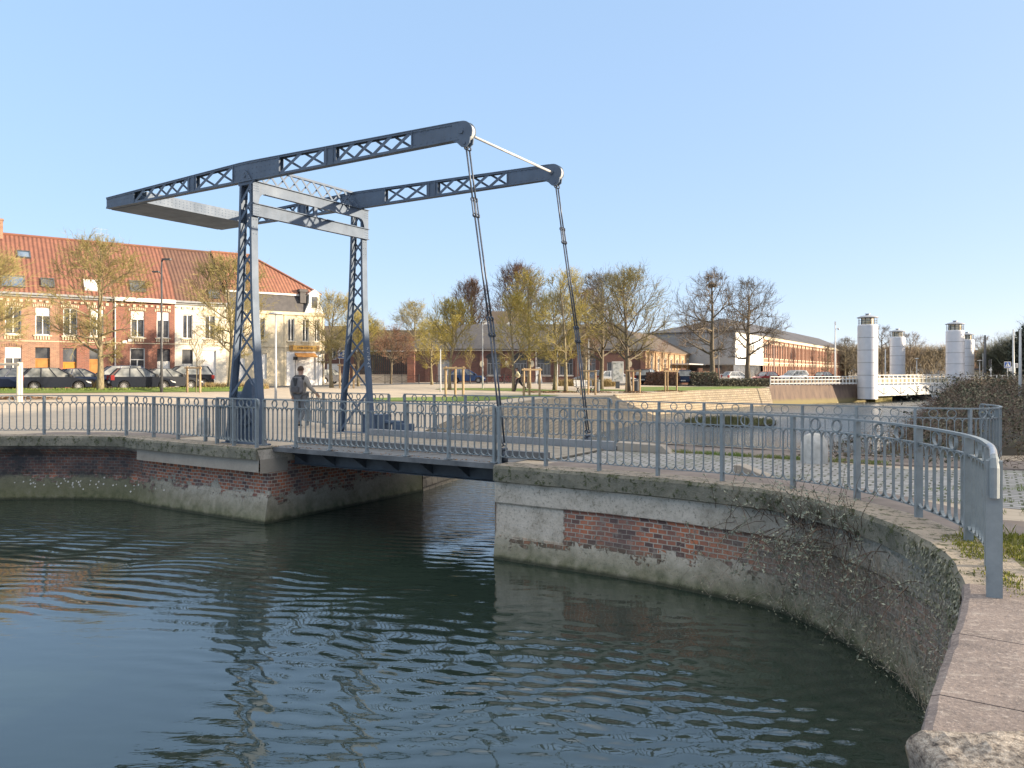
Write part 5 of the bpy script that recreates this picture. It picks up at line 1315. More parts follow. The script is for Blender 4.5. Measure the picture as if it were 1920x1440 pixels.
def skylight(R, x, z, w, h, m=SKYGL, fr=DARKSTEEL):
    y, a = roof_y(z); mb = MB(); c, s = cos(a), sin(a)
    def P(u, t, n): return (x+u, y+t*c-n*s, z+t*s+n*c)
    mb.add([P(-w/2,-h/2,.07),P(w/2,-h/2,.07),P(w/2,h/2,.07),P(-w/2,h/2,.07)], [(0,1,2,3)]); g = mb.build('skylight', m, R); mb = MB()
    for u0,u1,t0,t1 in ((-w/2-.07,-w/2,-h/2-.07,h/2+.07),(w/2,w/2+.07,-h/2-.07,h/2+.07),(-w/2,w/2,-h/2-.07,-h/2),(-w/2,w/2,h/2,h/2+.07)):
        V_ = [P(u,t,n) for n in (-.1,.12) for u,t in ((u0,t0),(u1,t0),(u1,t1),(u0,t1))]; mb.add(V_, [(0,3,2,1),(4,5,6,7),(0,1,5,4),(1,2,6,5),(2,3,7,6),(3,0,4,7)])
    mb.build('frame', fr, g)
def row_house(label, s0, s1, wm, tm, wins, doors, cornice=None, base=None, chim=None, trim=CREAM, gut=GREYP, dent=CREAM):
    w = s1-s0; R = thing('brick_house', label, 'house', rowpt(s0), RE, 'terraced houses behind the parked cars')
    ops = [(x-s0-ww/2,x-s0+ww/2,c,d) for x,ww,c,d,*_ in wins]+[(x-s0-ww/2,x-s0+ww/2,c,d) for x,ww,c,d,*_ in doors]
    mb = MB(); wall_open(mb, .004, w-.004, -.4, 7.1, ops); mb.add([(.004,0,-.4),(.004,8.4,-.4),(.004,8.4,7.1),(.004,4.7,11.9),(.004,1.0,8.6),(.004,0,7.1),(w-.004,0,-.4),(w-.004,8.4,-.4),(w-.004,8.4,7.1),(w-.004,4.7,11.9),(w-.004,1.0,8.6),(w-.004,0,7.1)], [(5,4,3,2,1,0),(6,7,8,9,10,11),(1,2,8,7)])
    mb.build('wall', wm, R)
    rf = roof_strip(w).build('roof', tm, R, smooth_=False)
    mb = MB(); mb.tube([(0,4.7,12.03),(w,4.7,12.03)], .11, 8); mb.build('ridge', tm, rf, uvbox=False)
    mb = MB(); mb.box(0.01,w-.01,-.36,-.2,6.95,7.10) if not cornice else mb.box(0.01,w-.01,-.42,-.003,6.82,7.12)
    if not cornice: mb.box(.01,w-.01,-.16,-.003,6.80,6.93)
    mb.build('gutter' if not cornice else 'cornice', gut if not cornice else WHITEP, R)
    mb = MB(); n = int(w/.42)
    for k in range(n):
        x = .1+k*(w-.2)/n; mb.box(x,x+.20,-.07,-.003,6.42 if k % 2 else 6.5,6.62)
    mb.box(.01,w-.01,-.05,-.003,3.50,3.56)
    mb.build('frieze', dent, R)
    if base: mb = MB(); mb.box(.01,w-.01,-.04,-.003,-.3,.75) ; 
    for x,ww,c,d,kw in wins: window(R, x-s0-ww/2, x-s0+ww/2, c, d, **kw)
    for x,ww,c,d,kw in doors: door(R, x-s0-ww/2, x-s0+ww/2, c, d, **kw)
    return R, rf
UW = dict(sill=CREAM, lintel=CREAM)
R, rf = row_house('pale brick terraced house at the left edge with two skylights and an ochre door', -4.3, 3.74, BR_TAN, TILE,
    [(.78,1.0,4.0,6.05,dict(UW,blind=0,glass=GLASS)), (2.64,.95,4.0,6.05,dict(UW,blind=.30)), (.78,1.05,.7,3.05,dict(blind=.34,lintel=BR_TAN)), (-1.6,1.0,4.0,6.05,dict(UW)), (-3.2,1.0,4.0,6.05,dict(UW)), (-3.2,1.0,.7,3.05,dict())],
    [(2.64,.95,.1,3.08,dict(m=OCHRE,fan=.30)), (-1.5,.95,.1,3.0,dict(m=OCHRE))])
skylight(rf, .8+4.3, 7.9, 1.35, 1.0); skylight(rf, 1.65+4.3, 10.25, .75, .75); skylight(rf, 3.0+4.3, 7.95, .75, .75, GLASS)
mb = MB(); mb.box(4.1,4.7,4.2,4.9,11.5,13.0); mb.box(4.05,4.75,4.15,4.95,13.0,13.12); mb.build('chimney', BR_TAN, rf)
R, rf = row_house('red brick terraced house with a bright orange door, partly behind the big golden tree', 3.74, 7.4, BR_RED, TILE,
    [(4.45,.95,4.0,6.1,dict(UW)), (6.25,.95,4.0,6.1,dict(UW,blind=.3))], [(4.42,.92,.1,3.05,dict(m=simple('orange_door',(.55,.23,.03),(.48,.19,.025),3,.45),fan=.38)), (6.2,.92,.1,3.05,dict(m=OCHRE,fan=.3))])
skylight(rf, 2.2, 7.95, .9, 1.0, WHITEP, WHITEP)
mb = MB(); mb.tube([(3.5,4.6,11.9),(3.5,4.6,13.2)], .012, 6); mb.bar((3.0,4.6,13.15),(4.0,4.6,13.15), .01, .01)
for q in range(5): mb.bar((3.05+q*.22,4.35,13.15),(3.05+q*.22,4.85,13.15), .008, .008)
mb.bar((3.0,4.6,12.75),(4.1,4.6,12.75), .01, .01); mb.build('antenna', PALESTEEL, rf, uvbox=False)
R, rf = row_house('red brick terraced house with a white cornice and white double windows', 7.4, 11.95, BR_RED, TILE,
    [(9.15,1.0,4.0,6.1,dict(UW,blind=.32)), (11.05,.95,4.0,6.1,dict(UW,blind=.32)), (9.15,1.1,.6,3.15,dict(mull=1,transom=.62))], [(11.1,1.0,.1,3.1,dict(m=WHITEP,fan=.36))], cornice=True)
skylight(rf, 1.85, 8.1, 1.0, 1.05, GLASS)
mb = MB(); mb.tube([(.12,-.09,.2),(.12,-.09,6.85)], .05, 8); mb.build('downpipe', PALESTEEL, R, uvbox=False)
mb = MB(); mb.box(1.05,1.35,-.14,-.003,3.65,3.85); mb.box(.65,.95,-.14,-.003,3.5,3.72); mb.build('wall_box', WHITEP, R)
R, rf = row_house('white painted brick terraced house with a brown roof and closed white shutter', 11.95, 16.1, BR_WHITE, TILE_B,
    [(12.95,.8,4.0,6.0,dict(sill=CREAM)), (14.75,.85,4.0,6.0,dict(sill=CREAM)), (14.7,1.1,.55,3.05,dict(glass=WHITEBR_C,frame=WHITEP,mull=0))], [(12.95,.85,.1,3.1,dict(m=WHITEP,fan=.42))])
skylight(rf, 3.2, 7.8, .75, .8, GLASS)
# corner shop
s0, s1 = 16.1, 24.9; w = s1-s0
R = thing('corner_house', 'cream corner house with mansard band, red hipped roof and small ground-floor shop', 'house', rowpt(s0), RE)
WN = [(1.1,.9,4.0,6.0),(2.9,.9,4.0,6.0),(5.7,.62,4.0,6.05),(7.05,.62,4.0,6.05),(8.15,.5,4.0,6.05),(1.1,1.0,.6,2.9),(3.0,1.0,.6,2.9)]
SH = [(6.15,8.0,.45,2.75)]
CREAMBR = brickmat('brick_cream', (.66,.58,.42), (.60,.52,.37), (.52,.45,.33), (.5,.44,.33), 1, .3)
mb = MB(); wall_open(mb, 0.003, w, -.4, 6.6, [(x-ww/2,x+ww/2,c,d) for x,ww,c,d in WN]+SH)
wall_sd = [(w,0,-.4),(w,9,-.4),(w,9,6.6),(w,0,6.6),(.003,9,-.4),(.003,9,6.6),(.003,0,6.6),(.003,0,-.4)]; mb.add(wall_sd, [(0,1,2,3),(1,4,5,2),(2,5,6,3),(4,7,6,5)]); mb.build('wall', CREAMBR, R)
for x,ww,c,d in WN[:5]: window(R, x-ww/2, x+ww/2, c, d, sill=CREAM)
for x,ww,c,d in WN[5:]: window(R, x-ww/2, x+ww/2, c, d, glass=WHITEBR_C, mull=0)
mb = MB(); wall_open(mb, 5.25, 8.86, -.1, 3.05, SH, -.05, .06); mb.build('shopfront', WHITEBR_C, R)
mb = MB(); mb.box(6.15,8.0,.1,.14,.45,2.75)
for k in range(14): mb.box(6.16,7.99,.075,.1,.5+k*.16,.62+k*.16)
mb.build('shutter', WHITEBR_C, R)
mb = MB(); mb.box(5.5,8.3,-.20,-.06,3.18,3.62); SG = mb.build('shop_sign', simple('sign_orange', (.72,.42,.10), (.66,.36,.08), 2, .5), R)
mb = MB()
for k in range(9): x = 6.2+k*.16; mb.box(x,x+.09+.03*(k % 3),-.205,-.201,3.32+.03*(k % 2),3.5)
mb.box(5.52,5.8,-.21,-.2,3.2,3.6); mb.box(8.0,8.28,-.21,-.2,3.2,3.6); mb.build('sign_marks', simple('sign_dark', (.25,.15,.06), None, 3, .6), SG)
mb = MB(); mb.prism([(-.06,2.95),(-.75,2.62),(-.75,2.56),(-.06,2.72)], lambda a,b,t: (t,a,b), 6.0, 7.9); mb.build('awning', simple('awning_orange', (.65,.30,.08), None, 3, .8), R)
mb = MB(); mb.tube([(5.95,-.35,0),(5.95,-.35,2.5)], .03, 6); mb.box(5.75,6.15,-.4,-.34,2.3,2.6); mb.build('blade_sign', BLACKP, R, uvbox=False); mb = MB(); mb.tube([(8.55,-.35,0),(8.55,-.35,3.2)], .045, 6); mb.box(8.35,8.8,-.41,-.3,2.9,3.2); mb.build('blade_sign', BLACKP, R, uvbox=False)
mb = MB(); mb.box(-.0,w+.08,-.16,-.003,6.35,6.62); mb.box(0,w+.05,-.08,-.003,3.45,3.6); mb.box(w-.14,w+.03,-.06,-.003,-.2,6.35); mb.box(5.05,5.22,-.06,-.003,-.2,6.35); mb.build('cornice', CREAM, R)
mb = MB(); V_ = [(0,-.05,6.62),(w+.05,-.05,6.62),(w+.05,9,6.62),(0,9,6.62),(0,.45,8.2),(w-.45,.45,8.2),(w-.45,8.6,8.2),(0,8.6,8.2)]; mb.add(V_, [(0,1,5,4),(1,2,6,5),(2,3,7,6),(4,5,6,7)]); MS = mb.build('mansard', SLATE, R)
mb = MB(); mb.box(-.0,w-.30,.28,.40,8.14,8.34); mb.box(w-.42,w-.30,.4,8.6,8.14,8.34); mb.prism([(6.9,6.6),(8.75,6.6),(8.35,7.5),(8.3,8.3),(7.35,8.3),(7.3,7.5)], lambda a,b,t: (a,t,b), -.18, .35); mb.prism([(7.2,8.3),(8.45,8.3),(7.83,8.75)], lambda a,b,t: (a,t,b), -.22, .3); mb.build('dormer', WHITEP, MS)
mb = MB(); mb.box(7.55,8.1,-.2,-.185,7.1,8.1); mb.build('pane', GLASS, MS)
mb = MB(); mb.box(6.55,7.1,.0,.5,7.5,8.5); mb.box(6.45,7.2,-.1,.6,8.5,8.75); mb.build('chimney', SLATE, MS)
mb = MB(); V_ = [(0,.2,8.32),(w-.15,.2,8.32),(w-.15,9,8.32),(0,9,8.32),(0,4.6,12.05),(w-5.4,4.6,12.05)]; mb.add(V_, [(0,1,5,4),(1,2,5),(2,3,4,5)])
mb.uvs = None; RF = mb.build('roof', TILE_O, R)
l = RF.data.uv_layers[0].data
for p in RF.data.polygons:
    for li in p.loop_indices:
        c = RF.data.vertices[RF.data.loops[li].vertex_index].co; l[li].uv = (c.x, hypot(c.y-.2, c.z-8.3)) if p.index != 1 else (c.y, hypot(c.x-w, c.z-8.3))
mb = MB(); mb.tube([(w-.15,.2,8.36),(w-5.4,4.6,12.1)], .11, 8); mb.tube([(0,4.6,12.1),(w-5.4,4.6,12.1)], .11, 8); mb.build('ridge', TILE_O, RF, uvbox=False)

# brick hall facing the square -----------------------------------------
def gable_roof(mb, x0, x1, y0, y1, ze, zr, ov=.3, hip0=0, hip1=0):
    ym = (y0+y1)/2; mb.add([(x0-ov,y0-ov,ze),(x1+ov,y0-ov,ze),(x1+ov,y1+ov,ze),(x0-ov,y1+ov,ze),(x0-ov+hip0,ym,zr),(x1+ov-hip1,ym,zr),(x0-ov,y0-ov,ze-.14),(x1+ov,y0-ov,ze-.14),(x1+ov,y1+ov,ze-.14),(x0-ov,y1+ov,ze-.14)],
        [(0,1,5,4),(2,3,4,5),(3,0,4),(1,2,5),(0,6,7,1),(1,7,8,2),(2,8,9,3),(3,9,6,0),(9,8,7,6)])
def brick_box(mb, x0, x1, y0, y1, z0, z1, ops, zr=None):
    wall_open(mb, x0, x1, z0, z1, ops); mb.add([(x0,y0,z0),(x0,y1,z0),(x0,y1,z1),(x0,y0,z1),(x1,y0,z0),(x1,y1,z0),(x1,y1,z1),(x1,y0,z1)], [(3,2,1,0),(4,5,6,7),(1,2,6,5)])
    if zr: mb.add([(x0,y0,z1),(x0,y1,z1),(x0,(y0+y1)/2,zr),(x1,y0,z1),(x1,y1,z1),(x1,(y0+y1)/2,zr)], [(0,2,1),(3,4,5)])
H = thing('brick_hall', 'long low dark-red brick hall with a slate roof and arched windows behind the trees', 'hall', (-12.8,92,.36), 0)
WX = [10.6,13.8,16.6,19.3,22.0]; ops = [(x-.8,x+.8,.9,3.0) for x in WX]+[(3.9,5.6,.05,2.7)]+[(24.2,26.2,.6,2.4)]
mb = MB(); brick_box(mb, 0, 28.8, 0, 11, -.4, 4.0, ops); mb.build('wall', BR_DARK, H)
for x in WX:
    g = window(H, x-.8, x+.8, .9, 3.0, frame=GREYP, mull=3, transom=.62)
    mb = MB(); mb.prism([(x+1.0*cos(t)*.95, 2.95+.55*sin(t)) for t in [k*pi/12 for k in range(13)]], lambda a,b,t: (a,t,b), -.03, -.003); mb.prism([(x+.8*cos(t), 2.97+.42*sin(t)) for t in [k*pi/12 for k in range(13)]], lambda a,b,t: (a,t,b), -.036, -.031); mb.build('arch', BLACKP, g)
    mb = MB(); mb.box(x-.9,x+.9,-.08,-.003,.72,.86); mb.build('sill', STONE, g)
window(H, 24.2, 26.2, .6, 2.4, frame=GREYP, mull=2)
mb = MB(); mb.box(3.9,5.6,.1,.16,.05,2.7); D = mb.build('door', GREYP, H); mb = MB(); mb.box(4.7,5.1,.085,.1,.8,1.5); mb.build('panel', WHITEP, D)
mb = MB()
for x in (0.15,2.6,9.2,12.2,15.2,18.0,20.6,23.4,28.4): mb.box(x-.22,x+.22,-.12,-.003,-.2,3.75)
mb.build('pilaster', BR_DARK, H)
mb = MB(); mb.box(-.2,28.9,-.22,-.003,3.78,4.0); mb.build('cornice', WHITEP, H)
mb = MB()
for x in (12.2,15.2,26.9,9.2):
    mb.ring((x,-.14,2.15), (.3,0,0), (0,0,.42), 1.0, .28, .03, 14) if False else mb.prism([(x+.26*cos(t),2.2+.40*sin(t)) for t in [k*2*pi/14 for k in range(14)]], lambda a,b,t: (a,t,b), -.15, -.125)
mb.build('medallion', CREAM, H)
mb = MB(); gable_roof(mb, 0, 28.8, 0, 11, 4.02, 7.3, .35, 4.5, 2.5); RFH = mb.build('roof', SLATE, H)
H2 = thing('brick_hall', 'taller central block with a slate roof and two white dormers rising behind the brick hall', 'hall', (-5.0,103,.36), 0)
mb = MB(); brick_box(mb, 0, 9, 0, 8, -.4, 6.4, []); mb.build('wall', BR_DARK, H2); mb = MB(); gable_roof(mb, 0, 9, 0, 8, 6.4, 9.7, .3, 2.6, 2.6); rf = mb.build('roof', BROWNROOF, H2)
for x in (1.6,4.6):
    mb = MB(); mb.box(x-.45,x+.45,-.1,1.3,6.5,7.5); mb.prism([(x-.6,7.5),(x+.6,7.5),(x,7.95)], lambda a,b,t: (a,t,b), -.15, 1.6); d_ = mb.build('dormer', WHITEP, rf); mb = MB(); mb.box(x-.3,x+.3,-.12,-.101,6.6,7.4); mb.build('pane', GLASS, d_)
H3 = thing('brick_shed', 'low building with a brown tiled roof behind the dark gate', 'shed', (-22.5,101,.36), .05)
mb = MB(); brick_box(mb, 0, 11.5, 0, 9, -.4, 4.0, []); mb.build('wall', BR_DARK, H3); mb = MB(); gable_roof(mb, 0, 11.5, 0, 9, 4.0, 7.0, .3); mb.build('roof', BROWNROOF, H3)
mb = MB(); mb.box(-.2,11.6,-.4,-.31,3.9,4.08); mb.build('gutter', WHITEP, H3)
H4 = thing('brick_house', 'shaded brick house at the end of the side street right of the corner shop', 'house', (-27.5,109,.38), .12)
mb = MB(); brick_box(mb, 0, 8, 0, 8, -.4, 5.4, [(1.5,2.5,3,4.6),(4.5,5.5,3,4.6),(1.2,3.8,.3,2.4)]); mb.build('wall', BR_DARK, H4); mb = MB(); gable_roof(mb, 0, 8, 0, 8, 5.4, 8.0, .3); mb.build('roof', BROWNROOF, H4)
for a in ((1.5,2.5,3,4.6),(4.5,5.5,3,4.6)): window(H4, *a)
mb = MB(); mb.box(1.2,3.8,.05,.12,.3,2.4); mb.build('door', WHITEP, H4)
# dark slatted gate between the shop and the hall
G = thing('slatted_gate', 'tall black slatted gate on a low wall left of the brick hall', 'gate', (xat(664,88),88,.36), 0); wG = xat(764,88)-xat(664,88)
mb = MB(); mb.box(0,wG,-.1,.1,0,.95); mb.build('base_wall', CONCM, G)
mb = MB(); n = 26
for k in range(n): mb.box(k*wG/n,k*wG/n+wG/n*.62,-.04,.04,.96,3.25+.15*(k % 2))
mb.box(0,wG,.045,.09,1.2,1.32); mb.box(0,wG,.045,.09,3.0,3.12); mb.build('slat_panel', BLACKP, G)
GP = thing('brick_pillar', 'sunlit brick gate pillar with a pale cap at the left end of the hall', 'pillar', (xat(771,88),88,.36), 0)
mb = MB(); mb.box(-.4,.4,-.4,.4,-.3,3.6); mb.build('shaft', BR_RED, GP); mb = MB(); mb.box(-.55,.55,-.55,.55,3.6,3.8); mb.build('cap', CREAM, GP)
# sunlit wing running back from the hall
WD = atan2(.907,.42); H5 = thing('brick_wing', 'sunlit golden brick wing with arched windows running back behind the trees', 'hall', (15.6,93.5,.2), WD-0)
# local x runs back along the wing; its sunny face looks along local -y
wins = [(2.0+k*3.6) for k in range(12)]; ops = [(x-.55,x+.55,1.5,3.2) for x in wins]
mb = MB(); brick_box(mb, 0, 46, 0, 11, -.3, 4.2, ops); mb.build('wall', BR_GOLD, H5)
for x in wins: window(H5, x-.55, x+.55, 1.5, 3.2, mull=1, transom=.6, sill=None, lintel=CREAM)
mb = MB()
for k in range(13): x = .2+k*3.6; mb.box(x-.25,x+.25,-.13,-.003,-.2,3.9)
mb.box(-.1,46,-.2,-.131,3.92,4.12); mb.build('pilaster', BR_GOLD, H5)
mb = MB(); gable_roof(mb, 0, 46, 0, 11, 4.2, 7.2, .35); mb.build('roof', BROWNROOF, H5)
mb = MB(); mb.box(16,34,-2.6,-.003,2.45,2.6); mb.build('canopy', PALESTEEL, H5)
GW = thing('garden_wall', 'low brick garden wall with piers in front of the sunlit wing', 'wall', (xat(1180,89),89,.2), .08); mb = MB(); mb.box(0,10.6,-.15,.15,-.2,1.5)
for k in range(6): mb.box(k*2.05-.02,k*2.05+.42,-.24,.24,-.2,1.85)
mb.build('brickwork', BR_ORG, GW)
# long brick hall along the canal
LH = thing('brick_factory', 'long two-storey brick building with a dark roof and a white panelled end along the canal', 'factory', (33.5,115.6,.1), atan2(.857,.515))
PX0, PX1 = 18.0, 121.0; nb_ = 24; bw = (PX1-PX0)/nb_; ops = []
for k in range(nb_):
    for q in range(2):
        x = PX0+k*bw+bw*(.30+.40*q); ops += [(x-.48,x+.48,3.9,6.3),(x-.48,x+.48,.5,2.5)]
mb = MB(); wall_open(mb, PX0, PX1, -.3, 7.6, ops, 0, .25); mb.add([(PX1,0,-.3),(PX1,14,-.3),(PX1,14,7.6),(PX1,7,10.9),(PX1,0,7.6),(PX0,14,-.3),(PX0,14,7.6)], [(0,1,2,3,4),(1,5,6,2)]); mb.build('wall', BR_ORG, LH)
for o_ in ops:
    g = window(LH, *o_, mull=1, transom=.62, frame=WHITEP, rev=.25)
mb = MB()
for k in range(nb_+1): x = PX0+k*bw; mb.box(x-.22,x+.22,-.16,-.003,-.3,7.3)
mb.build('pilaster', BR_ORG, LH)
mb = MB(); mb.box(PX0,PX1,-.3,-.17,7.05,7.65); mb.box(PX0,PX1,-.12,-.003,3.0,3.2)
for k in range(nb_):
    for q in range(2):
        x = PX0+k*bw+bw*(.30+.40*q)
        for z in (6.3,2.5): mb.prism([(x-.62,z),(x-.48,z),(x-.3,z+.2),(x,z+.28),(x+.3,z+.2),(x+.48,z),(x+.62,z),(x+.45,z+.36),(x,z+.5),(x-.45,z+.36)], lambda a,b,t: (a,t,b), -.06, -.003)
        mb.box(x-.58,x+.58,-.08,-.003,3.72,3.88)
mb.build('trim', CREAM, LH)
WPAN = simple('white_panels', (.72,.72,.70), (.64,.64,.62), .4, .6)
mb = MB(); mb.box(.0,PX0-.01,-.15,13.8,2.6,7.6); mb.build('panelled_end', WPAN, LH)
mb = MB(); mb.box(-.12,-.003,-.1,13.75,2.62,7.58); mb.build('shaded_end_face', simple('end_shade_grey', (.36,.355,.34), (.29,.285,.275), .5, .8), LH)  # darker grey sheet over the white end: its shade put into the colour
mb = MB(); mb.box(.4,PX0-.01,.25,13.4,-.3,2.58); mb.build('glazed_base', GLASS, LH)
mb = MB(); gable_roof(mb, 0, PX1, 0, 13.8, 7.68, 11.0, .35, 20, 5); rf = mb.build('roof', SLATE, LH)
mb = MB()
for x in (34.,58.,82.):
    mb.add([(x-.3,-.4,7.75),(x+.3,-.4,7.75),(x+.3,6.9,11.08),(x-.3,6.9,11.08),(x-.3,-.4,7.6),(x+.3,-.4,7.6)], [(0,1,2,3),(0,4,5,1)])
mb.build('parapet', DARKSTEEL, rf)
def block(name, label, cat, x0, x1, y, dpt, z1, mat, rows=0, cols=0, roofm=SLATE):
    B = thing(name, label, cat, (x0,y,0), 0); ops = []; w = x1-x0
    for r in range(rows):
        for c in range(cols): cx = w*(c+.5)/cols; cz = z1*(r+.6)/rows; ops.append((cx-w*.28/cols,cx+w*.28/cols,cz-z1*.2/rows,cz+z1*.2/rows))
    mb = MB(); brick_box(mb, 0, w, 0, dpt, -.5, z1, ops); mb.build('wall', mat, B)
    for o_ in ops: mb = MB(); mb.add([(o_[0],.15,o_[2]),(o_[1],.15,o_[2]),(o_[1],.15,o_[3]),(o_[0],.15,o_[3])], [(0,1,2,3)]); mb.build('window', GLASS, B)
    mb = MB(); mb.box(-.3,w+.3,-.3,dpt+.3,z1,z1+.4); mb.build('roof', roofm, B); return B
GB = simple('grey_cladding', (.20,.23,.27), (.16,.18,.21), .5, .7)
block('office_block', 'blue-grey flat-roofed block behind the sunlit brick wing', 'building', xat(1255,165), xat(1338,165), 165, 12, 10.2, GB, 2, 7)
block('office_block', 'grey flat-roofed block between the right silver towers and the woods', 'building', xat(1762,300), xat(1803,300), 300, 12, 9.6, GB, 2, 4)
block('apartment_block', 'brownish flat-roofed building right of the far right silver tower', 'building', xat(1822,280), xat(1852,280), 280, 12, 9.2, BR_ORG, 3, 4)
block('bungalow', 'low pale building just below the woods at the right edge', 'building', xat(1862,140), xat(1905,140), 140, 8, 1.9, CREAM, 1, 4)
# houses beyond the right edge of the photo: their long shadow lies over the bridge and the near quays
for k, (y0, y1, ze, zr) in enumerate(((4.4,16.5,7.2,9.3),(16.5,26.0,7.6,9.6),(26.0,35.5,7.0,9.1),(30.5,47.5,7.4,9.4))):
    B = thing('brick_house', ('nearest', 'second', 'third', 'farthest')[k]+' brick house on the right bank, outside the photo', 'house', (27.0 if k < 3 else 40.5,y1,0), -pi/2)
    w = y1-y0; ops = [(x-.5,x+.5,z,z+1.6) for x in (1.6,4.6,7.6) for z in (.9,4.0)]
    mb = MB(); brick_box(mb, .003, w-.003, 0, 8, -.3, ze, ops, zr); mb.build('wall', BR_RED, B); mb = MB(); gable_roof(mb, 0, w, 0, 8, ze, zr+.1, .3); mb.build('roof', TILE_B, B)
    for o_ in ops: window(B, *o_)

# lift bridge with four silver towers ----------------------------------
SILVER = NT('silver_cladding'); v = SILVER.coord('Object'); f = SILVER.noise(v, 1.4, 5); SILV = SILVER.fin(SILVER.ramp(f, [(.3,(.62,.63,.66)),(.7,(.54,.55,.58))]), .45, .25)
LANT = NT('lantern_glass'); f = LANT.noise(LANT.coord('Object'), 2.2, 3); LANTM = LANT.fin(LANT.ramp(f, [(.35,(.62,.52,.30)),(.65,(.72,.68,.58))]), .2)
def silver_tower(x, y, label, zb=-1.2, zt=6.42):
    T = thing('bridge_tower', label, 'lift bridge tower', (x,y,0), 0, 'silver towers of the lift bridge'); mb = MB(); pr = []
    z = zb; R_ = .98
    pr = [(R_,z),(R_,zt),(R_*.9,zt+.12)]; mb.lathe(pr, n=64); o = mb.build('shaft', SILV, T, smooth_=False, uvbox=False)
    mb = MB()
    for k in range(5): mb.ring((0,0,zt-1.25-k*1.3), (1,0,0), (0,1,0), R_+.012, .03, .05, 48)
    mb.build('seam', GREYP, T, uvbox=False)
    mb = MB(); mb.lathe([(.62,zt+.12),(.62,zt+.78)], n=20); lt = mb.build('lantern', LANTM, T, smooth_=False, uvbox=False)
    mb = MB()
    for k in range(14):
        t = 2*pi*k/14; mb.tube([(.90*cos(t),.90*sin(t),zt+.1),(.90*cos(t),.90*sin(t),zt+.84)], .016, 5)
    for z in (zt+.30,zt+.52): mb.ring((0,0,z), (1,0,0), (0,1,0), .915, .03, .03, 28)
    for k in range(8):
        t = 2*pi*k/8; mb.box(.64*cos(t)-.03,.64*cos(t)+.03,.64*sin(t)-.03,.64*sin(t)+.03,zt+.1,zt+.8)
    mb.build('cage', DARKSTEEL, lt, uvbox=False)
    mb = MB(); mb.lathe([(.6,zt+.78),(1.06,zt+.82),(1.06,zt+.86),(.65,zt+1.02),(.2,zt+1.1),(.2,zt+1.2),(.28,zt+1.21),(.27,zt+1.26)], n=28); mb.build('cap', simple('cap_zinc', (.33,.35,.38), (.27,.29,.32), 2, .5), T, uvbox=False)
    return T
T1 = silver_tower(37.05,80,'largest silver lift bridge tower, at the left end of the lift bridge')
for x, y, lb in ((52.5,91,'large silver lift bridge tower on the right bank, overlapping a smaller one'),(54.2,108,'smaller silver lift bridge tower in the middle, behind the white parapet'),(69.3,117,'silver lift bridge tower half hidden behind the right-hand one')): dup(T1, (x,y,0), rnd.uniform(0,6), lb)
A_, B_ = Vector((37.9,80.2)), Vector((51.9,90.2)); LB = thing('lift_bridge', 'white steel lift bridge deck with a braced girder between the silver towers', 'lift bridge', (A_.x,A_.y,0), atan2(B_.y-A_.y,B_.x-A_.x)); LL = (B_-A_).length
mb = MB(); mb.box(0,LL,0,30,.05,.22); mb.build('deck', GREYP, LB)
mb = MB(); mb.box(0,LL,-.02,.06,-.85,.05); G_ = mb.build('girder', WHITEP, LB); mb = MB(); n = 5; st = LL/n
for k in range(n):
    mb.bar((k*st,-.06,-.02),(k*st+st/2,-.06,-.78), .05, .07, up=(0,1,0)); mb.bar((k*st+st,-.06,-.02),(k*st+st/2,-.06,-.78), .05, .07, up=(0,1,0)); mb.box(k*st+st/2-.03,k*st+st/2+.03,-.09,-.03,-.78,-.03)
mb.build('bracing', GREYP, G_, uvbox=False)
mb = MB(); mb.box(0,LL,-.12,.1,-.92,-.85); mb.box(0,LL,-.12,.1,.06,.14); mb.build('flange', WHITEP, G_)
def white_rail(parent, p0, p1, zb, H, n, name='parapet'):
    mb = MB(); p0 = Vector(p0); p1 = Vector(p1)
    for i in range(n+1): q = p0+(p1-p0)*i/n; mb.box(q.x-.04,q.x+.04,q.y-.04,q.y+.04,zb,zb+H)
    for h in (H, H*.62, H*.2): mb.bar((p0.x,p0.y,zb+h),(p1.x,p1.y,zb+h), .05, .06)
    return mb.build(name, WHITEP, parent, uvbox=False)
white_rail(LB, (0.2,.1), (LL-.9,.1), .22, 1.05, 18)
mb = MB(); mb.box(.2,LL-1.0,.2,.23,.35,1.0); mb.build('infill', simple('cream_mesh', (.60,.53,.38), (.5,.44,.3), 3, .8), LB)
white_rail(LB, (0.2,29.8), (LL-.9,29.8), .22, 1.05, 18)
p0, p1 = (25.2,74.9), (37.0,81.0); WR = thing('white_railing', 'white railing along the top of the far quay wall, left of the silver towers', 'railing', (p0[0],p0[1],.32), 0)
white_rail(WR, (0,0), (p1[0]-p0[0],p1[1]-p0[1]), 0, .82, 26, 'bars')
mb = MB(); mb.bar((0.1,.2,.35),(p1[0]-p0[0],p1[1]-p0[1]+.2,.35), .03, .5); mb.build('infill', simple('brown_mesh', (.22,.17,.12), (.16,.12,.09), 3, .8), WR, uvbox=False)
p0, p1 = (54.0,92.0), (66,96); WR = thing('white_railing', 'white railing on the right bank beyond the silver towers', 'railing', (p0[0],p0[1],.2), 0); white_rail(WR, (0,0), (12,4), 0, 1.0, 14, 'bars')
p0 = (66.5,96.5); WR = thing('white_railing', 'white railing continuing right past the traffic light', 'railing', (p0[0],p0[1],.15), 0); white_rail(WR, (0,0), (14,1), 0, 1.0, 12, 'bars')
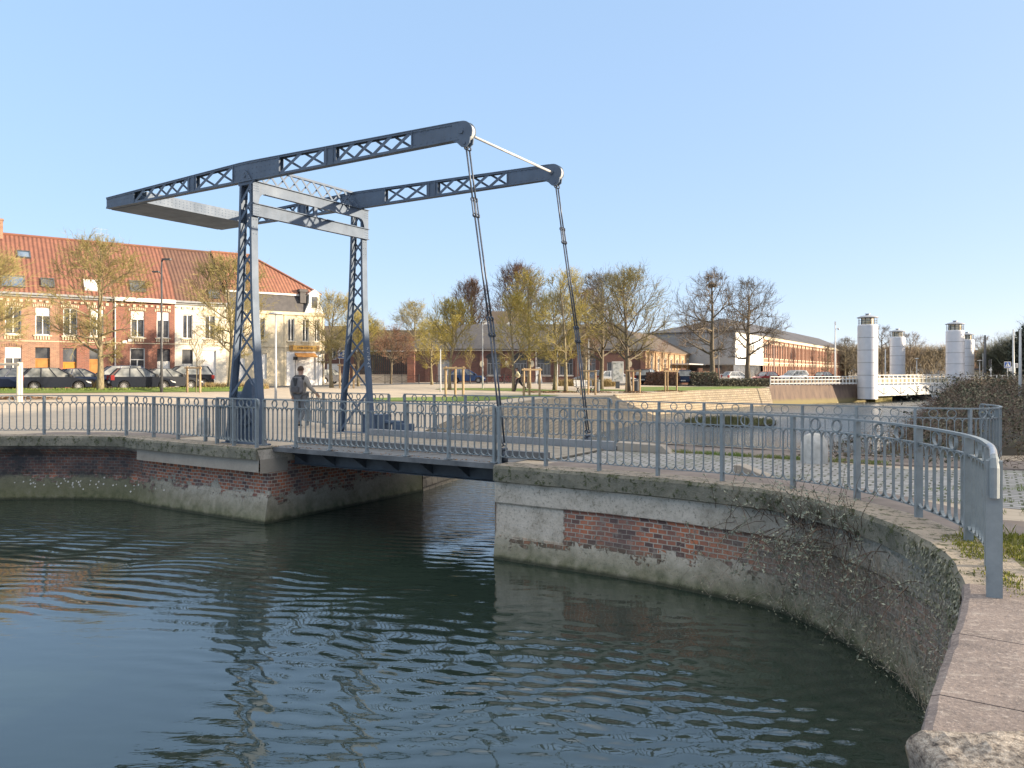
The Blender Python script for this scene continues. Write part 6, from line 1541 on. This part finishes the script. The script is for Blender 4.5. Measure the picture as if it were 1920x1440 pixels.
PI_ = thing('stone_pier', 'mossy yellow stone pier below the left end of the lift bridge', 'pier', (38.4,82.0,-1.5), atan2(.58,.815)); mb = MB(); mb.box(0,3.4,-.4,3,-.4,.62); mb.build('stonework', simple('mossy_pier', (.27,.23,.07), (.17,.15,.06), 1.5, .9, .3), PI_)
PI_ = thing('shadow_block', 'dark block standing for the shadow under the middle of the lift bridge', 'pier', (41.3,84.2,-1.5), atan2(.58,.815)); mb = MB(); mb.box(0,11.5,1.0,4,-.4,.78); mb.build('stonework', DARKSTEEL, PI_)  # dark block put in where the shadow under the deck falls

# ------------------------------------------------------------------ cars
def paint(name, c): return simple('car_paint_'+name, c, tuple(x*.92 for x in c), .5, .22, 0, .25, 2)
C_BLACK = paint('black', (.018,.022,.032)); C_NAVY = paint('navy', (.02,.032,.07)); C_GREY = paint('dark_grey', (.05,.055,.065)); C_BLUE = paint('blue', (.035,.075,.19)); C_WHITE = paint('white', (.68,.68,.67)); C_RED = paint('red', (.28,.04,.045)); C_SILVER = paint('silver', (.34,.37,.40))
TYRE = simple('tyre_rubber', (.02,.02,.02), None, 5, .85); RIM = simple('alloy_rim', (.52,.52,.52), (.42,.42,.42), 6, .35, 0, .5); HEADL = simple('headlight_glass', (.70,.70,.68), None, 4, .15); TAILL = simple('taillight_red', (.25,.022,.02), None, 4, .25); PLATEM = simple('number_plate', (.70,.70,.66), None, 4, .5); TRIMB = simple('black_trim', (.02,.02,.022), None, 4, .6)
CARGL = simple('car_glass', (.06,.07,.075), (.30,.31,.30), 1.3, .06, 0, 0, 2, .01, .8)  # pale patches in the colour stand in for reflected sky
def make_car(label, kind, pm, loc, rot):
    L, W, H = dict(hatch=(4.0,1.7,1.47), sedan=(4.35,1.75,1.44), suv=(4.35,1.82,1.66))[kind]
    R = thing('parked_car', label, 'car', loc, rot, 'cars parked around the square'); zb = .24 if kind != 'suv' else .30; bl = .92 if kind != 'suv' else 1.05; wr = .31 if kind != 'suv' else .34
    xr, xf = L*.19, L*.80
    def arch(cx): return [(cx+(wr+.06)*cos(t), wr+(wr+.06)*sin(t)) for t in [pi*.02+k*pi*.96/8 for k in range(9)]]
    hood = bl-.02; nose = .70 if kind != 'suv' else .82
    top = [(.06,zb+.02),(.0,.45),(.03,.68),(.06,bl-.05),(.22,bl)] + [(L*.70,bl-.0),(L*.76,hood-.03),(L*.90,nose+.08),(L-.10,nose-.04),(L-.02,.52),(L-.03,zb+.02)]
    if kind == 'sedan': top[3:5] = [(.05,bl-.06),(.12,bl+.0)]
    bottom = [(xf+wr+.06,zb)]+arch(xf)+[(xf-wr-.06,zb),(xr+wr+.06,zb)]+arch(xr)+[(xr-wr-.06,zb)]
    poly = [(x-L/2,z) for x,z in top+bottom]
    mb = MB(); mb.prism(poly[::-1], lambda a,b,t: (a,t,b), -W/2, W/2)
    # roof, pillars
    if kind == 'hatch': cb = (.10,L*.735); ct = (.62,L*.52)
    elif kind == 'suv': cb = (.08,L*.735); ct = (.45,L*.55)
    else: cb = (.42,L*.745); ct = (1.25,L*.52)
    yb, yt = W/2-.05, W/2-.22
    def gh(fx, s, k): 
        xb_ = cb[0]+(cb[1]-cb[0])*fx; xt_ = ct[0]+(ct[1]-ct[0])*fx; return (xb_+(xt_-xb_)*k-L/2, s*(yb+(yt-yb)*k), bl+(H-bl)*k)
    for s in (-1,1):
        for fx, wd in ((0,.10),(.36,.06),(.66,.06),(1,.08)):
            mb.bar(gh(fx,s,-.02), gh(fx,s,1.0), wd, .05, up=(0,s,.3))
    n = 8; prof = [(ct[0]-.06+(ct[1]-ct[0]+.12)*k/n, H+.035*sin(pi*k/n)) for k in range(n+1)]
    for a, b in zip(prof, prof[1:]): mb.add([(a[0]-L/2,-yt-.02,a[1]-.03),(b[0]-L/2,-yt-.02,b[1]-.03),(b[0]-L/2,yt+.02,b[1]-.03),(a[0]-L/2,yt+.02,a[1]-.03),(a[0]-L/2,-yt+.08,a[1]+.015),(b[0]-L/2,-yt+.08,b[1]+.015),(b[0]-L/2,yt-.08,b[1]+.015),(a[0]-L/2,yt-.08,a[1]+.015)], [(0,3,2,1),(4,5,6,7),(0,1,5,4),(2,3,7,6),(1,2,6,5),(3,0,4,7)])
    mb.build('body', pm, R, bevel=.035)
    mb = MB(); q = [gh(0,-1,0),gh(1,-1,0),gh(1,1,0),gh(0,1,0),gh(0,-1,1),gh(1,-1,1),gh(1,1,1),gh(0,1,1)]; mb.add(q, [(0,1,5,4),(1,2,6,5),(2,3,7,6),(3,0,4,7)]); mb.build('windows', CARGL, R)
    for cx, sy in ((xr,-1),(xf,-1),(xr,1),(xf,1)):
        mb = MB(); y0 = sy*(W/2-.2); y1 = sy*(W/2-.005); pr = [(wr-.12,0),(wr-.02,0),(wr,.03),(wr,.17),(wr-.03,.195),(wr-.11,.195)]; vs = []; fs = []; N = 24
        for r_, t in pr:
            for k in range(N): an = 2*pi*k/N; vs.append((cx-L/2+r_*cos(an), y0+(y1-y0)*t/.195, wr+r_*sin(an)))
        for i in range(len(pr)-1):
            for k in range(N): fs.append((i*N+k,i*N+(k+1)%N,(i+1)*N+(k+1)%N,(i+1)*N+k))
        mb.add(vs, fs); wh = mb.build('wheel', TYRE, R, uvbox=False); mb = MB(); mb.ring((cx-L/2,y1-sy*.03,wr), (1,0,0), (0,0,1), wr-.085, .035, .03, 20)
        for k in range(10): an = 2*pi*k/10; mb.bar((cx-L/2,y1-sy*.03,wr),(cx-L/2+(wr-.1)*cos(an),y1-sy*.03,wr+(wr-.1)*sin(an)), .03, .035, up=(0,1,0))
        mb.build('rim', RIM, wh, uvbox=False)
    for s in (-1,1):
        mb = MB(); x = L-.28-L/2; mb.prism([(x-.12,nose-.02),(x+.20,nose-.13),(x+.24,nose-.22),(x+.02,nose-.16)], lambda a,b,t: (a,t,b), s*(W/2-.34), s*(W/2+.012)); mb.build('headlight', HEADL, R)
        mb = MB(); mb.box(-L/2-.015,-L/2+.2,min(s*(W/2-.22),s*(W/2+.012)),max(s*(W/2-.22),s*(W/2+.012)),.70,bl-.05 if kind != 'hatch' else bl+.10); mb.build('taillight', TAILL, R)
        mb = MB(); x = L*.665-L/2; mb.box(x,x+.16,min(s*(W/2-.03),s*(W/2+.16)),max(s*(W/2-.03),s*(W/2+.16)),bl+.02,bl+.16); mb.build('mirror', TRIMB, R, bevel=.02)
        mb = MB(); mb.box(L*.40-L/2,L*.40-L/2+.2,min(s*W/2,s*(W/2+.02)),max(s*W/2,s*(W/2+.02)),bl-.16,bl-.12); mb.build('door_handle', pm, R)
    mb = MB(); mb.box(-L/2-.012,-L/2+.01,-.26,.26,.50,.61); mb.build('number_plate', PLATEM, R)
    mb = MB(); mb.box(L/2-.05,L/2+.004,-.55,.55,.36,.52); mb.build('grille', TRIMB, R)
    return R
CARS = {}
def car(label, kind, pm, px, Y, rot, z=None):
    x = xat(px, Y); z = gz(x, Y) if z is None else z
    if kind in CARS:
        r0, p0 = CARS[kind]; r = dup(r0, (x,Y,z), rot, label)
        if pm != p0: remat(r, p0, pm)
        return r
    r = make_car(label, kind, pm, (x,Y,z), rot); CARS[kind] = (r, pm); return r
E_ = RE
car('black three-door hatchback parked nearest on the left, in front of the ochre door', 'hatch', C_BLACK, 104, 49.6, E_)
car('dark navy saloon parked behind the black three-door hatchback', 'sedan', C_NAVY, 152, 53.2, E_)
car('dark hatchback at the left edge, seen behind the pale timber frame', 'hatch', C_NAVY, 6, 51.2, E_+pi)
car('dark blue high estate car behind the trunk of the big golden tree', 'suv', C_NAVY, 212, 55.5, E_+pi)
car('black hatchback with a large red rear light, left of the tall lamp post', 'hatch', C_BLACK, 266, 51.8, E_)
car('dark grey-blue saloon with its nose showing right of the tall lamp post', 'sedan', C_GREY, 315, 54.0, E_)
car('black off-roader parked against the white house front', 'suv', C_BLACK, 340, 58.5, E_+pi)
car('dark car in the shade just right of the corner shop', 'hatch', C_BLACK, 618, 79, .9)
car('bright blue hatchback behind the leftmost centre stakes', 'hatch', C_BLUE, 877, 84.5, 0)
car('white hatchback half hidden behind the advertising panel', 'hatch', C_WHITE, 1158, 80, .05)
car('silver car behind the stakes of the bench', 'sedan', C_SILVER, 1112, 84, pi)
car('dark navy van between the two clipped hedges', 'suv', C_NAVY, 1284, 86, pi/2-.3)
car('dark car hidden behind the spreading tree, left of the reddish hedge', 'suv', C_BLACK, 1213, 86, pi/2-.4)
car('white hatchback above the long low hedge', 'hatch', C_WHITE, 1382, 104, .35, .15)
car('red car right of the white hatchback', 'hatch', C_RED, 1434, 109, .5+pi, .15)
car('white off-roader right of the red car, above the white railing', 'suv', C_WHITE, 1488, 112, .45+pi, .15)
car('small dark car far off in front of the long factory', 'hatch', C_GREY, 1548, 128, .6, .1)

# ------------------------------------------------------------------ people
def skin_obj(name, mat, parent, verts, edges, radii, root=0, sub=2):
    me = bpy.data.meshes.new(name); me.from_pydata(verts, edges, []); o = bpy.data.objects.new(name, me); COL.objects.link(o); o.parent = parent; me.materials.append(mat)
    m = o.modifiers.new('skin', 'SKIN'); m.use_smooth_shade = True; sv = me.skin_vertices[0].data if me.skin_vertices else None
    if sv is None:
        bm = bmesh.new(); bm.from_mesh(me); bm.verts.layers.skin.verify(); bm.to_mesh(me); bm.free(); sv = me.skin_vertices[0].data
    for i, r in enumerate(radii): sv[i].radius = r if hasattr(r, '__len__') else (r, r); sv[i].use_root = (i == root)
    s = o.modifiers.new('sub', 'SUBSURF'); s.levels = sub; s.render_levels = sub
    return o
def human(label, loc, rot, J, jacket, trousers, hairm, shoes=TRIMB, collar=None, yoke=None):
    """J: joints in local metres, x = right, y = forward, z = up"""
    P = thing('person', label, 'person', loc, rot); V = lambda k: tuple(J[k])
    vs = []; ed = []; rd = []
    def chain(keys, rads, start=None):
        prev = start
        for k, r in zip(keys, rads):
            vs.append(V(k) if isinstance(k, str) else tuple(k)); rd.append(r); i = len(vs)-1
            if prev is not None: ed.append((prev, i))
            prev = i
        return prev
    pel = chain(['pelvis'], [(.14,.105)]); ch = chain(['waist','chest'], [(.135,.10),(.165,.11)], pel); nk = chain(['neck'], [.06], ch); hd = chain(['chin','brow','crown'], [(.068,.075),(.082,.098),(.05,.06)], nk)
    for s in ('l','r'):
        e = chain([s+'sh',s+'el',s+'wr'], [.062,.045,.032], ch)
        w = Vector(J[s+'wr']); d = (w-Vector(J[s+'el'])).normalized(); pm_ = w+d*.075; k = chain([pm_], [(.034,.018)], e); side = d.orthogonal().normalized()
        for f, (o, l) in enumerate(((-.027,.062),(-.009,.078),(.009,.074),(.027,.06))):
            a = pm_+side*o+d*.02; chain([a, a+d*l*.55, a+d*l+Vector((0,.012,0))], [.010,.009,.007], k)
        chain([w+d*.035+side*.03, w+d*.07+side*.05], [.011,.009], e)
        chain([s+'hip',s+'kn',s+'an'], [.085,.058,.04], pel)
    skin_obj('body', SKIN, P, vs, ed, rd)
    # face details: nose and ears
    c = Vector(J['brow']); mb = MB(); mb.add([(c.x-.016,c.y+.085,c.z-.01),(c.x+.016,c.y+.085,c.z-.01),(c.x,c.y+.09,c.z+.035),(c.x,c.y+.118,c.z-.018)], [(0,1,3),(1,2,3),(2,0,3)])
    for s in (-1,1): mb.prism([(c.y-.01+.02*cos(t), c.z-.0+.034*sin(t)) for t in [k*pi/4 for k in range(8)]], lambda a,b,t: (c.x+s*t,a,b), .074, .094)
    mb.build('face', SKIN, P, uvbox=False)
    mb = MB(); vv = []; ff = []; n = 14
    for i in range(7):
        ph = -.25+i*(pi/2+.25)/6
        for k in range(n):
            t = 2*pi*k/n; fwd = max(0, sin(t)); z = .104*sin(max(ph, -.25+fwd*.75)); r = cos(max(ph, -.25+fwd*.75)); q = 1+.06*sin(5*t+i); vv.append((c.x+.094*r*cos(t)*q, c.y+.108*r*sin(t)*q-.006, c.z+.012+z*1.12))
    for i in range(6):
        for k in range(n): ff.append((i*n+k,i*n+(k+1)%n,(i+1)*n+(k+1)%n,(i+1)*n+k))
    mb.add(vv, ff); mb.build('hair', hairm, P, smooth_=True, uvbox=False)
    vs2 = [V('jhem'),V('waist'),V('chest'),V('collar')]; r2 = [(.175,.14),(.172,.135),(.20,.145),(.085,.08)]; e2 = [(0,1),(1,2),(2,3)]
    for s in ('l','r'):
        b = len(vs2); w = Vector(J[s+'wr']); vs2 += [V(s+'sh'),V(s+'el'),tuple(w)]; r2 += [.088,.068,.05]; e2 += [(2,b),(b,b+1),(b+1,b+2)]
    skin_obj('jacket', jacket, P, vs2, e2, r2, 1)
    vs3 = [V('pelvis')]; r3 = [(.165,.13)]; e3 = []
    for s in ('l','r'):
        b = len(vs3); vs3 += [V(s+'hip'),V(s+'kn'),V(s+'an')]; r3 += [.108,.082,.064]; e3 += [(0,b),(b,b+1),(b+1,b+2)]
    skin_obj('trousers', trousers, P, vs3, e3, r3, 0)
    for s in ('l','r'):
        a = Vector(J[s+'an']); t = Vector(J[s+'toe']); skin_obj('shoe', shoes, P, [tuple(a+Vector((0,-.035,-.05))),tuple(a*.5+t*.5+Vector((0,0,-.0))),tuple(t)], [(0,1),(1,2)], [(.045,.042),(.046,.04),(.038,.028)], 0, 2)
    if yoke:
        mb = MB()
        skin_obj('yoke', yoke, P, [V('lsh'),V('chest2'),V('rsh')], [(0,1),(1,2)], [(.098,.096),(.155,.115),(.098,.096)], 1, 2)
    return P
JK = simple('beige_jacket', (.36,.33,.29), (.29,.265,.235), 9, .9, .3); YK = simple('dark_yoke', (.055,.055,.06), None, 8, .9); JEANS = simple('grey_jeans', (.17,.18,.19), (.125,.13,.14), 8, .9, .3); HAIR = simple('brown_hair', (.085,.045,.022), (.05,.03,.018), 30, .7, .5)
x, y, _ = gp(563,801); rotp = radians(-18)
J1 = dict(pelvis=(0,0,.96), waist=(0,.0,1.12), chest=(0,.01,1.36), chest2=(0,.0,1.44), neck=(0,.0,1.52), chin=(0,.035,1.60), brow=(0,.03,1.68), crown=(0,.01,1.745), jhem=(0,0,.92), collar=(0,-.005,1.53),
    lsh=(-.195,0,1.43), lel=(-.265,-.06,1.15), lwr=(-.27,.02,.90), rsh=(.195,0,1.43), rel=(.31,.02,1.18), rwr=(.43,.16,.99), lhip=(-.09,0,.92), lkn=(-.095,.10,.51), lan=(-.095,-.02,.10), ltoe=(-.10,.14,.04), rhip=(.09,0,.92), rkn=(.095,.03,.50), ran=(.10,-.22,.14), rtoe=(.105,-.09,.045))
human('person walking away in a pale jacket with dark shoulders and a grey backpack', (x,y,0), rotp, J1, JK, JEANS, HAIR, yoke=YK)
x2, y2 = x, y; BP = thing('backpack', 'grey backpack with a black front strap on the walking person', 'backpack', (x+sin(rotp)*.19,y-cos(rotp)*.19,1.0), rotp)
mb = MB(); mb.prism([(-.15,0),(.15,0),(.17,.08),(.165,.36),(.12,.48),(-.12,.48),(-.165,.36),(-.17,.08)], lambda a,b,t: (a,t,b), -.06, .11); mb.build('bag', simple('bag_grey', (.19,.19,.20), (.14,.14,.15), 12, .9, .3), BP, bevel=.03)
mb = MB(); mb.prism([(-.12,.03),(.12,.03),(.12,.2),(-.12,.2)], lambda a,b,t: (a,t,b), -.11, -.06); mb.build('pocket', simple('bag_dark', (.11,.11,.12), None, 12, .9), BP, bevel=.02)
mb = MB(); mb.bar((-.05,-.07,.45),(0,-.075,.22), .05, .02, up=(0,1,0)); mb.bar((.05,-.07,.45),(0,-.075,.22), .05, .02, up=(0,1,0)); mb.build('strap', BLACKP, BP, uvbox=False)
J2 = dict(pelvis=(0,0,.95), waist=(0,.03,1.10), chest=(0,.07,1.34), chest2=(0,.07,1.42), neck=(0,.09,1.49), chin=(0,.14,1.57), brow=(0,.14,1.65), crown=(0,.12,1.72), jhem=(0,0,.92), collar=(0,.09,1.50),
    lsh=(-.19,.07,1.41), lel=(-.24,-.12,1.17), lwr=(-.24,.06,1.02), rsh=(.19,.07,1.41), rel=(.24,.18,1.16), rwr=(.2,.36,1.13), lhip=(-.09,0,.92), lkn=(-.09,.16,.52), lan=(-.09,.22,.10), ltoe=(-.09,.38,.04), rhip=(.09,0,.92), rkn=(.09,-.22,.55), ran=(.09,-.58,.22), rtoe=(.09,-.50,.07))
x, y = on(968,58); human('person in a pale yellow top and black leggings striding left past a tree trunk', (x+.15,y-.6,gz(x,y)), pi/2, J2, simple('pale_top', (.62,.55,.36), (.55,.48,.3), 6, .9), simple('black_leggings', (.018,.018,.022), None, 6, .8), HAIR)

# ------------------------------------------------------------------ lamps, signs, street furniture
LAMPD = simple('lamp_post_dark', (.07,.075,.08), (.05,.05,.055), 4, .5); LAMPL = simple('lamp_post_pale', (.52,.53,.52), (.44,.45,.45), 4, .45)
def lamp(label, px, Y, h, r=.06, m=LAMPD, head='none', z=None, group='lamp posts and masts', hd=1):
    x = xat(px, Y); z = gz(x, Y) if z is None else z; T = thing('lamp_post', label, 'lamp post', (x,Y,z), 0, group)
    mb = MB(); mb.tube([(0,0,-.2),(0,0,h*.25),(0,0,h)], [r*1.25,r,r*.62], 10); mb.build('pole', m, T, smooth_=True, uvbox=False)
    if head == 'double':
        mb = MB(); mb.tube([(0,0,h-.9),(-.12,0,h-.75),(-.2,0,h-.72)], .025, 6); mb.prism([(-.55,-.10),(-.15,-.10),(-.1,0),(-.15,.1),(-.55,.1)], lambda a,b,t: (a,b,t), h-.75, h-.66); mb.tube([(0,0,h-.2),(.1,0,h+.05)], .025, 6); mb.prism([(.05,-.10),(.55,-.12),(.6,0),(.55,.12),(.05,.10)], lambda a,b,t: (a,b,t), h+.0, h+.10); mb.build('lamp_head', m, T, uvbox=False)
    if head == 'disc': mb = MB(); mb.lathe([(.05,h-.02),(.34,h+.02),(.34,h+.07),(.1,h+.13)], n=20); mb.build('lamp_head', m, T, uvbox=False)
    if head == 'arm': mb = MB(); mb.tube([(0,0,h-.35),(hd*.22,0,h-.02)], .025, 6); mb.box(min(0,hd*.12),max(0,hd*.5) if hd > 0 else .0,-.09,.09,h-.02,h+.07) if hd > 0 else mb.box(-.5,-.1,-.09,.09,h-.02,h+.07); mb.build('lamp_head', m, T, uvbox=False)
    if head == 'camera': mb = MB(); mb.tube([(0,0,h-.9),(.45,0,h-.8)], .03, 6); mb.lathe([(.05,-.22),(.16,-.1),(.12,.1)], (.5,0,h-.85), 12); mb.box(-.08,.08,-.08,.08,h-.3,h+.25); mb.build('camera_dome', m, T, uvbox=False)
    return T
lamp('tall dark lamp post with two flat heads in front of the brick houses', 303, 46.6, 7.9, .075, LAMPD, 'double', .5)
lamp('short pale lamp post with a flat round head behind the walking person', 517, 38, 4.3, .055, LAMPL, 'disc')
lamp('tall dark post beside the plane tree with the nest', 1347, 85, 7.4, .08, LAMPD, 'arm')
lamp('pale lamp post behind the near chain in the middle of the photo', 826, 54, 3.0, .05, LAMPL)
lamp('white lamp post with one arm, right beside the near chain', 905, 60, 5.3, .05, LAMPL, 'arm')
lamp('slim post in front of the long factory', 1451, 112, 7.3, .08, LAMPD, 'arm')
lamp('tall pale mast with a camera dome left of the largest silver tower', 1566, 118, 9.0, .13, LAMPL, 'camera', .1)
lamp('pale lamp post between the two left silver towers', 1660, 118, 5.0, .1, LAMPL, 'none', .1)
lamp('pale lamp post with a round head right of the second silver tower', 1719, 124, 3.6, .08, LAMPL, 'disc', .1)
lamp('thick black mast right of the silver towers', 1847, 96, 6.1, .17, LAMPD, 'none', .1)
lamp('short pale lamp with a round head left of the black mast', 1837, 118, 3.2, .08, LAMPL, 'disc', .1)
lamp('grey pole standing in the brambles at the right edge', 1913, 36, 3.3, .075, LAMPL, 'none', .3)
lamp('pale pole behind the traffic signs at the right edge', 1900, 70, 5.4, .10, LAMPL, 'none', .1)
lamp('grey slim mast right of the black mast', 1843, 120, 4.4, .05, LAMPL, 'none', .1)
for px_, Y_, h_, lb in ((1045,62,4.6,'pale slim pole right of the golden tree with the pale trunk'),(1083,74,5.0,'first of two dark slim poles right of the far chain'),(1088,74,5.2,'second of two dark slim poles right of the far chain'),(1104,73,4.6,'pale slim pole behind the bench'),(930,75,2.6,'short grey post in front of the hall windows'),(1005,82,3.6,'slim pale pole left of the white pyramid marker')): lamp(lb, px_, Y_, h_, .045, LAMPD if 'dark' in lb else LAMPL)
def sign(label, px, Y, zc, w, h, face, parts, z=None, posts=1, rot=0, cat='road sign'):
    x = xat(px, Y); z = gz(x, Y) if z is None else z; T = thing('road_sign', label, cat, (x,Y,z), rot); mb = MB()
    for k in range(posts): q = 0 if posts == 1 else (-w*.3+w*.6*k); mb.tube([(q,.03,-.1),(q,.03,zc+h/2)], .03, 8); mb.build('post', LAMPL, T, uvbox=False); mb = MB()
    mb.box(-w/2,w/2,-.02,0,zc-h/2,zc+h/2); mb.build('plate', WHITEP, T); mb = MB(); mb.box(-w/2+.04,w/2-.04,-.025,-.0205,zc-h/2+.04,zc+h/2-.04); fc = mb.build('face', face, T)
    mb = MB()
    for a, b, c, d in parts: mb.box(a*w,b*w,-.029,-.0255,zc+c*h,zc+d*h)
    if parts: mb.build('pictogram', WHITEP, T)
    return T
SBLUE = simple('sign_blue', (.02,.09,.34), (.018,.08,.30), 3, .4)
sign('blue square sign with white walking figures and a house, left of the far tower leg', 641, 62, 2.62, .66, .60, SBLUE, [(-.34,-.26,.0,.2),(-.36,-.24,.22,.34),(-.38,-.3,-.24,0),(-.27,-.21,-.24,0),(-.12,-.05,-.2,.02),(-.13,-.04,.04,.12),(.08,.36,-.02,.24),(.14,.30,.24,.34),(.04,.38,-.32,-.2),(.1,.32,-.2,-.12)], posts=2)
sign('blue pedestrian crossing sign with a white triangle at the right edge', 1889, 84, 2.28, .74, .70, SBLUE, [], .1)
x = xat(1889,84); T = bpy.data.objects[-1] if False else None
mb = MB(); mb.prism([(-.27,-.22),(.27,-.22),(0,.26)], lambda a,b,t: (a,t,2.30+b), -.034, -.030); pc = [o for o in COL.objects if o.name.startswith('road_sign')][-1]; PT = mb.build('pictogram', WHITEP, pc)
mb = MB(); mb.bar((-.02,-.037,2.38),(.02,-.037,2.25), .02, .06, up=(0,1,0)); mb.bar((.02,-.037,2.25),(-.08,-.037,2.12), .02, .04, up=(0,1,0)); mb.bar((.02,-.037,2.25),(.09,-.037,2.12), .02, .04, up=(0,1,0)); mb.prism([(.05*cos(t),2.43+.05*sin(t)) for t in [k*pi/4 for k in range(8)]], lambda a,b,t: (a,t,b), -.039, -.035); mb.build('walking_figure', BLACKP, PT, uvbox=False)
sign('white supplementary plate next to the crossing sign', 1896, 88, 1.85, .6, .55, WHITEP, [], .1)
sign('small grey plate on the pole at the right edge', 1904, 70, 2.1, .45, .4, GREYP, [], .1)
x = xat(1858,90); T = thing('traffic_light', 'black traffic light on a white pole beyond the silver towers', 'traffic light', (x,90,.1)); mb = MB(); mb.tube([(0,0,-.2),(0,0,2.95)], .05, 8); mb.build('pole', WHITEP, T, uvbox=False); mb = MB(); mb.box(-.28,-.06,-.16,.0,2.05,2.95); b = mb.build('signal_box', BLACKP, T, bevel=.02)
mb = MB()
for z in (2.2,2.5,2.8): mb.tube([(-.17,-.16,z),(-.17,-.24,z-.02)], .08, 10)
mb.build('visor', BLACKP, b, uvbox=False); mb = MB(); mb.prism([(0,-.2),(.2,0),(0,.2),(-.2,0)], lambda a,b_,t: (a-.1,t,1.75+b_), -.1, -.07); mb.build('plate', WHITEP, T)
x, y = on(1158,70); AP = thing('advert_panel', 'upright street advertising panel with a pale poster in a grey frame', 'advertising panel', (x,y,gz(x,y)), .0)
mb = MB(); mb.box(-.18,.18,-.08,.08,0,.62); mb.build('foot', DARKSTEEL, AP); mb = MB(); mb.box(-.53,.53,-.09,.09,.62,2.45); f_ = mb.build('frame', PALESTEEL, AP, bevel=.02); mb = MB(); mb.box(-.43,.43,-.10,-.0905,.74,2.33)
POST = NT('poster'); v = POST.coord('Object'); f = POST.noise(v, 2.6, 3); POST.fin(POST.ramp(f, [(.36,(.62,.60,.50)),(.5,(.55,.58,.60)),(.62,(.25,.27,.26))]), .25); mb.build('poster', POST.mat, f_)
x, y = on(1096,57.5); BN = thing('bench', 'slatted bench with crossed legs beside the stakes on the square', 'bench', (x,y,gz(x,y)), .35)
mb = MB()
for k in range(4): mb.box(-.75,.75,-.2+k*.11,-.11+k*.11,.42,.46)
mb.build('seat', PALESTEEL, BN); mb = MB()
for k in range(4): mb.bar((-.75,.25+k*.03,.55+k*.11),(.75,.25+k*.03,.55+k*.11), .03, .09)
mb.build('backrest', PALESTEEL, BN)
for s in (-.55,.55):
    mb = MB(); mb.bar((s,-.25,0),(s,.22,.44), .05, .05); mb.bar((s,.30,0),(s,-.2,.44), .05, .05); mb.bar((s,.2,.44),(s,.36,.95), .05, .05); mb.build('leg', DARKSTEEL, BN, uvbox=False)
def binn(label, px, Y):
    x, y = on(px, Y); T = thing('litter_bin', label, 'litter bin', (x,y,gz(x,y)), .2, 'dark litter bins on the square'); mb = MB(); mb.lathe([(.22,0),(.25,.1),(.25,.85)], n=14); mb.build('body', DARKSTEEL, T, uvbox=False); mb = MB(); mb.lathe([(.27,.9),(.27,.96),(.1,1.02)], n=14); mb.build('lid', DARKSTEEL, T, uvbox=False)
binn('dark litter bin right of the bench', 1119, 58); binn('dark litter bin behind the stakes of the spreading tree', 1194, 62)
x, y = on(1010,84); OB = thing('pyramid_marker', 'slim white pyramid marker in front of the hall', 'marker', (x,y,gz(x,y))); mb = MB(); mb.add([(-.42,-.42,.0),(.42,-.42,0),(.42,.42,0),(-.42,.42,0),(-.12,-.12,1.75),(.12,-.12,1.75),(.12,.12,1.75),(-.12,.12,1.75)], [(0,1,5,4),(1,2,6,5),(2,3,7,6),(3,0,4,7),(4,5,6,7)]); mb.build('shaft', WHITEP, OB); mb = MB(); mb.box(-.5,.5,-.5,.5,-.05,.03); mb.build('base', STONE, OB)
FN = thing('street_barrier', 'black street barrier of posts with crossed bars along the road before the hall', 'barrier', (xat(690,79),79,.34), 0); n = 11; st = 1.75
for k in range(n+1): mb = MB(); mb.tube([(k*st,0,-.1),(k*st,0,1.05)], .04, 8); mb.build('post', BLACKP, FN, uvbox=False)
for k in range(n):
    if k % 4 == 3: continue
    mb = MB(); mb.bar((k*st,0,.9),(k*st+st,0,.9), .03, .03); mb.bar((k*st,0,.2),(k*st+st,0,.2), .03, .03); mb.bar((k*st,0,.2),(k*st+st,0,.9), .02, .02); mb.bar((k*st,0,.9),(k*st+st,0,.2), .02, .02); mb.build('crossed_bars', BLACKP, FN, uvbox=False)
def bicycle(label, x, y, z, rot, m):
    T = thing('bicycle', label, 'bicycle', (x,y,z), rot, 'bicycles parked before the hall'); 
    for cx in (-.52,.52):
        mb = MB(); mb.ring((cx,0,.34), (1,0,0), (0,0,1), .34, .035, .035, 20); w_ = mb.build('wheel', TYRE, T, uvbox=False); mb = MB()
        for k in range(7): mb.bar((cx,0,.34),(cx+.31*cos(k*2*pi/7),0,.34+.31*sin(k*2*pi/7)), .006, .006, up=(0,1,0))
        mb.build('spokes', PALESTEEL, w_, uvbox=False)
    mb = MB(); Q = dict(r=(-.52,0,.34), b=(-.08,0,.30), s=(-.2,0,.82), h=(.36,0,.86), f=(.52,0,.34))
    for a, b in ('rb','rs','bs','sh','bh','hf'): mb.tube([Q[a],Q[b]], .018, 6)
    mb.build('frame', m, T, uvbox=False); mb = MB(); mb.box(-.33,-.07,-.06,.06,.88,.94); mb.build('saddle', BLACKP, T); mb = MB(); mb.tube([(.36,0,.86),(.33,0,1.0)], .015, 6); mb.tube([(.3,-.28,1.02),(.36,0,1.0),(.3,.28,1.02)], .014, 6); mb.build('handlebar', BLACKP, T, uvbox=False); return T
REDB = simple('bike_red', (.4,.05,.06), None, 3, .4)
for px_, lb, m_ in ((934,'leftmost dark bicycle parked before the hall',BLACKP),(945,'red bicycle, left of two, parked before the hall',REDB),(956,'red bicycle, right of two, parked before the hall',REDB),(968,'pale bicycle parked before the hall beside the walker',PALESTEEL),(980,'rightmost dark bicycle parked before the hall',BLACKP)):
    bicycle(lb, xat(px_,88), 88, .34, .25, m_)
# a coiled dark hose or bag on the lawn edge beside the tree
